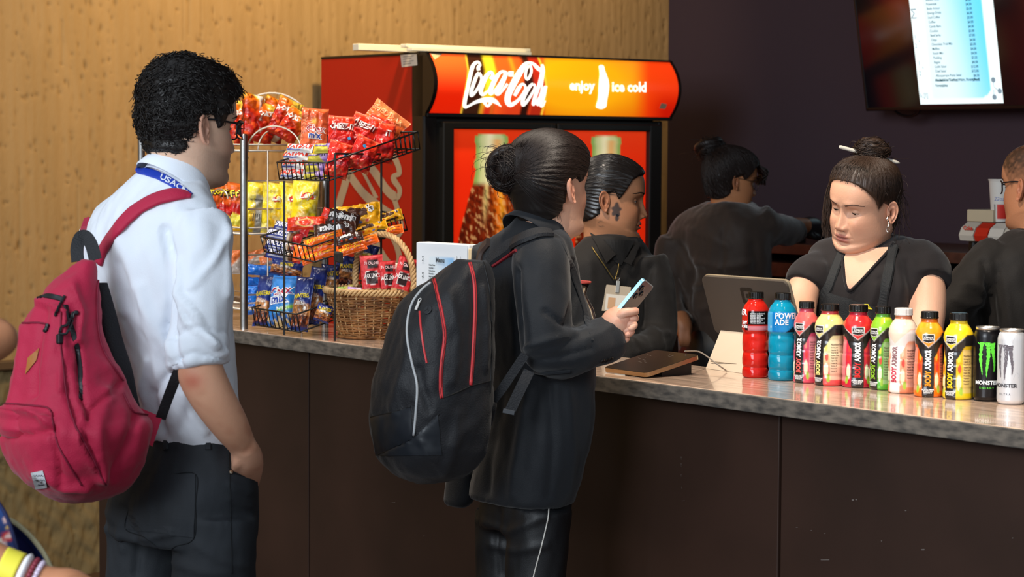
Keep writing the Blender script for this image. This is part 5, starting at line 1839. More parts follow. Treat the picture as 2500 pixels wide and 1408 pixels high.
prof = [(0.001, 0), (20 * k_, 0), (28 * k_, 100 * k_), (30 * k_, 101 * k_), (30 * k_, 104 * k_), (27 * k_, 104 * k_), (0.001, 100 * k_)]


def cupcol(ph, t):
    c = mixc('#ded6cc', '#d02a1c', sstep(-0.35, -0.3, ph) * sstep(1.0, 0.95, ph) * sstep(0.42, 0.40, t) * sstep(0.06, 0.08, t))
    return mixc(c, '#6a6460', sstep(-0.75, -0.72, ph) * sstep(-0.50, -0.53, ph) * sstep(0.42, 0.40, t) * sstep(0.2, 0.22, t) * (0.5 + 0.5 * np.sign(np.sin(ph * 90))))


vf, c, rf = revolve(prof[1:5], cupcol, 104 * k_, 80, 60)
cup = thing('paper_cup', 'tall white paper cup with a red block standing on the dispenser', 'cup', cu)
mesh('cup_wall', vf, mat('cup_paper', None, 0.5, attr='Col'), cup, local=True, smooth=True, col=c)
mesh('lettering', wrap(text('22oz', 0.012, shear=0.15), rf, -0.1, 0.50 * 104 * k_), ink('#6a78b8'), cup, local=True, smooth=False, kind='stuff')
place(cup, cu, 0)
# pale ledge under the dispenser's left
mesh('side_ledge', slab(ud(2290), ud(2345), vd + 0.3, vd + 0.68, pz(725), pz(700), 0.004), mat('ledge_olive', '#7a6a4c', 0.5), smooth=False, label='short olive-brown ledge left of the soda dispenser', cat='ledge', origin=uvz(ud(2320), vd + 0.5, pz(725)))
# ================================================================== people: heads, hair, bodies
def fdir(a):
    a = math.radians(a)
    return np.array([math.cos(a), math.sin(a), 0.])


def hframe(yaw, pitch=0, roll=0):
    """columns right, forward, up; yaw measured from the picture's right, away from the camera positive; pitch>0 looks down; roll>0 drops the right ear"""
    F = fdir(yaw)
    R = np.array([F[1], -F[0], 0])
    B = np.stack([R, F, Z], 1)
    return B @ rot('x', -pitch) @ rot('y', roll)


HK = np.array([  # yf, zf, yb, zb, half width, widest fraction, squareness
    [.040, -.220, -.064, -.185, .062, .50, 2.0], [.034, -.160, -.064, -.130, .057, .50, 2.0], [.038, -.124, -.066, -.098, .057, .50, 2.0],
    [.060, -.112, -.070, -.080, .058, .48, 2.0], [.082, -.106, -.074, -.064, .0605, .45, 2.0], [.092, -.098, -.078, -.052, .063, .43, 2.05],
    [.094, -.086, -.081, -.042, .0655, .42, 2.15], [.0895, -.074, -.084, -.034, .068, .42, 2.25], [.092, -.058, -.087, -.022, .0695, .42, 2.3],
    [.0925, -.042, -.090, -.010, .071, .42, 2.35], [.090, -.022, -.093, .004, .0725, .43, 2.4], [.088, .000, -.095, .018, .074, .44, 2.4],
    [.091, .018, -.096, .028, .0745, .45, 2.4], [.097, .036, -.096, .040, .075, .46, 2.4], [.098, .056, -.094, .058, .0755, .47, 2.35],
    [.092, .080, -.089, .080, .073, .48, 2.25], [.078, .101, -.078, .100, .066, .49, 2.15], [.052, .118, -.056, .117, .050, .5, 2.05], [.024, .127, -.028, .127, .027, .5, 2.0], [.002, .130, -.006, .130, .004, .5, 2.0]])


def make_head(skin='#c58d6c', lip='#a85a50', jaw=1.0, nose=1.0, eye_open=0.25, wide=1.0, stubble=0.0, brow='#1d1512', blush='#b8694f', lids=True, paint=None, chin=1.0, full=0.0):
    """returns (verts, faces, colours, extras) in head axes (x right, y forward, z up), metres"""
    K = interp(HK, 150)
    fr = np.linspace(-1, 1, 121)
    phi = np.concatenate([np.sign(fr) * np.abs(fr) ** 1.15 * math.radians(84)])
    bk = np.linspace(math.radians(84), math.radians(276), 50)[1:-1]
    phi = np.concatenate([phi, bk])
    s, c = np.sin(phi), np.cos(phi)
    yf, zf, yb, zb, w_, m_, n_ = [K[:, i:i + 1] for i in range(7)]
    lowj = gauss(zf + 0.075, 0.045)
    w_ = w_ * wide * (1 + (jaw - 1) * lowj)
    ym, zm = yb + m_ * (yf - yb), zb + m_ * (zf - zb)
    ex = 2 / n_
    x = w_ * np.sign(s) * np.abs(s) ** ex
    a = np.sign(c) * np.abs(c) ** ex
    y = np.where(a >= 0, ym + a * (yf - ym), ym - a * (yb - ym))
    z = np.where(a >= 0, zm + a * (zf - zm), zm - a * (zb - zm))
    ax = np.abs(x)
    wf = sstep(-0.005, 0.05, y)
    G = lambda cx_, cz_, sx_, sz_: np.exp(-((ax - cx_) / sx_) ** 2 - ((z - cz_) / sz_) ** 2)
    d = 0.0035 * G(.026, .036, .020, .009) - 0.0105 * G(.031, .013, .018, .0125) - 0.004 * G(.013, .014, .006, .010)
    pz = np.interp(z, [-.047, -.042, -.0375, -.034, -.027, -.016, 0, .012, .022, .036], [0, .0015, .0085, .018, .0225, .0185, .0125, .0075, .004, 0]) * nose
    sg = np.interp(z, [-.045, -.034, -.026, -.010, .012, .036], [.0125, .0125, .0115, .0095, .0075, .011])
    d = d + pz * np.exp(-(ax / sg) ** 2.2)
    d += 0.0085 * G(.0145, -.031, .0058, .0075) * nose - 0.005 * G(.0072, -.0405, .0042, .0032) - 0.003 * G(.021, -.030, .004, .010)
    d += (0.004 + 0.006 * full) * G(.044, -.018, .022, .024) - 0.003 * (1 - full) * G(.048, -.052, .016, .018)
    mw = np.exp(-(ax / .0225) ** 4)
    bow = .0535 - 0.002 * np.exp(-((ax - .006) / .005) ** 2)
    d += 0.0058 * gauss(z + .0535, .0048) * mw + 0.0066 * gauss(z + .0655, .0055) * np.exp(-(ax / .019) ** 4) - 0.0042 * gauss(z + .0592, .0017) * np.exp(-(ax / .0245) ** 6)
    d += -0.0013 * np.exp(-(x / .0035) ** 2) * gauss(z + .0465, .005) - 0.0035 * gauss(z + .0755, .006) * np.exp(-(x / .024) ** 2)
    d += 0.0035 * chin * gauss(z + .091, .010) * np.exp(-(x / .019) ** 2)
    # crease from nostril to mouth corner
    nl = np.abs((ax - .019) - (-.032 - z) * 0.36)
    d += -0.0016 * gauss(nl, .0035) * sstep(-.030, -.036, z) * sstep(-.064, -.056, z)
    y = y + d * wf
    if full:
        dch = full * 0.006 * np.exp(-((ax - .055) / .03) ** 2 - ((z + .06) / .035) ** 2)
        x = x + np.sign(x) * dch
    P_ = np.stack([x, y, z], -1)
    # upper lids drawn over the eyeballs
    eyes = []
    for sx_ in (-1, 1):
        ex_, ez_ = sx_ * .0315, .0135
        dd = np.hypot(P_[..., 0] - ex_, P_[..., 2] - ez_) + (P_[..., 1] < 0) * 9
        i = np.unravel_index(np.argmin(dd), dd.shape)
        ey_ = P_[i][1] - 0.0078
        r_ = 0.0128
        q = 1 - ((P_[..., 0] - ex_) / r_) ** 2 - ((P_[..., 2] - ez_) / r_) ** 2
        ysp = ey_ + r_ * np.sqrt(np.clip(q, 0, 1))
        ok = (q > 0) & (P_[..., 1] > 0.03)
        P_[..., 1] = np.where(ok, np.maximum(P_[..., 1], ysp), P_[..., 1])
        eyes.append((ex_, ey_, ez_, r_))
    x, y, z = P_[..., 0], P_[..., 1], P_[..., 2]
    col = np.broadcast_to(lin(skin), P_.shape).copy()
    col = mixc(col, blush, 0.35 * wf * (np.exp(-((np.abs(x) - .045) / .022) ** 2 - ((z + .022) / .022) ** 2) + 0.8 * np.exp(-(x / .014) ** 2 - ((z + .028) / .012) ** 2)))
    lipm = np.exp(-(np.abs(x) / .0215) ** 6) * sstep(-.0735, -.071, z) * sstep(-.0475 - 0.02 * np.abs(x) * 2, -.0505 - 0.02 * np.abs(x) * 2, z) * wf
    col = mixc(col, lip, 0.85 * lipm)
    col = mixc(col, lin(lip) * 0.45, 0.8 * gauss(z + .0592, .0011) * np.exp(-(np.abs(x) / .0225) ** 6) * wf)
    col = mixc(col, '#3a1a12', 0.7 * np.exp(-((np.abs(x) - .0072) / .0032) ** 2 - ((z + .0405) / .0022) ** 2) * wf)
    if stubble:
        col = mixc(col, '#4a3a34', stubble * sstep(-.032, -.050, z - 0.25 * np.maximum(0, .05 - y)) * sstep(-.14, -.11, z) * sstep(-.02, .02, y))
    if paint is not None:
        col = paint(col, x, y, z)
    nr, nc = x.shape
    v = P_.reshape(-1, 3)
    f = grid(nr, nc, False, True)
    f = [q[::-1] for q in f]
    k = len(v)
    v = np.concatenate([v, [P_[-1].mean(0), P_[0].mean(0)]])
    for j in range(nc):
        f.append([k, (nr - 1) * nc + j, (nr - 1) * nc + (j + 1) % nc])
        f.append([k + 1, (j + 1) % nc, j])
    cc = np.concatenate([col.reshape(-1, 3), col[-1:, 0], col[0:1, 0]])
    # ears
    for sx_ in (-1, 1):
        A, B = np.meshgrid(np.linspace(0, 2 * PI, 40, endpoint=False), np.linspace(0, 1, 12), indexing='ij')
        rad = 1 + 0.10 * np.cos(A - 1.0) - 0.12 * np.exp(-((np.mod(A, 2 * PI) - 4.1) / 0.5) ** 2)
        ey = 0.0175 * B * rad * np.cos(A)          # + is towards the back
        ez = 0.0315 * B * rad * np.sin(A)
        ez = ez - 0.002
        ey = ey * np.interp(ez, [-.034, -.02, 0.01, .03], [0.62, 0.80, 1.0, 1.0])
        backness = sstep(-0.6, 0.4, np.cos(A))
        h_ = 0.0042 * np.exp(-((B - 0.90) / 0.10) ** 2) * (0.4 + 0.6 * backness) + 0.0028 * np.exp(-((B - 0.52) / 0.12) ** 2) * backness - 0.0085 * sstep(0.42, 0.1, B)
        h_ = h_ + 0.004 * np.exp(-((np.mod(A, 2 * PI) - PI) / 0.35) ** 2 - ((B - 0.55) / 0.2) ** 2)
        h_ = h_ + 0.004 * np.exp(-((np.mod(A, 2 * PI) - 4.5) / 0.45) ** 2) * sstep(0.4, 0.8, B)
        fl = math.radians(24)
        for sheet, t in ((0, 0.0), (1, -0.0055)):
            hh_ = h_ if sheet == 0 else np.where(B > 0.99, h_, np.minimum(h_, 0.002) * 0.4 - 0.0055 * sstep(1.0, 0.85, B) - 0.0012)
            X = 0.0735 * wide + 0.004 + (ey + 0.016) * math.sin(fl) + hh_ * math.cos(fl)
            Y = -0.006 - (ey + 0.002) * math.cos(fl) + hh_ * math.sin(fl)
            Zz = ez + 0.004 - 0.20 * ey * 0
            th_ = math.radians(10)
            Y2 = Y * math.cos(th_) - Zz * math.sin(th_)
            Z2 = Y * math.sin(th_) + Zz * math.cos(th_)
            ev = np.stack([sx_ * X, Y2, Z2], -1).reshape(-1, 3)
            ef = grid(40, 12, True, False)
            if (sx_ > 0) == (sheet == 0):
                ef = [q[::-1] for q in ef]
            f += [[i + len(v) for i in q] for q in ef]
            v = np.concatenate([v, ev])
            ec = np.broadcast_to(lin(skin), A.shape + (3,)).copy()
            ec = mixc(ec, blush, np.full(A.shape, 0.45)) if True else ec
            ec = mixc(ec, lin(blush) * 0.45, 0.75 * sstep(0.32, 0.12, B))
            cc = np.concatenate([cc, ec.reshape(-1, 3)])
    return dict(v=v, f=f, c=cc, grid=P_, eyes=eyes, nr=nr, nc=nc, brow=brow, eye_open=eye_open, skin=skin)


m_skin = mat('skin', None, 0.48, spec=0.4, attr='Col', bump=(220, 0.06, 2), sss=0.10)
m_hair = mat('hair_black', '#15100e', 0.44, spec=0.5)
m_hairb = mat('hair_brown', '#1e130f', 0.5, spec=0.5)
m_lash = mat('lash_dark', '#17100d', 0.6)


def htree(v, f):
    return BVHTree.FromPolygons([tuple(q) for q in v], [tuple(q) for q in f])


def hit_front(tree, x, z, lift=0.0):
    r = tree.ray_cast(Vector((x, 0.4, z)), Vector((0, -1, 0)))
    return np.array([x, (r[0].y if r[0] is not None else 0.09) + lift, z])


class Head:
    def __init__(s, pos, R, scale=1.0, **k):
        s.pos, s.R, s.k = np.asarray(pos, float), R, scale
        s.H = make_head(**k)
        s.tree = htree(s.H['v'], s.H['f'])

    def W(s, v):
        return s.pos + s.k * (np.asarray(v, float) @ s.R.T)

    def skin(s):
        return (s.W(s.H['v']), s.H['f']), s.H['c']

    def cap(s, mask, thick, noise=None, drop=0.005):
        """hair shell: the head's own surface pushed outwards where mask is 1"""
        g = s.H['grid']
        x, y, z = g[..., 0], g[..., 1], g[..., 2]
        m = mask(x, y, z)
        t = thick(x, y, z)
        dr = g - np.array([0, -0.005, 0.030])
        dr /= np.linalg.norm(dr, axis=-1)[..., None]
        off = t * sstep(0.0, 0.9, m) - drop * sstep(0.35, 0.0, m)
        if noise is not None:
            off = off + noise(x, y, z) * m
        v = (g + dr * off[..., None])
        nr, nc = m.shape
        f = [q[::-1] for q in grid(nr, nc, False, True)]
        mm = m.reshape(-1)
        f = [q for q in f if max(mm[i] for i in q) > 0.01]
        vv = np.concatenate([v.reshape(-1, 3), [v[-1].mean(0)]])
        for j in range(nc):
            f.append([nr * nc, (nr - 1) * nc + j, (nr - 1) * nc + (j + 1) % nc])
        return vv, f

    def comb(s, capvf, starts, ends, S=14, lift=0.0012, jit=0.0, sag=0.0, seed=1):
        """strands that lie on the hair shell from start to end directions"""
        g = np.random.default_rng(seed)
        c0 = np.array([0, -0.005, 0.030])
        tr = htree(*capvf)
        out = []
        for a, b in zip(starts, ends):
            a = (a - c0) / np.linalg.norm(a - c0); b = (b - c0) / np.linalg.norm(b - c0)
            om = math.acos(np.clip(a @ b, -1, 1))
            if om < 0.08:
                continue
            pts = []
            w1 = g.normal(size=3) * jit
            for t in np.linspace(0, 1, S):
                d_ = (math.sin((1 - t) * om) * a + math.sin(t * om) * b) / math.sin(om) + w1 * math.sin(PI * t)
                d_ /= np.linalg.norm(d_)
                r = tr.ray_cast(Vector(c0 + d_ * 0.4), Vector(-d_))
                q = np.array(r[0]) if r[0] is not None else c0 + d_ * 0.1
                pts.append(q + d_ * lift * (0.3 + 0.9 * math.sin(PI * min(1, t * 1.05))))
            out.append(pts)
        return np.array(out)

    def with_scalp(s, cap):
        n = s.H['nr'] * s.H['nc'] + 2
        return join(cap, (s.H['v'][:n], [q for q in s.H['f'] if max(q) < n]))

    def face_bits(s, body, brows=True):
        """lashes, eye slivers and brows as children of the body"""
        H = s.H
        for i, (ex, ey, ez, r) in enumerate(H['eyes']):
            op = H['eye_open']
            xs = np.linspace(-1, 1, 22)
            zl = -0.0030 - 0.0018 * (1 - xs ** 2) + 0.0030 * op * (1 - xs ** 2) * 2
            zb_ = -0.0030 - 0.0030 * (1 - xs ** 2) - 0.0018 * (1 - xs ** 2) * op
            R_ = r + 0.0004
            yy = lambda X, Zz: ey + np.sqrt(np.clip(R_ ** 2 - X ** 2 - Zz ** 2, 1e-8, 1))
            X = xs * 0.0117
            up = np.stack([ex + X, yy(X, zl), ez + zl], -1)
            lo = np.stack([ex + X, yy(X, zb_), ez + zb_], -1)
            v = np.concatenate([up, (up + lo) / 2 + [0, 0.0002, 0], lo])
            cc = np.where((np.abs(np.tile(xs, 3)) < 0.48)[:, None], lin('#1c100b'), lin('#d8cbc0'))
            f = [[j, j + 1, 23 + j, 22 + j] for j in range(21)] + [[22 + j, 23 + j, 45 + j, 44 + j] for j in range(21)]
            mesh('eye', (s.W(v), f), mat('eye', None, 0.15, attr='Col'), body, col=cc)
            lsh = up + np.array([0, 0.0009, 0.0002])
            mesh('eyelash', tube(s.W(lsh), 0.0008 * s.k, 5), m_lash, body)
            crease = np.stack([ex + X * 1.05, 0 * X, ez + 0.0052 + 0.0018 * (1 - xs ** 2)], -1)
            if brows:
                g = np.random.default_rng(i)
                st = []
                sx_ = np.sign(ex)
                for t in np.linspace(0, 1, 70):
                    bx = 0.013 + 0.040 * t
                    bz = 0.0315 + 0.0065 * math.sin(min(1, t * 1.25) * PI * 0.62) - 0.004 * max(0, t - 0.7) / 0.3
                    for _ in range(2):
                        z_ = bz + g.uniform(-1, 1) * 0.0026 * (1 - 0.6 * t)
                        p0 = hit_front(s.tree, sx_ * bx, z_, 0.0004)
                        p1 = hit_front(s.tree, sx_ * (bx + 0.0055), z_ + 0.0016 * (1 - 1.6 * t), 0.0007)
                        st.append([p0, (p0 + p1) / 2 + [0, .0003, 0], p1])
                mesh('eyebrow', strands(s.W(np.array(st)), 0.00042 * s.k, 3), mat('brow_' + H['brow'].strip('#'), H['brow'], 0.6), body, kind='stuff')

    def glasses(s, body, mt, w=0.046, h=0.034, round_=0.010, th=0.0016, y0=0.113, z0=0.010):
        prt = []
        for sx_ in (-1, 1):
            p = rounded(w, h, round_, 5) - np.array([w / 2, h / 2])
            p3 = np.stack([p[:, 0] + sx_ * 0.0335, y0 - 0.9 * (np.abs(p[:, 0] + sx_ * 0.0335)) ** 2 / 0.07, p[:, 1] + z0], -1)
            prt.append(tube(s.W(p3), th * s.k, 6, closed=True))
            tp = np.array([[sx_ * (0.0335 + w / 2), y0 - 0.040, z0 + 0.010], [sx_ * 0.0715, 0.055, z0 + 0.012], [sx_ * 0.0775, 0.010, z0 + 0.014], [sx_ * 0.079, -0.012, z0 + 0.008], [sx_ * 0.078, -0.026, z0 - 0.014]])
            prt.append(tube(s.W(interp(tp, 20)), th * 1.1 * s.k, 6))
        prt.append(tube(s.W(interp(np.array([[-0.0115, y0 - 0.002, z0 + 0.004], [0, y0 + 0.001, z0 + 0.008], [0.0115, y0 - 0.002, z0 + 0.004]]), 8)), th * s.k, 6))
        fr = mesh('glasses', join(*prt), mt, body, kind='stuff')
        for sx_ in (-1, 1):
            p = rounded(w, h, round_, 5) - np.array([w / 2, h / 2])
            p3 = np.stack([p[:, 0] + sx_ * 0.0335, y0 - 0.9 * (np.abs(p[:, 0] + sx_ * 0.0335)) ** 2 / 0.07, p[:, 1] + z0], -1)
            mesh('lens', (s.W(p3), [list(range(len(p3)))]), mat('lens', '#f4f8fa', 0.03, trans=1.0, ior=1.02), fr, smooth=False)


def bun(center, R, rad, m, body, seed=1, n=150, sq=(1.0, 1.0, 0.85), loose=12):
    """coiled knot of hair: rope turns plus fine strands and a few flyaways"""
    g = np.random.default_rng(seed)
    pr = []
    a = np.linspace(0, 2 * PI, 40, endpoint=False)
    core = lathe([(0.001, -0.80), (0.5, -0.72), (0.85, -0.3), (0.9, 0), (0.85, 0.3), (0.5, 0.72), (0.001, 0.8)], 20)
    pr.append(xf(core, s=(rad * .92, rad * .92, rad * .92)))
    for k in range(6):
        q = rot('x', g.uniform(-35, 35)) @ rot('y', g.uniform(-35, 35))
        rr = rad * g.uniform(0.55, 0.82)
        p = np.stack([rr * np.cos(a), rr * np.sin(a), rad * g.uniform(-0.4, 0.5) + 0.12 * rad * np.sin(2 * a + k)], -1) @ q.T
        pr.append(tube(p, rad * 0.24, 8, closed=True))
    st = []
    for k in range(n):
        q = rot('x', g.uniform(-40, 40)) @ rot('y', g.uniform(-40, 40))
        a0, L_ = g.uniform(0, 6.28), g.uniform(1.5, 4.0)
        t = np.linspace(0, 1, 16)
        aa = a0 + L_ * t
        zz = g.uniform(-0.75, 0.8)
        rr = rad * math.sqrt(max(0.05, 1 - zz * zz)) * g.uniform(0.97, 1.10)
        st.append(np.stack([rr * np.cos(aa), rr * np.sin(aa), rad * zz + rad * 0.15 * np.sin(aa * 2 + k)], -1) @ q.T)
    for k in range(loose):
        d_ = g.normal(size=3); d_ /= np.linalg.norm(d_)
        e = g.normal(size=3)
        t = np.linspace(0, 1, 16)[:, None]
        st.append(d_ * rad * (0.8 + 0.55 * np.sin(t * 2.2)) + e * rad * 0.5 * t ** 2 - np.array([0, 0, 1]) * rad * 0.35 * t ** 2)
    pr.append(strands(np.array(st), np.linspace(1, 0.5, 16) * 0.0011, 3))
    v, f = join(*pr)
    v = v * np.array(sq)
    return mesh('hair_bun', (np.asarray(center) + v @ R.T, f), m, body, smooth=True)


def xext(a, ratio, n):
    t = np.linspace(0, 2 * PI, 180)
    ex = 2 / n
    X = np.sign(np.cos(t)) * np.abs(np.cos(t)) ** ex * math.sin(math.radians(a)) + ratio * np.sign(np.sin(t)) * np.abs(np.sin(t)) ** ex * math.cos(math.radians(a))
    return X.max()


def trunk(rows, d, a, ratio=0.6, n=2.3, N=56, k=4, grow=1.0, caps=True):
    """torso-like loft: rows of (py, left px, right px[, ratio[, depth shift]]) give the silhouette from the hall; a is the facing"""
    rows = [list(r) + [ratio, 0.0][len(r) - 3:] if len(r) < 5 else list(r) for r in rows]
    q = interp(np.array(rows, float), len(rows) * k)
    t = np.arange(N) / N * 2 * PI
    ex = 2 / n
    F, R = fdir(a), fdir(a - 90)
    out = []
    for py, xl, xr, rt_, ds in q:
        dd = d + ds
        half = (xr - xl) / 2 * dd / FPX * grow / xext(a, rt_, n)
        c = P((xl + xr) / 2, py, dd)
        out.append(c + half * (np.sign(np.cos(t)) * np.abs(np.cos(t)) ** ex)[:, None] * R + half * rt_ * (np.sign(np.sin(t)) * np.abs(np.sin(t)) ** ex)[:, None] * F)
    return loft(out, caps)


def limb(pts, k=5, N=24, grow=1.0):
    """pts: (px, py, depth, radius m)"""
    q = interp(np.array(pts, float), len(pts) * k)
    path = np.array([P(a, b, c) for a, b, c, _ in q])
    return tube(path, q[:, 3] * grow, N)


def limbw(pts, k=5, N=24):
    q = interp(np.array(pts, float), len(pts) * k)
    return tube(q[:, :3], q[:, 3], N)


def legs(hip, foot_z, spots, r=(0.085, 0.062, 0.05), a=38):
    """two trouser legs from the hip points down to the floor"""
    out = []
    for (hx, kx, ax_) in spots:
        hx, kx, ax_ = [np.asarray(q, float) for q in (hx, kx, ax_)]
        out.append(limbw([(*hx, r[0]), (*((hx + kx) / 2), (r[0] + r[1]) / 2), (*kx, r[1]), (*((kx + ax_) / 2), r[2] * 1.08), (*ax_, r[2])]))
    return out


def shoe(ankle, a):
    F, R = fdir(a), fdir(a - 90)
    c = np.array([ankle[0], ankle[1], 0])
    rings = []
    for t, w_, h_ in ((-0.07, 0.02, 0.03), (-0.06, 0.034, 0.07), (0.0, 0.036, 0.085), (0.07, 0.042, 0.06), (0.13, 0.044, 0.045), (0.17, 0.036, 0.038), (0.19, 0.015, 0.02)):
        q = np.linspace(0, 2 * PI, 16, endpoint=False)
        rings.append(c + F * t + (np.cos(q) * w_)[:, None] * R + (np.maximum(np.sin(q), -0.0) * h_ + 0.001)[:, None] * Z)
    return loft(rings)


def cast(tree, px, py, lift=0.0, maxd=20):
    r = tree.ray_cast(Vector(CAM), Vector(ray(px, py)).normalized(), maxd)
    if r[0] is None:
        return None, None
    n = np.array(r[1])
    if n @ ray(px, py) > 0:
        n = -n
    return np.array(r[0]) + n * lift, n


def lay(tree, pts, w, th, lift=0.002, n=40, closed=False):
    """webbing laid on a surface along a pixel path"""
    q = interp(np.array(pts, float), n, closed)
    pp, nn = [], []
    last = None
    for a, b in q:
        p, m = cast(tree, a, b, lift)
        if p is None or (last is not None and np.linalg.norm(p - last) > 0.09):
            continue
        pp.append(p); nn.append(m); last = p
    pp, nn = np.array(pp), np.array(nn)
    for _ in range(3):
        pp[1:-1] = (pp[:-2] + 2 * pp[1:-1] + pp[2:]) / 4
        nn[1:-1] = (nn[:-2] + nn[1:-1] + nn[2:]) / 3
    t = np.gradient(pp, axis=0); t /= np.linalg.norm(t, axis=1)[:, None] + 1e-9
    nn -= t * np.sum(nn * t, 1)[:, None]; nn /= np.linalg.norm(nn, axis=1)[:, None] + 1e-9
    b = np.cross(t, nn)
    wv_ = np.broadcast_to(np.asarray(w, float), (len(pp),))[:, None] if np.ndim(w) == 0 else np.interp(np.linspace(0, 1, len(pp)), np.linspace(0, 1, len(w)), w)[:, None]
    rings = np.stack([pp + b * wv_ / 2, pp + b * wv_ * 0.36 + nn * th, pp - b * wv_ * 0.36 + nn * th, pp - b * wv_ / 2, pp - b * wv_ * 0.45 - nn * 0.004, pp + b * wv_ * 0.45 - nn * 0.004], 1)
    return loft(rings)


def cord(tree, pts, r, lift=0.0, n=40, closed=False):
    q = interp(np.array(pts, float), n, closed)
    pp = []
    for a, b in q:
        p, _ = cast(tree, a, b, lift)
        if p is not None and (not pp or np.linalg.norm(p - pp[-1]) < 0.09):
            pp.append(p)
    return tube(np.array(pp), r, 6, closed=closed)


def patch(tree, quad, lift=0.0012, n=14, m=14):
    """flat piece laid on a surface; quad = 4 pixel corners"""
    q = np.array(quad, float)
    A, B = np.meshgrid(np.linspace(0, 1, n), np.linspace(0, 1, m), indexing='ij')
    pts = (1 - A)[..., None] * (1 - B)[..., None] * q[0] + A[..., None] * (1 - B)[..., None] * q[1] + A[..., None] * B[..., None] * q[2] + (1 - A)[..., None] * B[..., None] * q[3]
    v = []
    for a, b in pts.reshape(-1, 2):
        p, _ = cast(tree, a, b, lift)
        v.append(p if p is not None else (v[-1] if v else P(a, b, 5)))
    return np.array(v), grid(n, m)


def letters(tree, s, p0, p1, hpx, lift=0.0016, **k):
    """writing along a pixel baseline, dropped on a surface"""
    v, f = text(s, 1.0, align='LEFT', **k)
    x0, x1 = v[:, 0].min(), v[:, 0].max()
    p0, p1 = np.array(p0, float), np.array(p1, float)
    dr = p1 - p0
    nn = np.array([dr[1], -dr[0]]) / np.linalg.norm(dr)
    out = []
    for a, b, _ in v:
        q = p0 + dr * (a - x0) / (x1 - x0) + nn * b * hpx
        p, _n = cast(tree, q[0], q[1], lift)
        out.append(p if p is not None else (out[-1] if out else P(q[0], q[1], 5)))
    return np.array(out), f


def blend_col(n, c):
    return np.broadcast_to(lin(c), (n, 3)).copy()


def body(label, root, head, core, skin, voxel=0.008, group=None, fine=None, limbcol=None):
    """one continuous skin: head and neck grown together with trunk and limbs; top-level object 'person'"""
    (hv, hf), hc = head.skin()
    vf = remesh(join(*core), voxel, 3)
    prt, cols = [(hv, hf), vf], [hc, blend_col(len(vf[0]), skin) if limbcol is None else limbcol(vf[0])]
    if fine:
        for fv in [remesh(join(*fine[0]), 0.0035, 4)] + fine[1]:
            prt.append(fv); cols.append(blend_col(len(fv[0]), skin) if limbcol is None else limbcol(fv[0]))
    o = mesh('person', join(*prt), m_skin, label=label, cat='person', group=group, col=np.concatenate(cols), origin=root, smooth=True)
    head.face_bits(o)
    return o


def cloth(name, vf, m, parent, fl=None, amp=0.004, sc=9.0, seed=1, voxel=0.009, sm=4, **k):
    """garment: fused, wrinkled"""
    vf = remesh(vf, voxel, sm)
    if fl:
        vf = folds(vf, fl)
    v, f = vf
    n = normals(vf)
    q = v * sc * np.array([1, 1, 0.55])
    v = v + n * (amp * vnoise(q, seed, 3) + amp * 0.7 * np.abs(vnoise(q * 0.6 + 3, seed + 9, 2)))[:, None]
    return mesh(name, (v, f), m, parent, smooth=True, **k), htree(v, f), (v, f)


def floor_under(p):
    return np.array([p[0], p[1], 0.])
# ================================================================== the man with the red backpack
DM, AM = 4.75, 38
m_shirt = mat('shirt_white', '#e6ecf5', 0.75, spec=0.2, bump=(420, 0.10, 2), sheen=0.2)
m_jean = mat('jeans_black', '#1d2126', 0.75, bump=(600, 0.15, 2), vary=(8, '#262b31', 0.8))
hm = Head(P(458, 322, DM), hframe(38, 4, 0), 1.02, skin='#e6bda2', lip='#a8685c', blush='#b86a55', stubble=0.42, eye_open=0.9, brow='#15100e')
rows_m = [(402, 372, 474, .9), (418, 344, 492, .78), (440, 306, 508, .66), (478, 256, 528, .55), (510, 220, 540, .52), (560, 196, 552, .55), (640, 186, 560, .6), (750, 205, 572, .62), (850, 245, 582, .62), (950, 285, 590, .64), (1020, 315, 596, .66), (1080, 344, 592, .68)]
legs_m = [(P(352, 1260, 4.86), P(350, 1700, 4.84), P(345, 2190, 4.80)), (P(520, 1260, 4.66), P(515, 1700, 4.64), P(500, 2205, 4.60))]
hand_m = [limb([(594, 1085, 4.60, .026), (602, 1115, 4.64, .033), (604, 1146, 4.70, .032), (596, 1200, 4.80, .026)], N=16)]
for k, (a, b, r_) in enumerate(((583, 1185, .0095), (594, 1192, .0098), (606, 1192, .0098), (617, 1186, .009))):
    hand_m.append(limb([(a, b - 50, 4.64, r_), (a, b - 20, 4.71, r_), (a - 8, b + 20, 4.80, r_ * .8)], N=10))
hand_m.append(limb([(586, 1112, 4.60, .010), (577, 1135, 4.62, .0105), (575, 1160, 4.70, .009)], N=10))
arm_m = limb([(487, 560, 4.62, .05), (487, 720, 4.58, .045), (484, 860, 4.55, .044), (492, 915, 4.54, .047), (522, 975, 4.545, .044), (560, 1035, 4.57, .038), (590, 1085, 4.61, .0285), (598, 1110, 4.63, .027)], N=24)
farm = [(262, 565, 4.90, .055), (262, 720, 4.98, .05), (300, 850, 5.02, .046), (400, 930, 5.10, .04)]


def mcol(v):
    c = blend_col(len(v), '#dea686')
    q = proj(v)
    c = mixc(c, '#b8503c', 0.7 * np.exp(-((q[:, 0] - 470) / 26) ** 2 - ((q[:, 1] - 930) / 22) ** 2) * (q[:, 2] < 4.6))
    c = mixc(c, '#e0ac90', 0.6 * sstep(1080, 1120, q[:, 1]) * (q[:, 1] < 1230))
    return mixc(c, '#bb765a', 0.4 * np.clip(vnoise(v * 14, 3, 2), 0, 1))


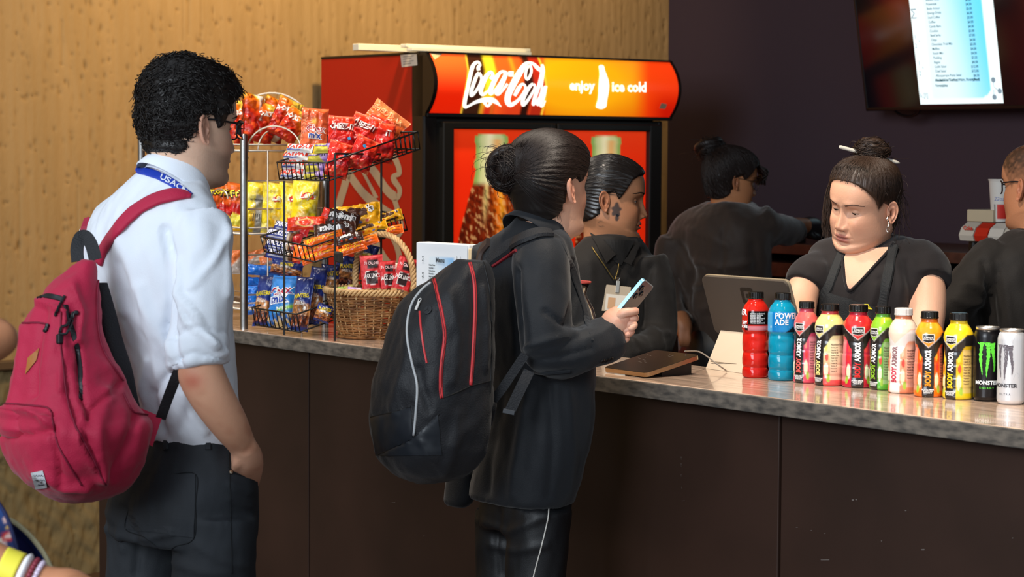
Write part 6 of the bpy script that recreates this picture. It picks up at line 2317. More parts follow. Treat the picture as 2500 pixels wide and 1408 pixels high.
man = body('man in a white shirt with short curly black hair, wearing the red backpack', floor_under(P(440, 1200, DM)), hm,
           [trunk(rows_m, DM, AM, grow=0.86), limb(farm, grow=.8), arm_m, trunk([(1050, 360, 585), (1160, 320, 590), (1260, 320, 580)], DM, AM, 0.66)] + legs(0, 0, legs_m, (.07, .058, .045)) + hand_m, '#c48a6a', 0.006, limbcol=mcol)
for i, (h_, k_, a_) in enumerate(legs_m):
    mesh('shoe', shoe(a_, AM), mat('shoe_black', '#14120f', 0.5), man)


def curlmask(x, y, z):
    zl = np.interp(y, [-.1, -.055, -.040, -.030, -.016, .014, .030, .040, .058, .085, .11], [-.046, -.050, -.040, -.010, .030, .036, .006, .030, .058, .074, .080])
    return sstep(-0.003, 0.010, z - zl) * (z > -0.08)


th_c = lambda x, y, z: 0.003 + 0.006 * sstep(-.05, .03, z) + 0.016 * sstep(.04, .12, z) + 0.006 * sstep(.05, .10, y) * sstep(.05, .09, z)
cap = hm.cap(curlmask, th_c, lambda x, y, z: 0.004 * vnoise(np.stack([x, y, z], -1) * 16, 3, 2))
hairm = mesh('hair', (hm.W(cap[0]), cap[1]), m_hair, man, smooth=True)
g = np.random.default_rng(11)
tr = htree(*cap)
ci = np.nonzero((cap[0][:, 1] < -.02) & (curlmask(*cap[0].T) > .35))[0]
cl = []
c0 = np.array([0, -0.005, 0.03])
while len(cl) < 3400:
    d_ = g.normal(size=3); d_ /= np.linalg.norm(d_)
    if d_[2] < -0.75:
        continue
    if len(cl) % 3:
        d_ = cap[0][ci[g.integers(len(ci))]] - c0
        d_ /= np.linalg.norm(d_)
    r_ = tr.ray_cast(Vector(c0 + d_ * 0.4), Vector(-d_))
    if r_[0] is None:
        continue
    q = np.array(r_[0])
    base = q - d_ * float(th_c(*q)) * 0.9
    if curlmask(np.array(base[0]), np.array(base[1]), np.array(base[2])) < 0.3:
        continue
    e1 = np.cross(d_, g.normal(size=3)); e1 /= np.linalg.norm(e1)
    e2 = np.cross(d_, e1)
    sc_ = 0.55 + 0.45 * sstep(-.04, .03, q[2])
    rr = g.uniform(.004, .0105) * sc_
    t = np.linspace(0, 1, 12)[:, None]
    aa = t * g.uniform(4, 8.5) + g.uniform(0, 6.28)
    p_ = q - d_ * 0.004 + d_ * (t * g.uniform(-.002, .013) * sc_) + e1 * rr * np.cos(aa) + e2 * rr * np.sin(aa) + (e1 * g.uniform(-1, 1) + e2 * g.uniform(-1, 1)) * t * 0.012 * sc_
    cl.append(p_)
mesh('curls', strands(hm.W(np.array(cl)), np.linspace(1, .6, 12) * 0.00115, 4), m_hair, hairm, kind='stuff', smooth=True)
hm.glasses(man, mat('frame_black', '#15171c', 0.3), w=0.050, h=0.036, y0=0.124, z0=0.012, th=0.0019)

# shirt: trunk, sleeve rolled over the elbow, far sleeve
slv = limb([(485, 545, 4.64, .060), (490, 600, 4.61, .066), (492, 700, 4.58, .061), (484, 800, 4.555, .059), (481, 850, 4.55, .060), (482, 880, 4.548, .060)], k=8, N=32)
cuff1 = limb([(483, 818, 4.55, .0615), (481, 842, 4.55, .0625), (481, 858, 4.55, .0615)], N=32)
cuff2 = limb([(481, 858, 4.55, .0585), (482, 876, 4.548, .0630), (483, 890, 4.546, .0620), (484, 897, 4.545, .0575)], N=32)
fl = [([(432, 640), (440, 720), (520, 840)], 9, .007), ([(425, 700), (455, 790), (545, 860)], 8, .006), ([(560, 560), (520, 640), (470, 700)], 10, .005), ([(400, 560), (425, 680), (410, 800), (440, 900)], 10, -.010),
      ([(300, 560), (330, 700), (420, 860)], 16, .006), ([(330, 520), (280, 640), (300, 760)], 14, .005), ([(345, 700), (380, 850), (400, 1000)], 14, .006), ([(420, 900), (380, 960), (400, 1050)], 10, -.006), ([(450, 960), (470, 1010), (500, 1050)], 9, .006), ([(360, 880), (350, 960), (380, 1060)], 10, .005), ([(413, 885), (470, 862), (548, 878)], 5, -.005), ([(408, 820), (480, 800), (556, 812)], 5, -.004), ([(550, 520), (555, 620), (552, 720)], 7, .004)]
shirt, t_shirt, _ = cloth('shirt', join(trunk(rows_m, DM, AM), slv, cuff1, cuff2, limb(farm, grow=1.15)), m_shirt, man, [(p, w_, a * 1.5) for p, w_, a in fl], .0048, 8, 3, .0065, 3)
# collar stands round the neck, open at the front
cn = P(436, 424, DM - .01)
FT = fdir(AM) * math.cos(.62) - Z * math.sin(.62)
RT_ = fdir(AM - 90)
NT = np.cross(RT_, FT)
t = np.linspace(math.radians(-68), math.radians(248), 60)
ring = lambda rx, ry, up: cn + (np.cos(t) * rx)[:, None] * RT_ - (np.sin(t) * ry)[:, None] * FT + NT * up
col_r = np.stack([ring(.062, .066, -.030), ring(.061, .064, .014), ring(.0635, .0665, .019), ring(.068, .072, .008), ring(.080, .085, -.028), ring(.078, .083, -.031)], 1)
v = col_r.reshape(-1, 3)
mesh('collar', (v, grid(60, 6)), m_shirt, shirt, smooth=True)
t_col = htree(v, grid(60, 6))
t_both = htree(*join((v, grid(60, 6)), _))
lan = mesh('lanyard', lay(t_both, [(336, 416), (362, 421), (395, 433), (428, 452), (462, 479)], .0195, .0015, .0025, 40), mat('lanyard_blue', '#1f3fb0', 0.45), man, label='blue lanyard with white letters round the collar')
t_lan = htree(*lay(t_both, [(336, 416), (362, 421), (395, 433), (428, 452), (462, 479)], .0195, .0015, .0025, 40))
vl = []
for ch, p0, p1 in (('U', (390, 436), (403, 442)), ('S', (403, 443), (414, 448)), ('A', (414, 449), (428, 456)), ('C', (428, 457), (440, 464)), ('M', (440, 465), (455, 475))):
    vl.append(letters(t_lan, ch, p0, p1, 13, .0012, bold=0.015))
mesh('lettering', join(*vl), ink('#e8ecf6'), lan, smooth=False, kind='stuff')
# trousers
rows_t = [(1058, 338, 600, .7), (1076, 334, 604, .7), (1110, 318, 618, .72), (1160, 290, 636, .74), (1210, 262, 638, .78), (1260, 255, 636, .78), (1310, 262, 634, .74)]
lg = legs(0, 0, [(P(362, 1260, 4.86), P(356, 1700, 4.84), P(345, 2200, 4.80)), (P(526, 1260, 4.66), P(515, 1700, 4.64), P(500, 2215, 4.60))], (.088, .080, .066))
fl = [([(262, 1290), (330, 1320), (420, 1300)], 8, .006), ([(300, 1240), (340, 1330), (330, 1400)], 10, -.008), ([(480, 1330), (540, 1370), (600, 1380)], 9, .005), ([(560, 1180), (600, 1200), (634, 1196)], 6, .004), ([(555, 1215), (600, 1235), (634, 1230)], 6, .004), ([(420, 1370), (500, 1400), (560, 1400)], 10, .005), ([(250, 1235), (290, 1280), (300, 1340)], 8, .006)]
trou, t_tr, _2 = cloth('trousers', join(trunk(rows_t, DM, AM, 0.7), *lg), m_jean, man, fl, .003, 9, 6, .0075, 3)
m_seam = mat('seam_dark', '#101317', 0.8)
mesh('back_pocket', patch(t_tr, [(333, 1160), (477, 1157), (474, 1312), (308, 1290)], .003, 16, 16), m_jean, trou)
for nm, pts in (('pocket_seam', [(333, 1160), (400, 1161), (477, 1157), (477, 1230), (474, 1312), (430, 1332), (402, 1344), (350, 1310), (306, 1288), (322, 1220), (333, 1160)]), ('side_seam', [(556, 1080), (560, 1160), (563, 1260), (566, 1400)]), ('pocket_hem', [(556, 1140), (575, 1156), (605, 1163), (634, 1160)])):
    mesh(nm, cord(t_tr, pts, .0010, .0010 if 'back' not in nm else .003, 60), m_seam, trou)
for px in (507, 405):
    mesh('belt_loop', lay(t_tr, [(px, 1062), (px + 1, 1080), (px + 1, 1098)], .012, .003, .002, 8), m_jean, trou)
q, n_ = cast(t_tr, 562, 1153, .003)
mesh('rivet', xf(lathe([(.0045, 0), (.004, .002), (.0015, .003)], 12), q, basis(np.cross(n_, [0, 0, 1.]), z=n_)), mat('screw_steel'), trou)

# ------------------------------------------------------------------ red backpack
m_red_bag = mat('backpack_red', '#b31d42', 0.62, spec=0.35, bump=(350, 0.15, 2), sheen=0.15)
m_blk = mat('strap_black', '#1a1b1f', 0.7, bump=(300, 0.2, 2))
DB = 4.55
bp = thing('backpack', 'red canvas backpack with a tan diamond patch worn by the man in the white shirt', 'backpack', P(160, 1210, DB))
rows_b = [(632, 196, 236), (640, 184, 240), (662, 160, 243), (700, 112, 244), (735, 90, 246), (790, 54, 252), (850, 40, 270), (890, 30, 292), (950, 18, 318), (1000, 2, 352), (1030, -4, 380), (1060, -6, 378), (1110, 2, 366), (1150, 28, 346), (1180, 55, 324), (1203, 92, 290), (1218, 125, 245), (1224, 150, 215)]
fl = [([(95, 735), (160, 760), (155, 850), (150, 950)], 8, .007), ([(150, 850), (165, 960), (240, 1150)], 7, -.006), ([(190, 850), (200, 960), (215, 1020)], 7, -.008), ([(60, 800), (50, 900), (30, 980)], 10, .006), ([(0, 1000), (70, 1000), (125, 1030)], 10, .010), ([(0, 1060), (70, 1062), (120, 1050)], 7, -.008), ([(125, 1010), (135, 1080), (150, 1180)], 7, -.007), ([(260, 960), (240, 1060), (250, 1160)], 18, .008), ([(330, 1020), (310, 1090), (260, 1180)], 14, -.007),
      ([(200, 1010), (190, 1080), (260, 1180)], 10, .007), ([(90, 1150), (160, 1190), (210, 1190)], 12, .007), ([(180, 700), (200, 760), (190, 830)], 10, .006), ([(300, 930), (270, 960), (215, 1010)], 8, -.006), ([(110, 760), (90, 860), (80, 960)], 10, -.006)]
_b = remesh(trunk(rows_b, DB, AM, 0.85, 2.7), .007, 4)
_b = folds(_b, [(p, w_, a * 1.7) for p, w_, a in fl])
n_ = normals(_b)
_b = (_b[0] + n_ * (.0035 * vnoise(_b[0] * 10, 21, 3))[:, None], _b[1])
mesh('main_body', _b, m_red_bag, bp, smooth=True)
tb_ = htree(*_b)
# dark back panel against the shirt
bpn = trunk([(690, 236, 262), (760, 238, 282), (830, 248, 300), (900, 268, 322), (960, 290, 334), (1010, 318, 346)], DB + .06, AM, 1.2, 2.4)
mesh('back_panel', bpn, m_blk, bp, smooth=True)
jt = htree(*join(_b, _))
mesh('shoulder_strap', lay(htree(*_), [(240, 640), (262, 598), (295, 552), (335, 514), (380, 489), (420, 478), (448, 477), (466, 482)], [.034, .034, .034, .036, .036, .034, .024, .008], .004, .005, 50), m_red_bag, bp)
mesh('shoulder_strap', lay(htree(*_), [(200, 650), (202, 610), (208, 570), (217, 530), (232, 502)], [.034, .034, .032, .024, .016], .004, .005, 30), m_red_bag, bp)
mesh('lower_strap', strip(interp(np.array([P(392, 1022, 4.58), P(405, 985, 4.56), P(424, 935, 4.53), P(438, 900, 4.52)]), 14), .021, .0015, -FWD + RI * .3), m_blk, bp)
mesh('wing', (np.array([P(330, 990, 4.57), P(396, 1018, 4.58), P(372, 1090, 4.55), P(330, 1060, 4.53), P(330, 990, 4.60), P(396, 1018, 4.60), P(372, 1090, 4.58), P(330, 1060, 4.57)]), [[0, 1, 2, 3], [7, 6, 5, 4], [0, 4, 5, 1], [1, 5, 6, 2], [2, 6, 7, 3], [3, 7, 4, 0]]), m_red_bag, bp)
mesh('grab_loop', strip(interp(np.array([P(190, 638, 4.56), P(188, 606, 4.57), P(196, 580, 4.58), P(210, 578, 4.58), P(224, 600, 4.57), P(233, 634, 4.56)]), 24), .026, .002, -FWD), m_blk, bp)
# seams, zips, cords, patches
m_sm = mat('seam_red', '#7c1230', 0.7)
for pts in ([(150, 760), (152, 880), (160, 960), (180, 1030), (230, 1130), (258, 1182)], [(8, 985), (60, 990), (118, 996), (128, 1030), (150, 1100), (200, 1185)], [(55, 790), (90, 788), (120, 792)], [(396, 1018), (340, 1010), (320, 1000), (300, 960)], [(240, 660), (236, 760), (250, 850), (300, 930)]):
    mesh('seam', cord(tb_, pts, .0018, .002, 50), m_sm, bp)
m_zip = mat('zip_black', '#17181d', 0.45)
for pts in ([(94, 727), (110, 722), (130, 724), (152, 730)], [(160, 745), (172, 790), (186, 840), (196, 900), (197, 975)]):
    mesh('zip', lay(tb_, pts, .011, .0015, .001, 30), m_zip, bp)
mesh('cord_pull', cord(tb_, [(160, 722), (152, 738), (140, 760), (137, 772)], .0028, .004, 16), m_zip, bp)
for dx in (0, 9):
    mesh('cord_pull', cord(tb_, [(182 - dx * .3, 762), (172 - dx, 785), (160 - dx * .8, 808), (152, 822)], .0028, .006, 16), m_zip, bp)
q, n_ = cast(tb_, 151, 829, .006)
mesh('cord_knot', xf(box(.011, .011, .020, .003), q, basis(np.cross(n_, UPV), z=UPV)), m_zip, bp)
q, n_ = cast(tb_, 185, 764, .005)
mesh('cord_end', xf(box(.010, .008, .009, .003), q, basis(np.cross(n_, UPV), z=UPV)), m_zip, bp)
mesh('cord_knot', cord(tb_, [(120, 792), (117, 803), (113, 810)], .0042, .004, 8), m_zip, bp)
dm = [(97, 848), (90, 880), (64, 914), (70, 874)]
mesh('diamond_patch', patch(tb_, [dm[0], dm[1], dm[2], dm[3]], .0028, 10, 10), mat('leather_tan', '#a5662c', 0.6), bp)
lb = mesh('woven_label', patch(tb_, [(78, 1154), (106, 1148), (117, 1188), (88, 1192)], .0028, 8, 8), mat('label_grey', '#b9bcc0', 0.6), bp)
tl_ = htree(*patch(tb_, [(78, 1154), (106, 1148), (117, 1188), (88, 1192)], .0028, 8, 8))
mesh('woven_marks', join(*[cord(tl_, [(x0 + (x1 - x0) * t, y + 1.8 * math.sin(t * 23 + y)) for t in np.linspace(0, 1, 12)], .0006, .0006, 30) for x0, x1, y in ((83, 106, 1161), (86, 109, 1172), (93, 107, 1183))]), ink('#3a3f48'), lb, kind='stuff')
# front pocket flap
pk_ = trunk([(988, 0, 118), (1005, -8, 126), (1030, -10, 128), (1052, -6, 120), (1066, 0, 100)], DB - .035, AM, 0.8, 2.6)
pk_ = folds(remesh(pk_, .007, 3), [([(0, 1020), (60, 1030), (120, 1012)], 8, -.006), ([(10, 1045), (70, 1050), (118, 1040)], 6, .005)])
mesh('pocket_flap', pk_, m_red_bag, bp, smooth=True)
# ================================================================== the woman in the black blazer
DW, AW = 5.2, 38
m_blaz = mat('blazer_black', '#15181d', 0.64, spec=0.3, bump=(500, 0.12, 2), sheen=0.2)
m_trs = mat('trousers_black', '#121316', 0.5, bump=(500, 0.08, 2))
hw = Head(P(1341, 468, DW), hframe(43, -2, 0), 0.97, skin='#e4b296', lip='#b8685c', jaw=0.9, nose=0.9, eye_open=0.8, blush='#c87862', brow='#1c120e')
rows_w = [(528, 1262, 1352, .9), (548, 1245, 1368, .8), (566, 1222, 1385, .66), (590, 1190, 1398, .58), (630, 1172, 1406, .58), (690, 1168, 1418, .62), (760, 1172, 1440, .68), (830, 1182, 1452, .70), (900, 1188, 1452, .70), (1000, 1184, 1449, .70), (1080, 1170, 1440, .70), (1150, 1155, 1422, .72), (1222, 1140, 1401, .74)]
legs_w = [(P(1238, 1240, 5.30), P(1232, 1660, 5.28), P(1230, 2075, 5.25)), (P(1318, 1240, 5.14), P(1292, 1660, 5.12), P(1280, 2095, 5.10))]
hd = 5.10
palm_w = [limb([(1472, 842, 5.15, .026), (1490, 815, hd + .02, .030), (1503, 792, hd + .006, .0365), (1514, 778, hd, .033), (1524, 770, hd + .01, .022)], N=20)]
fing_w = []
for pts in ([(1508, 776, hd - .018, .0125), (1524, 764, hd - .026, .0112), (1541, 761, hd - .024, .0095), (1554, 759, hd - .014, .0082), (1557, 759, hd - .012, .004)],
            [(1522, 786, hd - .004, .0090), (1541, 778, hd - .014, .0088), (1551, 777, hd - .010, .0080), (1549, 770, hd + .004, .0066), (1546, 768, hd + .008, .003)],
            [(1518, 797, hd - .012, .0095), (1538, 791, hd - .020, .0090), (1548, 793, hd - .020, .0084), (1541, 801, hd - .026, .0076), (1534, 803, hd - .027, .004)],
            [(1512, 810, hd - .010, .0094), (1532, 806, hd - .019, .0089), (1541, 809, hd - .019, .0082), (1533, 816, hd - .025, .0074), (1526, 818, hd - .026, .004)],
            [(1505, 823, hd - .006, .0088), (1522, 821, hd - .014, .0082), (1530, 826, hd - .015, .0074), (1522, 832, hd - .020, .0066), (1516, 833, hd - .021, .0035)]):
    fing_w.append(limb(pts, k=7, N=16))


def wcol(v):
    c = blend_col(len(v), '#e0a88c')
    q = proj(v)
    c = mixc(c, '#e8b49c', 0.5 * sstep(1490, 1540, q[:, 0]))
    return mixc(c, '#cf8068', 0.45 * np.clip(vnoise(v * 30, 3, 2), 0, 1) * (q[:, 0] > 1480))


wom = body('woman in a black blazer with a low hair bun, holding up a phone', floor_under(P(1300, 1200, DW)), hw,
           [trunk(rows_w, DW, AW, grow=.84), trunk([(1130, 1225, 1370), (1240, 1230, 1345)], DW, AW, .7), limb([(1335, 620, 5.08, .045), (1330, 840, 5.04, .042), (1400, 860, 5.06, .036), (1480, 826, 5.13, .026)]), limb([(1205, 640, 5.30, .045), (1210, 840, 5.38, .04), (1280, 900, 5.42, .035)])] + legs(0, 0, legs_w, (.056, .048, .036)), '#d8a487', .007, fine=[palm_w, fing_w], limbcol=wcol)
for h_, k_, a_ in legs_w:
    mesh('shoe', shoe(a_, AW), mat('shoe_black'), wom)
slv = limb([(1318, 592, 5.12, .052), (1322, 640, 5.09, .064), (1326, 720, 5.06, .062), (1330, 800, 5.04, .060), (1338, 845, 5.04, .058), (1368, 862, 5.05, .056), (1410, 855, 5.06, .052), (1455, 838, 5.085, .049), (1490, 824, 5.11, .0475), (1500, 820, 5.115, .0465)], k=8, N=32)
far = limb([(1210, 610, 5.30, .055), (1200, 740, 5.36, .055), (1215, 850, 5.40, .052), (1300, 880, 5.44, .045)], N=28)
fl = [([(1275, 640), (1290, 740), (1300, 840)], 10, .004), ([(1330, 760), (1370, 790), (1420, 800)], 7, -.006), ([(1280, 850), (1340, 830), (1400, 815)], 8, .006), ([(1300, 880), (1370, 870), (1440, 850)], 8, -.005), ([(1400, 640), (1405, 720), (1385, 790)], 9, -.010), ([(1265, 660), (1262, 760), (1270, 860)], 8, -.012), ([(1200, 640), (1205, 760), (1210, 880)], 16, .004), ([(1290, 960), (1270, 1080), (1250, 1210)], 12, .006), ([(1340, 940), (1350, 1080), (1340, 1210)], 12, -.006), ([(1390, 960), (1400, 1080), (1390, 1200)], 12, .005), ([(1230, 960), (1205, 1080), (1190, 1200)], 10, -.005), ([(1430, 830), (1470, 815), (1500, 790)], 6, .003), ([(1250, 905), (1330, 910), (1400, 900)], 4, -.004)]
blz, t_bl, _w = cloth('blazer', join(trunk(rows_w, DW, AW), slv, far), m_blaz, wom, fl, .003, 8, 5, .007, 3)
# lapel collar behind the neck and down the front
cn = P(1324, 550, DW)
FT = fdir(AW) * math.cos(.75) - Z * math.sin(.75)
RT_ = fdir(AW - 90); NT = np.cross(RT_, FT)
t = np.linspace(math.radians(-60), math.radians(240), 50)
ring = lambda rx, ry, up: cn + (np.cos(t) * rx)[:, None] * RT_ - (np.sin(t) * ry)[:, None] * FT + NT * up
cr = np.stack([ring(.054, .050, -.02), ring(.054, .050, .018), ring(.057, .053, .022), ring(.064, .062, .008), ring(.080, .084, -.040), ring(.078, .082, -.043)], 1)
mesh('collar', (cr.reshape(-1, 3), grid(50, 6)), m_blaz, blz, smooth=True)
mesh('lapel', lay(t_bl, [(1372, 590), (1392, 640), (1412, 700), (1432, 770), (1446, 830)], [.01, .018, .022, .016, .006], .0012, .001, 30), m_blaz, blz)
mesh('pocket_flap', lay(t_bl, [(1278, 905), (1330, 911), (1392, 906)], .006, .0025, .001, 24), m_blaz, blz)
for px, py in ((1470, 880), (1480, 878), (1490, 874)):
    q, n_ = cast(t_bl, px, py, .001)
    if q is not None:
        mesh('cuff_button', xf(lathe([(.0058, 0), (.0058, .002), (.004, .003), (.001, .0022)], 14), q, basis(np.cross(n_, [0, 0, 1.]), z=n_)), mat('button_horn', '#2a2623', 0.25), blz)
# tail of the blazer on the far side
mesh('coat_tail', remesh(trunk([(1140, 1092, 1160), (1180, 1086, 1165), (1215, 1082, 1160), (1236, 1080, 1140)], 5.38, AW, .5), .007, 3), m_blaz, blz, smooth=True)
rows_t = [(1150, 1182, 1398, .74), (1210, 1176, 1397, .76), (1250, 1170, 1394, .76), (1290, 1172, 1388, .74)]
lg = legs(0, 0, [(P(1238, 1240, 5.30), P(1232, 1660, 5.28), P(1230, 2080, 5.25)), (P(1318, 1240, 5.14), P(1292, 1660, 5.12), P(1280, 2100, 5.10))], (.074, .062, .058))
tr_, t_tw, _2 = cloth('trousers', join(trunk(rows_t, DW, AW, .75), *lg), m_trs, wom, [([(1170, 1270), (1240, 1300), (1330, 1260)], 8, .005), ([(1200, 1330), (1260, 1345), (1330, 1330)], 9, .005), ([(1220, 1250), (1215, 1330), (1225, 1400)], 8, -.005)], .003, 9, 8, .0075, 3)
mesh('side_piping', cord(t_tw, [(1341, 1222), (1338, 1260), (1331, 1295), (1320, 1340), (1308, 1385), (1300, 1420), (1292, 1470)], .0016, .0012, 50), mat('piping_white', '#d8d4cc', 0.5), tr_, label='thin white piping down the trouser side')

# hair: swept back into a knot
mk_w = lambda x, y, z: sstep(-0.004, 0.010, z - np.interp(y, [-.1, -.06, -.04, -.022, -.008, .016, .030, .045, .060, .080, .11], [-.062, -.066, -.060, -.045, .020, .036, .020, .038, .062, .076, .084])) * (z > -0.085)
cap = hw.cap(mk_w, lambda x, y, z: 0.006 + 0.007 * sstep(-.02, .09, z) + 0.006 * np.exp(-((y + .02) / .06) ** 2 - ((z - .11) / .04) ** 2), lambda x, y, z: 0.0005 * np.sin(np.arctan2(z - .04, x) * 40 + y * 60))
hr = mesh('hair', (hw.W(cap[0]), cap[1]), m_hair, wom, smooth=True)
g = np.random.default_rng(3)
bl = np.array([0.0, -.108, .050])
stt = []
for k in range(3400):
    u_ = g.uniform(0, 1)
    th = g.uniform(-PI, PI)
    yy = g.uniform(-.03, .10)
    d_ = np.array([math.sin(th), yy / .09 + .1, math.cos(th)])
    q = d_ / np.linalg.norm(d_) * .1 + np.array([0, -.005, .03])
    if mk_w(np.array(q[0]), np.array(q[1]), np.array(q[2])) > 0.6:
        stt.append(q)
en = [bl + g.normal(size=3) * .008 for _ in stt]
st = hw.comb(cap, stt, en, 14, .0018, .02, seed=4)
mesh('hair_strands', strands(hw.W(st), np.linspace(1, .7, 14) * .0007, 3), m_hairb, hr, kind='stuff', smooth=True)
bc = P(1242, 413, DW - .02)
Rb = basis(hw.R[:, 0], hw.R[:, 2])
bun(bc, Rb, .052, m_hairb, wom, 5, 260, loose=9)
fly = []
for k in range(26):
    p0 = P(1225 + g.uniform(-20, 30), 380 + g.uniform(-20, 40), DW - .03 + g.uniform(-.02, .02))
    e = np.array([-1, 0, .25]) * g.uniform(.015, .05) + g.normal(size=3) * .012
    t = np.linspace(0, 1, 12)[:, None]
    fly.append(p0 + e * np.sin(t * 1.7) - Z * g.uniform(.0, .05) * t ** 2)
for k in range(14):
    p0 = P(1352 + g.uniform(-12, 14), 505 + g.uniform(-6, 10), DW - .06)
    t = np.linspace(0, 1, 12)[:, None]
    fly.append(p0 + (RI * g.uniform(-.01, .012)) * t - Z * g.uniform(.02, .05) * t)
mesh('flyaways', strands(np.array(fly), np.linspace(1, .4, 12) * .0007, 3), m_hairb, hr, kind='stuff', smooth=True)

# phone
Lp = RI * .60 + UPV * .74 - FWD * .04
Lp /= np.linalg.norm(Lp)
Np = RI * .74 - UPV * .55 - FWD * .42
Np -= Lp * (Np @ Lp); Np /= np.linalg.norm(Np)
Rp = basis(np.cross(Lp, Np), Lp, Np)
pc_ = P(1532, 751, hd + .014)
ph = thing('phone', 'pale blue phone held up in the blazer woman\'s hand', 'phone', pc_)
pp_ = lambda vf: xf((vf[0] - np.array([.036, .074, 0]), vf[1]), pc_, Rp)
mesh('frame', pp_(plate(.072, .148, .010, -.0045, .0035)), mat('phone_blue', '#8cc4dc', 0.25, 0.5), ph, smooth=False)
v, f = plate(.068, .144, .009, .0035, .0042)
mesh('back_glass', pp_((v + [.002, .002, 0], f)), mat('phone_back', '#3c4854', 0.2), ph, smooth=False)
v, f = plate(.068, .144, .009, -.0052, -.0045)
mesh('screen', pp_((v + [.002, .002, 0], f)), mat('phone_screen', '#101418', 0.1), ph, smooth=False)
for x, y in ((.018, .128), (.018, .106), (.036, .117)):
    mesh('camera_lens', pp_(xf(lathe([(.0075, 0), (.0075, .0022), (.0055, .0026), (.001, .0012)], 18), (x, y, .0042))), mat('lens_ring', '#1a2028', 0.15, 0.4), ph)

# ------------------------------------------------------------------ black backpack
DK = 5.0
kb = thing('backpack', 'black backpack with red zips and a white piping worn by the blazer woman', 'backpack', P(1050, 1170, DK))
m_kb = mat('backpack_black', '#1b1c20', 0.56, spec=0.4, bump=(300, 0.15, 2), sheen=0.1)
m_kb2 = mat('backpack_coated', '#20242a', 0.38, spec=0.5)
rows_k = [(636, 1112, 1192, .8), (648, 1092, 1200, .85), (668, 1068, 1205, .9), (686, 1046, 1207), (702, 1018, 1208), (728, 986, 1209), (762, 962, 1210), (810, 942, 1210), (850, 930, 1210), (900, 917, 1208), (940, 906, 1206), (1000, 901, 1204), (1040, 900, 1200), (1080, 906, 1194), (1110, 915, 1186), (1140, 936, 1165), (1160, 962, 1135), (1173, 995, 1090), (1178, 1020, 1060)]
fl = [([(1062, 690), (1075, 780), (1085, 830), (1075, 960)], 7, -.004), ([(1150, 650), (1158, 760), (1155, 850), (1150, 930)], 7, -.004), ([(1100, 720), (1120, 820), (1105, 930)], 12, .006), ([(1120, 1010), (1110, 1080), (1090, 1150)], 14, .006), ([(1000, 800), (985, 900), (960, 1000)], 16, .006), ([(905, 1015), (960, 1005), (1005, 990)], 4, -.003), ([(915, 1110), (1000, 1075), (1072, 1010)], 4, -.003), ([(1180, 700), (1190, 800), (1185, 900)], 6, .006), ([(1020, 900), (1035, 960), (1050, 1000)], 9, -.006), ([(1030, 1080), (1050, 1110), (1080, 1150)], 10, .005)]
_k = folds(remesh(trunk(rows_k, DK, AW, .95, 2.7), .007, 4), fl)
n_ = normals(_k)
_k = (_k[0] + n_ * (.003 * vnoise(_k[0] * 10, 33, 3))[:, None], _k[1])
mesh('main_body', _k, m_kb, kb, smooth=True)
tk = htree(*_k)
mesh('lower_panel', patch(tk, [(905, 1020), (1003, 994), (1008, 1070), (918, 1112)], .0016, 22, 18), m_kb2, kb, smooth=True)
mesh('lower_panel', patch(tk, [(1010, 1070), (1068, 1012), (1078, 1110), (925, 1112)], .0024, 22, 18), m_kb2, kb, smooth=True)
m_rz = mat('zip_red', '#d0383c', 0.5)
for pts in ([(1060, 682), (1068, 715), (1078, 760), (1086, 815), (1080, 870), (1075, 920), (1078, 972)], [(1147, 642), (1157, 680), (1160, 740), (1158, 800), (1155, 860), (1149, 940)]):
    mesh('zip', lay(tk, pts, .0082, .0022, .0012, 44), m_rz, kb)
    mesh('zip_teeth', cord(tk, pts, .0009, .0042, 44), mat('zip_dark_red', '#7c1a20', 0.5), kb)
mesh('zip', lay(tk, [(1025, 760), (1028, 800), (1034, 845), (1042, 886)], .0045, .0018, .001, 24), m_rz, kb)
mesh('piping', cord(tk, [(1052, 690), (1030, 708), (1006, 742), (995, 790), (996, 835), (1006, 885), (1018, 940), (1016, 1000), (1010, 1062)], .0030, .0012, 60), mat('piping_grey', '#b9bcbe', 0.35), kb, label='pale grey piping curve')
q, n_ = cast(tk, 1022, 748, .004)
Rz = basis(np.cross(n_, UPV), z=n_)
mesh('zip_pull', xf(join(box(.007, .024, .003, .001), tube(np.stack([.004 * np.cos(np.linspace(0, 6.28, 12, endpoint=False)), .016 + .005 * np.sin(np.linspace(0, 6.28, 12, endpoint=False)), 0 * np.arange(12)], -1), .0011, 5, closed=True)), q, np.stack([Rz[:, 0], UPV - n_ * (UPV @ n_), n_], 1)), mat('pull_white', '#e6e4e0', 0.3, 0.3), kb, kind='stuff')
q, n_ = cast(tk, 1045, 757, .001)
Rz = basis(np.cross(n_, UPV), z=n_)
lg_ = mesh('round_badge', xf(lathe([(.0105, 0), (.0105, .0015), (.009, .002), (.001, .002)], 24), q, Rz), mat('badge_rubber', '#26282c', 0.5), kb)
mesh('badge_mark', xf(join(ribbon2d([(-.006, .004), (0, 0), (.006, .004)], .0014, 6), ribbon2d([(0, 0), (0, -.007)], .0014, 4)), q + n_ * .0024, Rz), mat('badge_dark', '#101114', 0.5), lg_, smooth=False, kind='stuff')
for pts in ([(905, 1018), (960, 1006), (1003, 992)], [(916, 1112), (1000, 1076), (1072, 1010)], [(1078, 972), (1110, 960), (1150, 942), (1196, 930)], [(1180, 640), (1196, 720), (1200, 840), (1196, 960)]):
    mesh('seam', cord(tk, pts, .0014, .0008, 30), mat('seam_black', '#0c0d0f', 0.6), kb)
jw = htree(*_w)
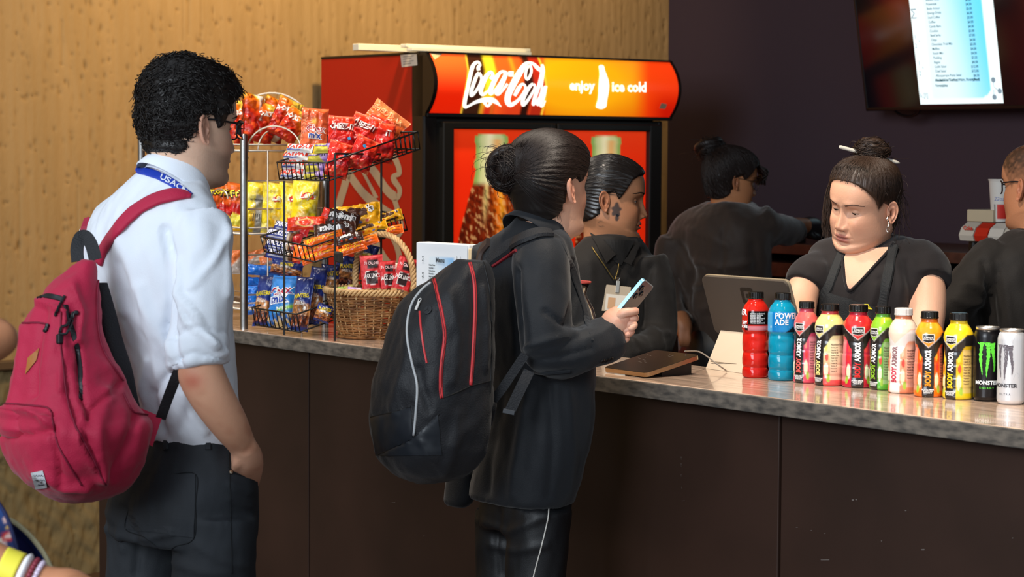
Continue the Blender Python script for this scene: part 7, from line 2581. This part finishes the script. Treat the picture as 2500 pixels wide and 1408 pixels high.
mesh('shoulder_strap', lay(jw, [(1196, 640), (1222, 618), (1250, 598), (1285, 580), (1318, 570), (1345, 572)], [.030, .034, .038, .040, .034, .026], .006, .004, 40), m_blk, kb)
mesh('strap_lining', lay(jw, [(1205, 650), (1232, 632), (1262, 612)], .006, .003, .003, 20), mat('lining_red', '#7c1420', 0.6), kb)
mesh('shoulder_strap', lay(jw, [(1172, 660), (1174, 635), (1180, 612), (1196, 592)], .026, .006, .004, 20), mat('strap_brown', '#4a3a34', 0.6), kb)
mesh('lower_strap', strip(interp(np.array([P(1196, 985, 5.0), P(1225, 950, 4.99), P(1255, 905, 4.985), P(1282, 865, 4.98)]), 14), .020, .0018, -FWD), m_blk, kb)
mesh('strap_end', strip(interp(np.array([P(1292, 905, 4.985), P(1275, 940, 4.975), P(1258, 975, 4.972), P(1243, 1008, 4.972)]), 14), .024, .002, -FWD), m_blk, kb)
mesh('strap_tip', xf(box(.026, .010, .004, .001), P(1242, 1005, 4.968), CB @ rot('z', -12)), mat('tip_grey', '#3a3d42', 0.5), kb)
mesh('wing', remesh(trunk([(975, 1150, 1215, .5), (1000, 1150, 1212, .5), (1040, 1155, 1200, .5), (1080, 1150, 1180, .5)], 5.02, AW, .6), .006, 3), m_kb, kb, smooth=True)
mesh('lower_bag', lay(tk, [(1150, 640), (1140, 622), (1120, 630)], .012, .004, .002, 12), m_blk, kb) if False else None
# ================================================================== staff behind the counter
m_wsh = mat('work_shirt', '#1d1916', 0.72, spec=0.3, bump=(420, 0.12, 2), sheen=0.12)
m_tee = mat('black_tee', '#1e1919', 0.8, spec=0.25, bump=(500, 0.1, 2), sheen=0.15)
m_apr = mat('apron_black', '#191a1b', 0.75, bump=(400, 0.2, 2))


def stand(hx, d, a, sep=.16):
    """hidden legs from hip to floor"""
    c = P(hx, 900, d)
    R = fdir(a - 90)
    return [(np.array([*(c + R * s)[:2], .92]), np.array([*(c + R * s * 1.05)[:2], .48]), np.array([*(c + R * s * 1.05)[:2], .07])) for s in (-sep / 2, sep / 2)]


def finish_legs(p, lg, a):
    c = (lg[0][0] + lg[1][0]) / 2
    hip = limbw([(*(c + Z * .14), .085), (*(c + Z * .07), .12), (*c, .145), (*(c - Z * .08), .13)])
    mesh('trousers', remesh(join(hip, *legs(0, 0, lg, (.105, .075, .06))), .012, 3), m_trs, p, smooth=True)
    for h_, k_, q in lg:
        mesh('shoe', shoe(q, a), mat('shoe_black'), p)


# ---- woman with the name badge, in profile
DT = 6.62
ht = Head(P(1488, 494, DT), hframe(-6, 5, 0), 1.0, skin='#b27b58', lip='#84493c', jaw=1.10, nose=1.02, eye_open=0.45, blush='#a05a3c', brow='#2a1a14', full=0.55, chin=1.1,
          paint=lambda c, x, y, z: mixc(mixc(c, '#2b2a2c', .9 * (x > 0) * sstep(1.1, .8, np.hypot((y - .026) / .0135, (z + .018) / .020 ) - .18 * np.sin(np.arctan2(z + .018, y - .026) * 5)) + .9 * (x > 0) * sstep(1.1, .8, np.hypot((y - .030) / .006, (z + .040) / .010))), '#4a3c36', .5 * (x > 0) * sstep(.0022, .001, np.abs(np.hypot((y + .014), (z + .062)) - .008))))
rows = [(572, 1440, 1560, .9), (590, 1415, 1572, .75), (612, 1395, 1588, .62), (645, 1375, 1600, .6), (700, 1364, 1608, .62), (760, 1360, 1614, .64), (850, 1358, 1622, .66), (950, 1355, 1626, .68)]
AT = -48
lgs = stand(1490, DT, AT)
stf = body('staff woman in profile with a dark cheek tattoo, slicked hair and a name badge', floor_under(P(1490, 900, DT)), ht,
           [trunk(rows, DT, AT, grow=.86), limb([(1596, 640, 6.62, .05), (1612, 780, 6.62, .045), (1580, 850, 6.5, .04)], grow=.8)] + legs(0, 0, lgs, (.08, .055, .04)), '#a8714f', .008)
arm = limb([(1582, 630, 6.63, .054), (1600, 700, 6.62, .056), (1610, 780, 6.60, .052), (1606, 825, 6.57, .052), (1578, 850, 6.50, .048), (1530, 858, 6.42, .042)], N=28)
arm2 = limb([(1385, 650, 6.62, .055), (1372, 780, 6.58, .052), (1400, 860, 6.48, .045), (1460, 870, 6.40, .04)], N=28)
ws, t_ws, _t = cloth('work_shirt', join(trunk(rows, DT, AT), arm, arm2), m_wsh, stf, [([(1590, 650), (1575, 720), (1570, 800)], 8, -.010), ([(1520, 680), (1540, 760), (1545, 860)], 12, .006), ([(1590, 800), (1610, 815), (1630, 812)], 7, .006), ([(1440, 640), (1445, 720), (1440, 800)], 10, .005), ([(1560, 620), (1530, 700), (1530, 780)], 10, -.005)], .0035, 8, 12, .009, 3)
finish_legs(stf, lgs, AT)
for sgn, quad in ((1, [(1444, 575), (1474, 592), (1500, 622), (1476, 645)]), (-1, [(1560, 588), (1543, 600), (1516, 640), (1534, 648)])):
    v, f = patch(t_ws, quad, .012, 10, 10)
    mesh('collar', join((v, f), (v - FWD * -.004, [q[::-1] for q in f])), m_wsh, ws, smooth=True)
vv = patch(t_ws, [(1474, 586), (1548, 588), (1515, 648), (1500, 640)], .004, 10, 10)
mesh('neck_opening', vv, mat('undershirt', '#131212', 0.8), ws)
mk_t = lambda x, y, z: sstep(-0.004, 0.008, z - np.interp(y, [-.1, -.06, -.04, -.022, -.008, .016, .030, .045, .060, .080, .11], [-.055, -.060, -.050, -.035, .022, .036, .012, .036, .068, .084, .092])) * (z > -0.085)
cap = ht.cap(mk_t, lambda x, y, z: 0.006 + 0.004 * sstep(0, .1, z), lambda x, y, z: 0.0006 * np.sin(np.arctan2(z - .02, x) * 50 + y * 30))
m_slick = mat('hair_slick', '#1b1614', 0.28, spec=0.6)
hr = mesh('hair', (ht.W(cap[0]), cap[1]), m_slick, stf, smooth=True)
g = np.random.default_rng(8)
stt = []
for k in range(900):
    th = g.uniform(-PI, PI); yy = g.uniform(-.02, .105)
    d_ = np.array([math.sin(th), yy / .09 + .1, math.cos(th)])
    q = d_ / np.linalg.norm(d_) * .1 + np.array([0, -.005, .03])
    if mk_t(*[np.array(a) for a in q]) > (g.uniform(.01, .5) if q[1] > .05 else .6):
        stt.append(q)
st = ht.comb(ht.with_scalp(cap), stt, [np.array([0, -.115, .03]) + g.normal(size=3) * .01 for _ in stt], 12, .0008, .015, seed=5)
mesh('hair_strands', strands(ht.W(st), np.linspace(1, .7, 12) * .0008, 3), m_slick, hr, kind='stuff', smooth=True)
bun(ht.W([0, -.125, .02]), basis(ht.R[:, 0], ht.R[:, 2]), .035, m_slick, stf, 9, 60, loose=3)
q = ht.W([.079, .002, -.030])
mesh('ear_stud', xf(lathe([(.001, -.003), (.003, 0), (.001, .003)], 10), q), mat('gold', '#d8b060', 0.25, 1.0), stf)
# lanyard chain and badge
m_gold = mat('gold_dull', '#8a7440', 0.4, 0.8)
for pts in ([(1446, 606), (1462, 632), (1478, 655), (1496, 682)], [(1508, 645), (1505, 664), (1499, 682)]):
    mesh('lanyard_chain', cord(t_ws, pts, .0016, .006, 24), m_gold, stf)
bdg = thing('name_badge', 'clear name badge in a plastic sleeve hanging on the work shirt', 'badge', P(1500, 730, 6.42))
bq, _n = cast(t_ws, 1500, 730, .012)
Bd = face(-6, 0, 8)
bs_ = bq[1] / FPX
mesh('sleeve', xf(box(66 * bs_, 66 * bs_, .0025, .001), bq, Bd), mat('sleeve_plastic', '#b5a48c', 0.2), bdg, smooth=False)
mesh('card', xf(box(56 * bs_, 40 * bs_, .001, 0, c=(2 * bs_, -10 * bs_, .0022)), bq, Bd), mat('badge_card', '#d8cfc0', 0.4), bdg, smooth=False)
mesh('photo', xf(join(poly2d([(-20 * bs_, -26 * bs_), (-2 * bs_, -26 * bs_), (-2 * bs_, 2 * bs_), (-20 * bs_, 2 * bs_)])), bq + Bd[:, 2] * .0032, Bd), ink('#c89a70'), bdg, smooth=False)
mesh('clip', xf(join(box(9 * bs_, 30 * bs_, .004, .001, c=(0, 30 * bs_, .003)), tube([[0, 44 * bs_, 0], [-4 * bs_, 52 * bs_, .002], [4 * bs_, 54 * bs_, .002], [0, 44 * bs_, 0]], .0014, 6)), bq, Bd), mat('clip_steel', '#b8b0a4', 0.25, 1.0), bdg, kind='stuff')

# ---- cashier looking down
HLC = ([-.1, -.06, -.04, -.024, -.008, .016, .030, .045, .060, .080, .11], [-.060, -.064, -.056, -.040, .020, .034, .018, .048, .066, .091, .106])
DC = 5.72
hc = Head(P(2110, 509, DC), hframe(221, 12, -10), .94, skin='#d8a385', lip='#b0645a', jaw=1.03, nose=.95, eye_open=.42, blush='#c07a60', brow='#6e4d3c', full=.8, chin=.9, wide=1.03,
          paint=lambda c, x, y, z: mixc(c, '#3a2820', .75 * sstep(-.013, .004, z - np.interp(y, HLC[0], HLC[1])) * (y > .015)))
rows = [(568, 2078, 2180, .95, .07), (578, 2044, 2214, .75, .06), (592, 2006, 2250, .6, .05), (612, 1984, 2274, .55, .04), (640, 1972, 2284, .54, .02), (700, 1966, 2262, .62, 0), (760, 1960, 2246, .66, 0), (850, 1955, 2250, .7, 0), (950, 1950, 2255, .72, 0)]
AC = 250
lgs = stand(2110, DC, AC)
armL = [(1986, 655, 5.74, .036), (1964, 700, 5.69, .041), (1952, 760, 5.63, .042), (1962, 830, 5.52, .038), (2020, 870, 5.45, .032), (2060, 868, 5.40, .026)]
armR = [(2250, 665, 5.70, .038), (2264, 705, 5.66, .046), (2262, 780, 5.62, .045), (2245, 850, 5.56, .041), (2190, 880, 5.46, .034), (2150, 876, 5.42, .026)]
hn = []
for ax_, ay_, ad_, sg in ((2068, 868, 5.39, 1), (2142, 876, 5.41, -1)):
    hn.append(limb([(ax_ - 8 * sg, ay_, ad_ + .02, .026), (ax_ + 8 * sg, ay_, ad_, .032), (ax_ + 22 * sg, ay_ + 2, ad_ - .02, .026)], N=14))
    for k in range(5):
        hn.append(limb([(ax_ + 18 * sg, ay_ - 16 + 9 * k, ad_ - .01, .010), (ax_ + 40 * sg, ay_ - 18 + 10 * k, ad_ - .03, .009), (ax_ + (58 - 4 * abs(k - 2)) * sg, ay_ - 14 + 9 * k, ad_ - .03, .0075)], N=10))


def ccol(v):
    return mixc(blend_col(len(v), '#e0ac8e'), '#d29676', .5 * np.clip(vnoise(v * 9, 3, 2), 0, 1))


cash = body('cashier in a black V-neck top with a topknot, looking down behind the bottles', floor_under(P(2110, 900, DC)), hc,
            [trunk(rows, DC, AC, grow=.90), limb(armL), limb(armR), trunk([(585, 2078, 2168), (630, 2062, 2180), (680, 2030, 2200)], DC + .06, AC, .9)] + hn + legs(0, 0, lgs, (.09, .06, .045)), '#d0997a', .007, limbcol=ccol)
slL = limb([(2050, 662, 5.78, .030), (2008, 652, 5.755, .044), (1976, 676, 5.71, .052), (1962, 702, 5.69, .0535)], N=32)
slR = limb([(2195, 660, 5.76, .032), (2240, 634, 5.73, .050), (2264, 658, 5.69, .058), (2268, 692, 5.66, .058)], N=32)
tee, t_te, _c = cloth('v_neck_top', join(trunk(rows, DC, AC), slL, slR), m_tee, cash, [([(2180, 600), (2200, 700), (2190, 800)], 10, .006), ([(2140, 700), (2120, 770), (2110, 850)], 10, .006), ([(2080, 710), (2090, 780), (2100, 860)], 9, -.006), ([(2215, 640), (2225, 720), (2220, 800)], 9, -.008), ([(2010, 650), (2020, 720), (2010, 800)], 10, .005), ([(2150, 680), (2165, 760), (2160, 850)], 8, -.005)], .003, 8, 14, .007, 9)
finish_legs(cash, lgs, AC)
# V neck: skin shows inside a bound edge
A, B = np.meshgrid(np.linspace(0, 1, 16), np.linspace(0, 1, 16), indexing='ij')
nk = patch(t_te, [(2060, 612), (2176, 604), (2082, 708), (2068, 702)], .0035, 22, 26)
mesh('chest_skin', nk, m_skin, cash, col=blend_col(len(nk[0]), '#dba688'), smooth=True)
mesh('neck_binding', cord(t_te, [(2054, 608), (2057, 640), (2064, 690), (2074, 709), (2098, 690), (2140, 645), (2170, 612), (2182, 594)], .0034, .003, 50), m_tee, tee)
for pts in ([(2058, 612), (2046, 640), (2026, 690), (2000, 745), (1990, 790)], [(2182, 600), (2172, 650), (2158, 720), (2148, 790)]):
    mesh('apron_strap', lay(t_te, pts, .026, .003, .003, 30), m_apr, cash)
mesh('apron_bib', patch(t_te, [(1998, 708), (2150, 752), (2165, 900), (1985, 900)], .004, 20, 20), m_apr, cash)
mesh('printed_mark', join(*[patch(t_te, q, .006, 3, 3) for q in ([(2110, 742), (2122, 742), (2128, 754), (2116, 754)], [(2098, 746), (2108, 744), (2112, 750), (2100, 752)])]), ink('#d8c81e'), cash, smooth=False, kind='stuff')
mk_c = lambda x, y, z: sstep(-0.004, 0.010, z - np.interp(y, *HLC)) * (z > -0.085)
cap = hc.cap(mk_c, lambda x, y, z: 0.0022 + 0.011 * sstep(.0, .11, z) * sstep(.085, .04, y), lambda x, y, z: 0.0005 * np.sin(np.arctan2(x, y + .02) * 46 + z * 40))
m_hcb = mat('hair_dark_brown', '#36261c', 0.46, spec=0.5)
hr = mesh('hair', (hc.W(cap[0]), cap[1]), m_hcb, cash, smooth=True)
stt = []
g = np.random.default_rng(12)
for k in range(4600):
    d_ = g.normal(size=3); d_ /= np.linalg.norm(d_)
    q = d_ * .1 + np.array([0, -.005, .03])
    if q[2] > np.interp(q[1], *HLC) - g.uniform(-.004, .007) * (q[1] > .04) and q[2] < .105:
        stt.append(q)
st = hc.comb(hc.with_scalp(cap), stt, [np.array([0, -.022, .155]) + g.normal(size=3) * .012 for _ in stt], 14, .0014, .02, seed=5)
mesh('hair_strands', strands(hc.W(st), np.linspace(.5, .9, 14) * .0009, 3), m_hcb, hr, kind='stuff', smooth=True)
bcn = P(2128, 367, DC - .0)
bun(bcn, np.eye(3), .0395, m_hcb, cash, 15, 130, sq=(1.12, 1.0, .82), loose=20)
fly = []
for k in range(60):
    d_ = g.normal(size=3); d_[2] = abs(d_[2]); d_ /= np.linalg.norm(d_)
    d_[1] = min(d_[1], .25)
    p0 = hc.W(np.array([0, -.01, .03]) + d_ * np.array([.088, .10, .115]))
    t = np.linspace(0, 1, 10)[:, None]
    fly.append(p0 + (d_ @ hc.R.T) * .012 * np.sin(t * 2) + g.normal(size=3) * .016 * t - Z * .012 * t ** 2)
for k in range(46):      # wisps by the ear and nape
    p0 = P(2188 + g.uniform(-6, 14), 440 + g.uniform(-10, 60), DC + g.uniform(-.05, .05))
    t = np.linspace(0, 1, 12)[:, None]
    fly.append(p0 + RI * g.uniform(-.01, .03) * t - Z * g.uniform(.04, .11) * t + RI * .006 * np.sin(t * 6 + k))
mesh('flyaways', strands(np.array(fly), np.linspace(1, .4, len(t)) * .0005 if len(t) == 12 else .0005, 3) if False else join(strands(np.array(fly[:60]), .00045, 3), strands(np.array(fly[60:]), .00050, 3)), m_hcb, hr, kind='stuff', smooth=True)
lk = []
for k in range(300):     # long lock falling on the far side of the face
    x0 = 2030 + g.uniform(-12, 14)
    d0 = 5.80 + g.uniform(-.02, .03)
    pts = np.array([P(x0 + 22, 418 + g.uniform(-8, 8), d0), P(x0 + 4, 450, d0), P(x0 - 6 + g.uniform(-3, 3), 500, d0), P(x0 - 8 + g.uniform(-5, 5), 550, d0), P(x0 - 6 + g.uniform(-8, 6), 580 + g.uniform(-75, 12), d0)])
    lk.append(interp(pts, 14))
mesh('loose_lock', strands(np.array(lk), np.linspace(1, .6, 14) * .0008, 3), m_hcb, hr, kind='stuff', smooth=True)
# hoop earring and a pen through the knot
eq = P(2168, 548, DC - .075)
mesh('earring', join(*[xf(tube(np.stack([.0035 * np.cos(np.linspace(0, 6.28, 12, endpoint=False)), 0 * np.arange(12), .0060 * np.sin(np.linspace(0, 6.28, 12, endpoint=False))], -1), .0009, 5, closed=True), eq + np.array([0, 0, .014 - .009 * k]), rot('z', 30 + 40 * k)) for k in range(4)]), mat('silver', '#d8cfc4', 0.2, 1.0), cash, kind='stuff')
pa, pb = P(2049, 358, DC - .012), P(2197, 398, DC + .0)
pen = mesh('pen', tube([pa, pa * .98 + pb * .02, pa * .5 + pb * .5, pa * .06 + pb * .94, pb], [.0038, .0046, .0046, .0044, .0016], 14), mat('pen_cream', '#c9c2b4', 0.35), label='cream pen pushed through the cashier\'s topknot', cat='pen', origin=(pa + pb) / 2, smooth=True)
mesh('tip', tube([pa * .06 + pb * .94, pb + (pb - pa) * .01], [.0034, .0008], 10), mat('pen_tip', '#3a3838', 0.4), pen)

# ---- worker at the back shelf
DR = 8.15
hb = Head(P(1784, 448, DR), hframe(14, 8, 0), 0.89, skin='#b47850', lip='#7a4034', jaw=.95, eye_open=.3, blush='#8a4c34', brow='#1a110d', full=.5)
rows = [(494, 1722, 1838, .9), (508, 1700, 1858, .7), (530, 1664, 1872, .6), (570, 1636, 1876, .58), (640, 1636, 1878, .6), (700, 1656, 1880, .64), (780, 1664, 1874, .68), (870, 1662, 1870, .7), (960, 1660, 1872, .7)]
AR = 42
lgs = stand(1765, DR, AR)
rear = body('back-shelf worker with a high messy bun and glasses, seen from behind', floor_under(P(1765, 900, DR)), hb,
            [trunk(rows, DR, AR, grow=.88), limb([(1862, 545, 8.05, .05), (1910, 556, 8.15, .042), (1955, 552, 8.28, .032), (1975, 552, 8.32, .030)])] + legs(0, 0, lgs, (.085, .06, .045)), '#96603f', .009)
m_jkt = mat('work_jacket', '#2c2019', 0.62, spec=0.3, bump=(380, 0.15, 2), sheen=0.3)
cloth('work_jacket', join(trunk(rows, DR, AR), limb([(1845, 528, 8.06, .062), (1872, 552, 8.07, .062), (1905, 563, 8.13, .054), (1938, 563, 8.24, .047), (1950, 560, 8.27, .044)], N=28), limb([(1652, 585, 8.20, .060), (1632, 680, 8.20, .056), (1640, 745, 8.14, .050), (1668, 790, 8.05, .040)], N=28)), m_jkt, rear,
      [([(1660, 600), (1690, 660), (1680, 760)], 10, -.012), ([(1764, 560), (1766, 680), (1764, 800)], 5, -.006), ([(1700, 640), (1760, 655), (1840, 640)], 7, .008), ([(1690, 700), (1760, 690), (1850, 700)], 7, .008), ([(1840, 600), (1850, 680), (1850, 780)], 9, -.007), ([(1700, 760), (1780, 740), (1860, 750)], 8, .007), ([(1680, 560), (1740, 580), (1780, 600)], 8, .006), ([(1620, 660), (1650, 690), (1660, 740)], 8, .006)], .006, 7, 22, .011, 3)
finish_legs(rear, lgs, AR)
gl = [limb([(1962, 553, 8.30, .033), (1980, 556, 8.34, .042), (1998, 562, 8.36, .036)], N=16)]
for k in range(4):
    gl.append(limb([(1990, 546 + 9 * k, 8.36, .014), (2008, 550 + 9 * k, 8.38, .013), (2018, 560 + 8 * k, 8.37, .010)], N=10))
gl.append(limb([(1976, 566, 8.30, .014), (1990, 578, 8.30, .013), (2002, 580, 8.32, .010)], N=10))
mesh('glove', remesh(join(*gl), .005, 3), mat('glove_black', '#121213', 0.35), rear, smooth=True)
mesh('hand', remesh(join(limb([(1658, 775, 8.06, .036), (1668, 800, 8.02, .034), (1672, 822, 8.02, .022)], N=14), *[limb([(1660 + 5 * k, 800, 8.0, .010), (1662 + 5 * k, 830, 7.99, .009), (1664 + 4 * k, 846, 8.0, .007)], N=8) for k in range(5)]), .005, 2), mat('skin_far', '#8a5a3c', 0.5), rear, smooth=True)
mk_b = mk_w
cap = hb.cap(mk_b, lambda x, y, z: 0.006 + 0.012 * sstep(-.05, .08, z) + .010 * np.exp(-((y + .08) / .05) ** 2), lambda x, y, z: 0.0004 * np.sin(np.arctan2(z - .05, x) * 50 + y * 50))
hr = mesh('hair', (hb.W(cap[0]), cap[1]), m_hairb, rear, smooth=True)
stt = []
for k in range(2000):
    d_ = g.normal(size=3); d_ /= np.linalg.norm(d_)
    q = d_ * .1 + np.array([0, -.005, .03])
    if mk_b(*[np.array(a) for a in q]) > 0.5:
        stt.append(q)
st = hb.comb(cap, stt[:900], [np.array([0, -.075, .125]) + g.normal(size=3) * .02 for _ in stt[:900]], 12, .004, .05, seed=6)
mesh('hair_strands', strands(hb.W(st), np.linspace(1, .6, 12) * .0014, 3), m_hairb, hr, kind='stuff', smooth=True)
bun(P(1736, 366, DR + .02), np.eye(3), .056, m_hairb, rear, 25, 120, sq=(.95, 1, .85), loose=24)
fr = []
for k in range(90):
    a = hb.W([g.uniform(-.05, .06), .088, .088]); b = hb.W([g.uniform(-.05, .06), .128, .062 + g.uniform(-.01, .01)]); c = hb.W([g.uniform(-.05, .06), .126 + g.uniform(-.02, .012), .030 + g.uniform(-.02, .015)])
    fr.append(interp(np.array([a, b, c]), 8))
mesh('fringe', strands(np.array(fr), .0018, 3), m_hairb, hr, kind='stuff', smooth=True)
hb.glasses(rear, mat('frame_thin', '#5a4a38', 0.3, .6), .046, .038, .014, .0012, .114, .008)

# ---- man at the right edge, seen from behind
DX = 6.15


def buzz(c, x, y, z):
    zl = np.interp(y, [-.1, -.06, -.035, -.016, .014, .03, .045, .06, .085, .11], [-.040, -.046, -.03, .02, .030, .005, .03, .055, .072, .078])
    m = sstep(-.004, .012, z - zl)
    m = m * (.45 + .5 * sstep(.02, .09, z))
    return mixc(c, '#2b2019', np.clip(m + .25 * m * vnoise(np.stack([x, y, z], -1) * 60, 2, 2), 0, .92))


hx = Head(P(2533, 466, DX), hframe(128, 2, 0), 1.0, skin='#b57a58', lip='#8a5044', jaw=1.05, eye_open=.5, blush='#a8624a', brow='#2a1d16', paint=buzz)
rows = [(560, 2468, 2600, .9), (585, 2434, 2635, .7), (615, 2400, 2664, .6), (660, 2384, 2680, .6), (720, 2380, 2690, .62), (800, 2382, 2692, .64), (900, 2386, 2690, .66)]
AX = 122
lgs = stand(2535, DX, AX)
rgt = body('man with cropped hair and glasses in a black shirt, cut off by the right edge', floor_under(P(2535, 900, DX)), hx,
           [trunk(rows, DX, AX, grow=.88), limb([(2425, 640, 6.12, .05), (2340, 740, 6.06, .045), (2400, 790, 6.18, .035)], grow=.8)] + legs(0, 0, lgs, (.09, .06, .045)), '#b57a58', .009)
cloth('black_shirt', join(trunk(rows, DX, AX), limb([(2440, 625, 6.12, .066), (2395, 670, 6.09, .066), (2348, 722, 6.06, .058), (2322, 762, 6.05, .052), (2350, 790, 6.09, .048), (2400, 792, 6.17, .043)], N=28), limb([(2640, 640, 6.3, .06), (2660, 800, 6.34, .055)], N=24)), m_wsh, rgt,
      [([(2400, 640), (2420, 720), (2430, 800)], 9, -.012), ([(2330, 730), (2360, 745), (2400, 740)], 8, .006), ([(2440, 640), (2460, 720), (2470, 800)], 9, .006), ([(2360, 690), (2390, 700), (2410, 720)], 8, .006)], .0045, 8, 31, .009, 3)
finish_legs(rgt, lgs, AX)
cl_ = trunk([(550, 2482, 2590, .95), (570, 2468, 2602, .95), (592, 2446, 2618, .85)], DX, AX, .9)
mesh('collar', cl_, m_wsh, rgt, smooth=True)
hx.glasses(rgt, mat('frame_black'), .046, .034, .010, .0017, .114, .012)

# ---- visitor at the left edge: elbow above, forearm with bands below
DQ = 3.55
torso = trunk([(520, -520, -330, .6), (560, -560, -290, .6), (700, -560, -280, .62), (900, -550, -270, .66), (1100, -545, -270, .66), (1300, -560, -260, .68)], DQ, 20, .65)
upper = limb([(-330, 640, 3.5, .052), (-200, 740, 3.5, .044), (-60, 806, 3.5, .036), (6, 824, 3.5, .0255), (-34, 846, 3.47, .030), (-160, 890, 3.4, .036), (-260, 930, 3.38, .032)], N=24)
lower = limb([(-420, 700, 3.6, .05), (-400, 1000, 3.55, .046), (-300, 1240, 3.5, .044), (-120, 1335, 3.42, .041), (0, 1385, 3.40, .034), (70, 1412, 3.40, .027), (130, 1426, 3.40, .026)], N=24)
hnd = [limb([(120, 1424, 3.40, .026), (165, 1440, 3.40, .034), (215, 1462, 3.40, .030), (240, 1475, 3.4, .02)], N=16)]
for k in range(4):
    hnd.append(limb([(222, 1448 + 13 * k, 3.40, .0105), (262, 1465 + 15 * k, 3.40, .0098), (285, 1492 + 14 * k, 3.42, .008)], N=10))
hnd.append(limb([(160, 1428, 3.38, .012), (195, 1424, 3.36, .011), (225, 1436, 3.36, .009)], N=10))
hq = Head(P(-425, 400, DQ), hframe(20, 20, 0), 1.0, skin='#b87a58')
vis = body('visitor at the left edge, only a bare elbow and a banded forearm showing', floor_under(P(-420, 900, DQ)), hq, [torso, upper, lower] + hnd + legs(0, 0, stand(-420, DQ, 20), (.09, .06, .045)), '#c0835f', .006)
mesh('top', remesh(trunk([(530, -525, -320, .62), (570, -568, -280, .62), (700, -568, -272, .64), (900, -558, -262, .68), (1100, -553, -262, .68), (1300, -568, -252, .7), (1560, -590, -235, .72)], DQ, 20, .66), .012, 3), mat('top_blue', '#3a4a6a', .8), vis, smooth=True)
mesh('hair', (hq.W(hq.cap(mk_w, lambda x, y, z: .015 + 0 * x)[0]), hq.cap(mk_w, lambda x, y, z: .015 + 0 * x)[1]), m_hair, vis, smooth=True)
mesh('skirt', remesh(join(*legs(0, 0, stand(-420, DQ, 20), (.115, .08, .065))), .014, 2), m_trs, vis, smooth=True)


def band(t0, t1, r, m, nm, bulge=0.0, beads=0):
    a, b = P(0, 1385, 3.40), P(70, 1412, 3.40)
    p, q = a + (b - a) * t0, a + (b - a) * t1
    if beads:
        d_ = (b - a) / np.linalg.norm(b - a)
        e1 = np.cross(d_, FWD); e1 /= np.linalg.norm(e1); e2 = np.cross(d_, e1)
        pr = []
        for k in range(beads):
            an = 2 * PI * k / beads
            pr.append(xf(lathe([(.001, -.0045), (.0038, -.002), (.0045, 0), (.0038, .002), (.001, .0045)], 10), (p + q) / 2 + r * (e1 * math.cos(an) + e2 * math.sin(an))))
        return mesh(nm, join(*pr), m, vis, smooth=True, kind='stuff')
    n = 9
    tt = np.linspace(0, 1, n)[:, None]
    return mesh(nm, tube(p + (q - p) * tt, r + bulge * np.sin(tt[:, 0] * PI), 28), m, vis, smooth=True)


band(.02, .62, .0335, mat('band_yellow', '#f4e64a', .5), 'wristband')
band(.66, .92, .0300, mat('band_white', '#f2eef0', .7), 'scrunchie', .006)
band(1.02, 1.08, .0300, mat('bead_red', '#8a3040', .35), 'bead_bracelet', 0, 26)
band(1.20, 1.30, .0290, mat('bead_lilac', '#d8c8dc', .35), 'bead_bracelet', 0, 26)

# ---- the visitor's open navy bag
DN = 3.62
ng = thing('handbag', 'navy bag with a floral front and open zipped mouth at the lower left corner', 'bag', P(20, 1500, DN))
out = interp(np.array([(-120, 1250), (-40, 1252), (20, 1268), (62, 1298), (100, 1342), (122, 1385), (130, 1430), (132, 1520), (120, 1640)], float), 60)
ring_ = lambda dx, dd: np.array([P(a + dx, b, DN + dd) for a, b in out])
sh = np.stack([ring_(-14, .10), ring_(-3, .06), ring_(0, .02), ring_(-2, .0), ring_(-8, .004), ring_(-20, .05)], 1)
mesh('lining', (sh.reshape(-1, 3), grid(60, 6)), mat('lining_blue', '#2f4fa8', .6), ng, smooth=True)
mesh('back_wall', (np.concatenate([ring_(-14, .055), [P(-60, 1500, DN + .07)]]), [[k, k + 1, 60] for k in range(59)]), mat('inside_navy', '#272c74', .7), ng)
mesh('zip', tube(ring_(1, -.002), .0042, 8), mat('zip_gold', '#d8d0a8', .35, .3, bump=(500, .6)), ng)
fr_o = interp(np.array([(-120, 1190), (-30, 1205), (2, 1236), (22, 1275), (36, 1320), (48, 1370), (54, 1420), (56, 1520), (50, 1640)], float), 50)
A_ = np.array([P(a, b, DN - .06) for a, b in fr_o])
fv = np.stack([A_ * (1 - t) + np.array([P(-160, b, DN - .075) for a, b in fr_o]) * t + (-FWD) * .02 * math.sin(PI * t) for t in np.linspace(0, 1, 26)], 1)
fp = proj(fv)
fc = np.broadcast_to(lin('#22386e'), fv.shape).copy()
fc = mixc(fc, '#3a66b0', sstep(1300, 1220, fp[..., 1]) * .6)
for (x_, y_, rx, ry, c_) in ((17, 1310, 13, 14, '#d03a34'), (20, 1308, 6, 7, '#f2d8d0'), (14, 1268, 6, 11, '#e8c0b8'), (20, 1286, 7, 4, '#d8b060'), (8, 1332, 9, 12, '#e8c8c8'), (2, 1322, 6, 8, '#f0e8d8'), (36, 1345, 5, 9, '#c88a6a'), (-20, 1290, 12, 12, '#d03a34'), (-18, 1350, 12, 10, '#e8c8c8'), (-50, 1310, 12, 14, '#d8b060'), (40, 1400, 7, 9, '#d03a34')):
    fc = mixc(fc, c_, sstep(1.15, .85, np.hypot((fp[..., 0] - x_) / rx, (fp[..., 1] - y_) / ry) + .15 * np.sin(5 * np.arctan2(fp[..., 1] - y_, fp[..., 0] - x_))))
mesh('floral_front', (fv.reshape(-1, 3), grid(50, 26)), mat('floral_print', None, .6, attr='Col'), ng, col=fc.reshape(-1, 3), smooth=True)
mesh('front_edge', tube(A_, .0035, 8), mat('edge_navy', '#1a2450', .5), ng)
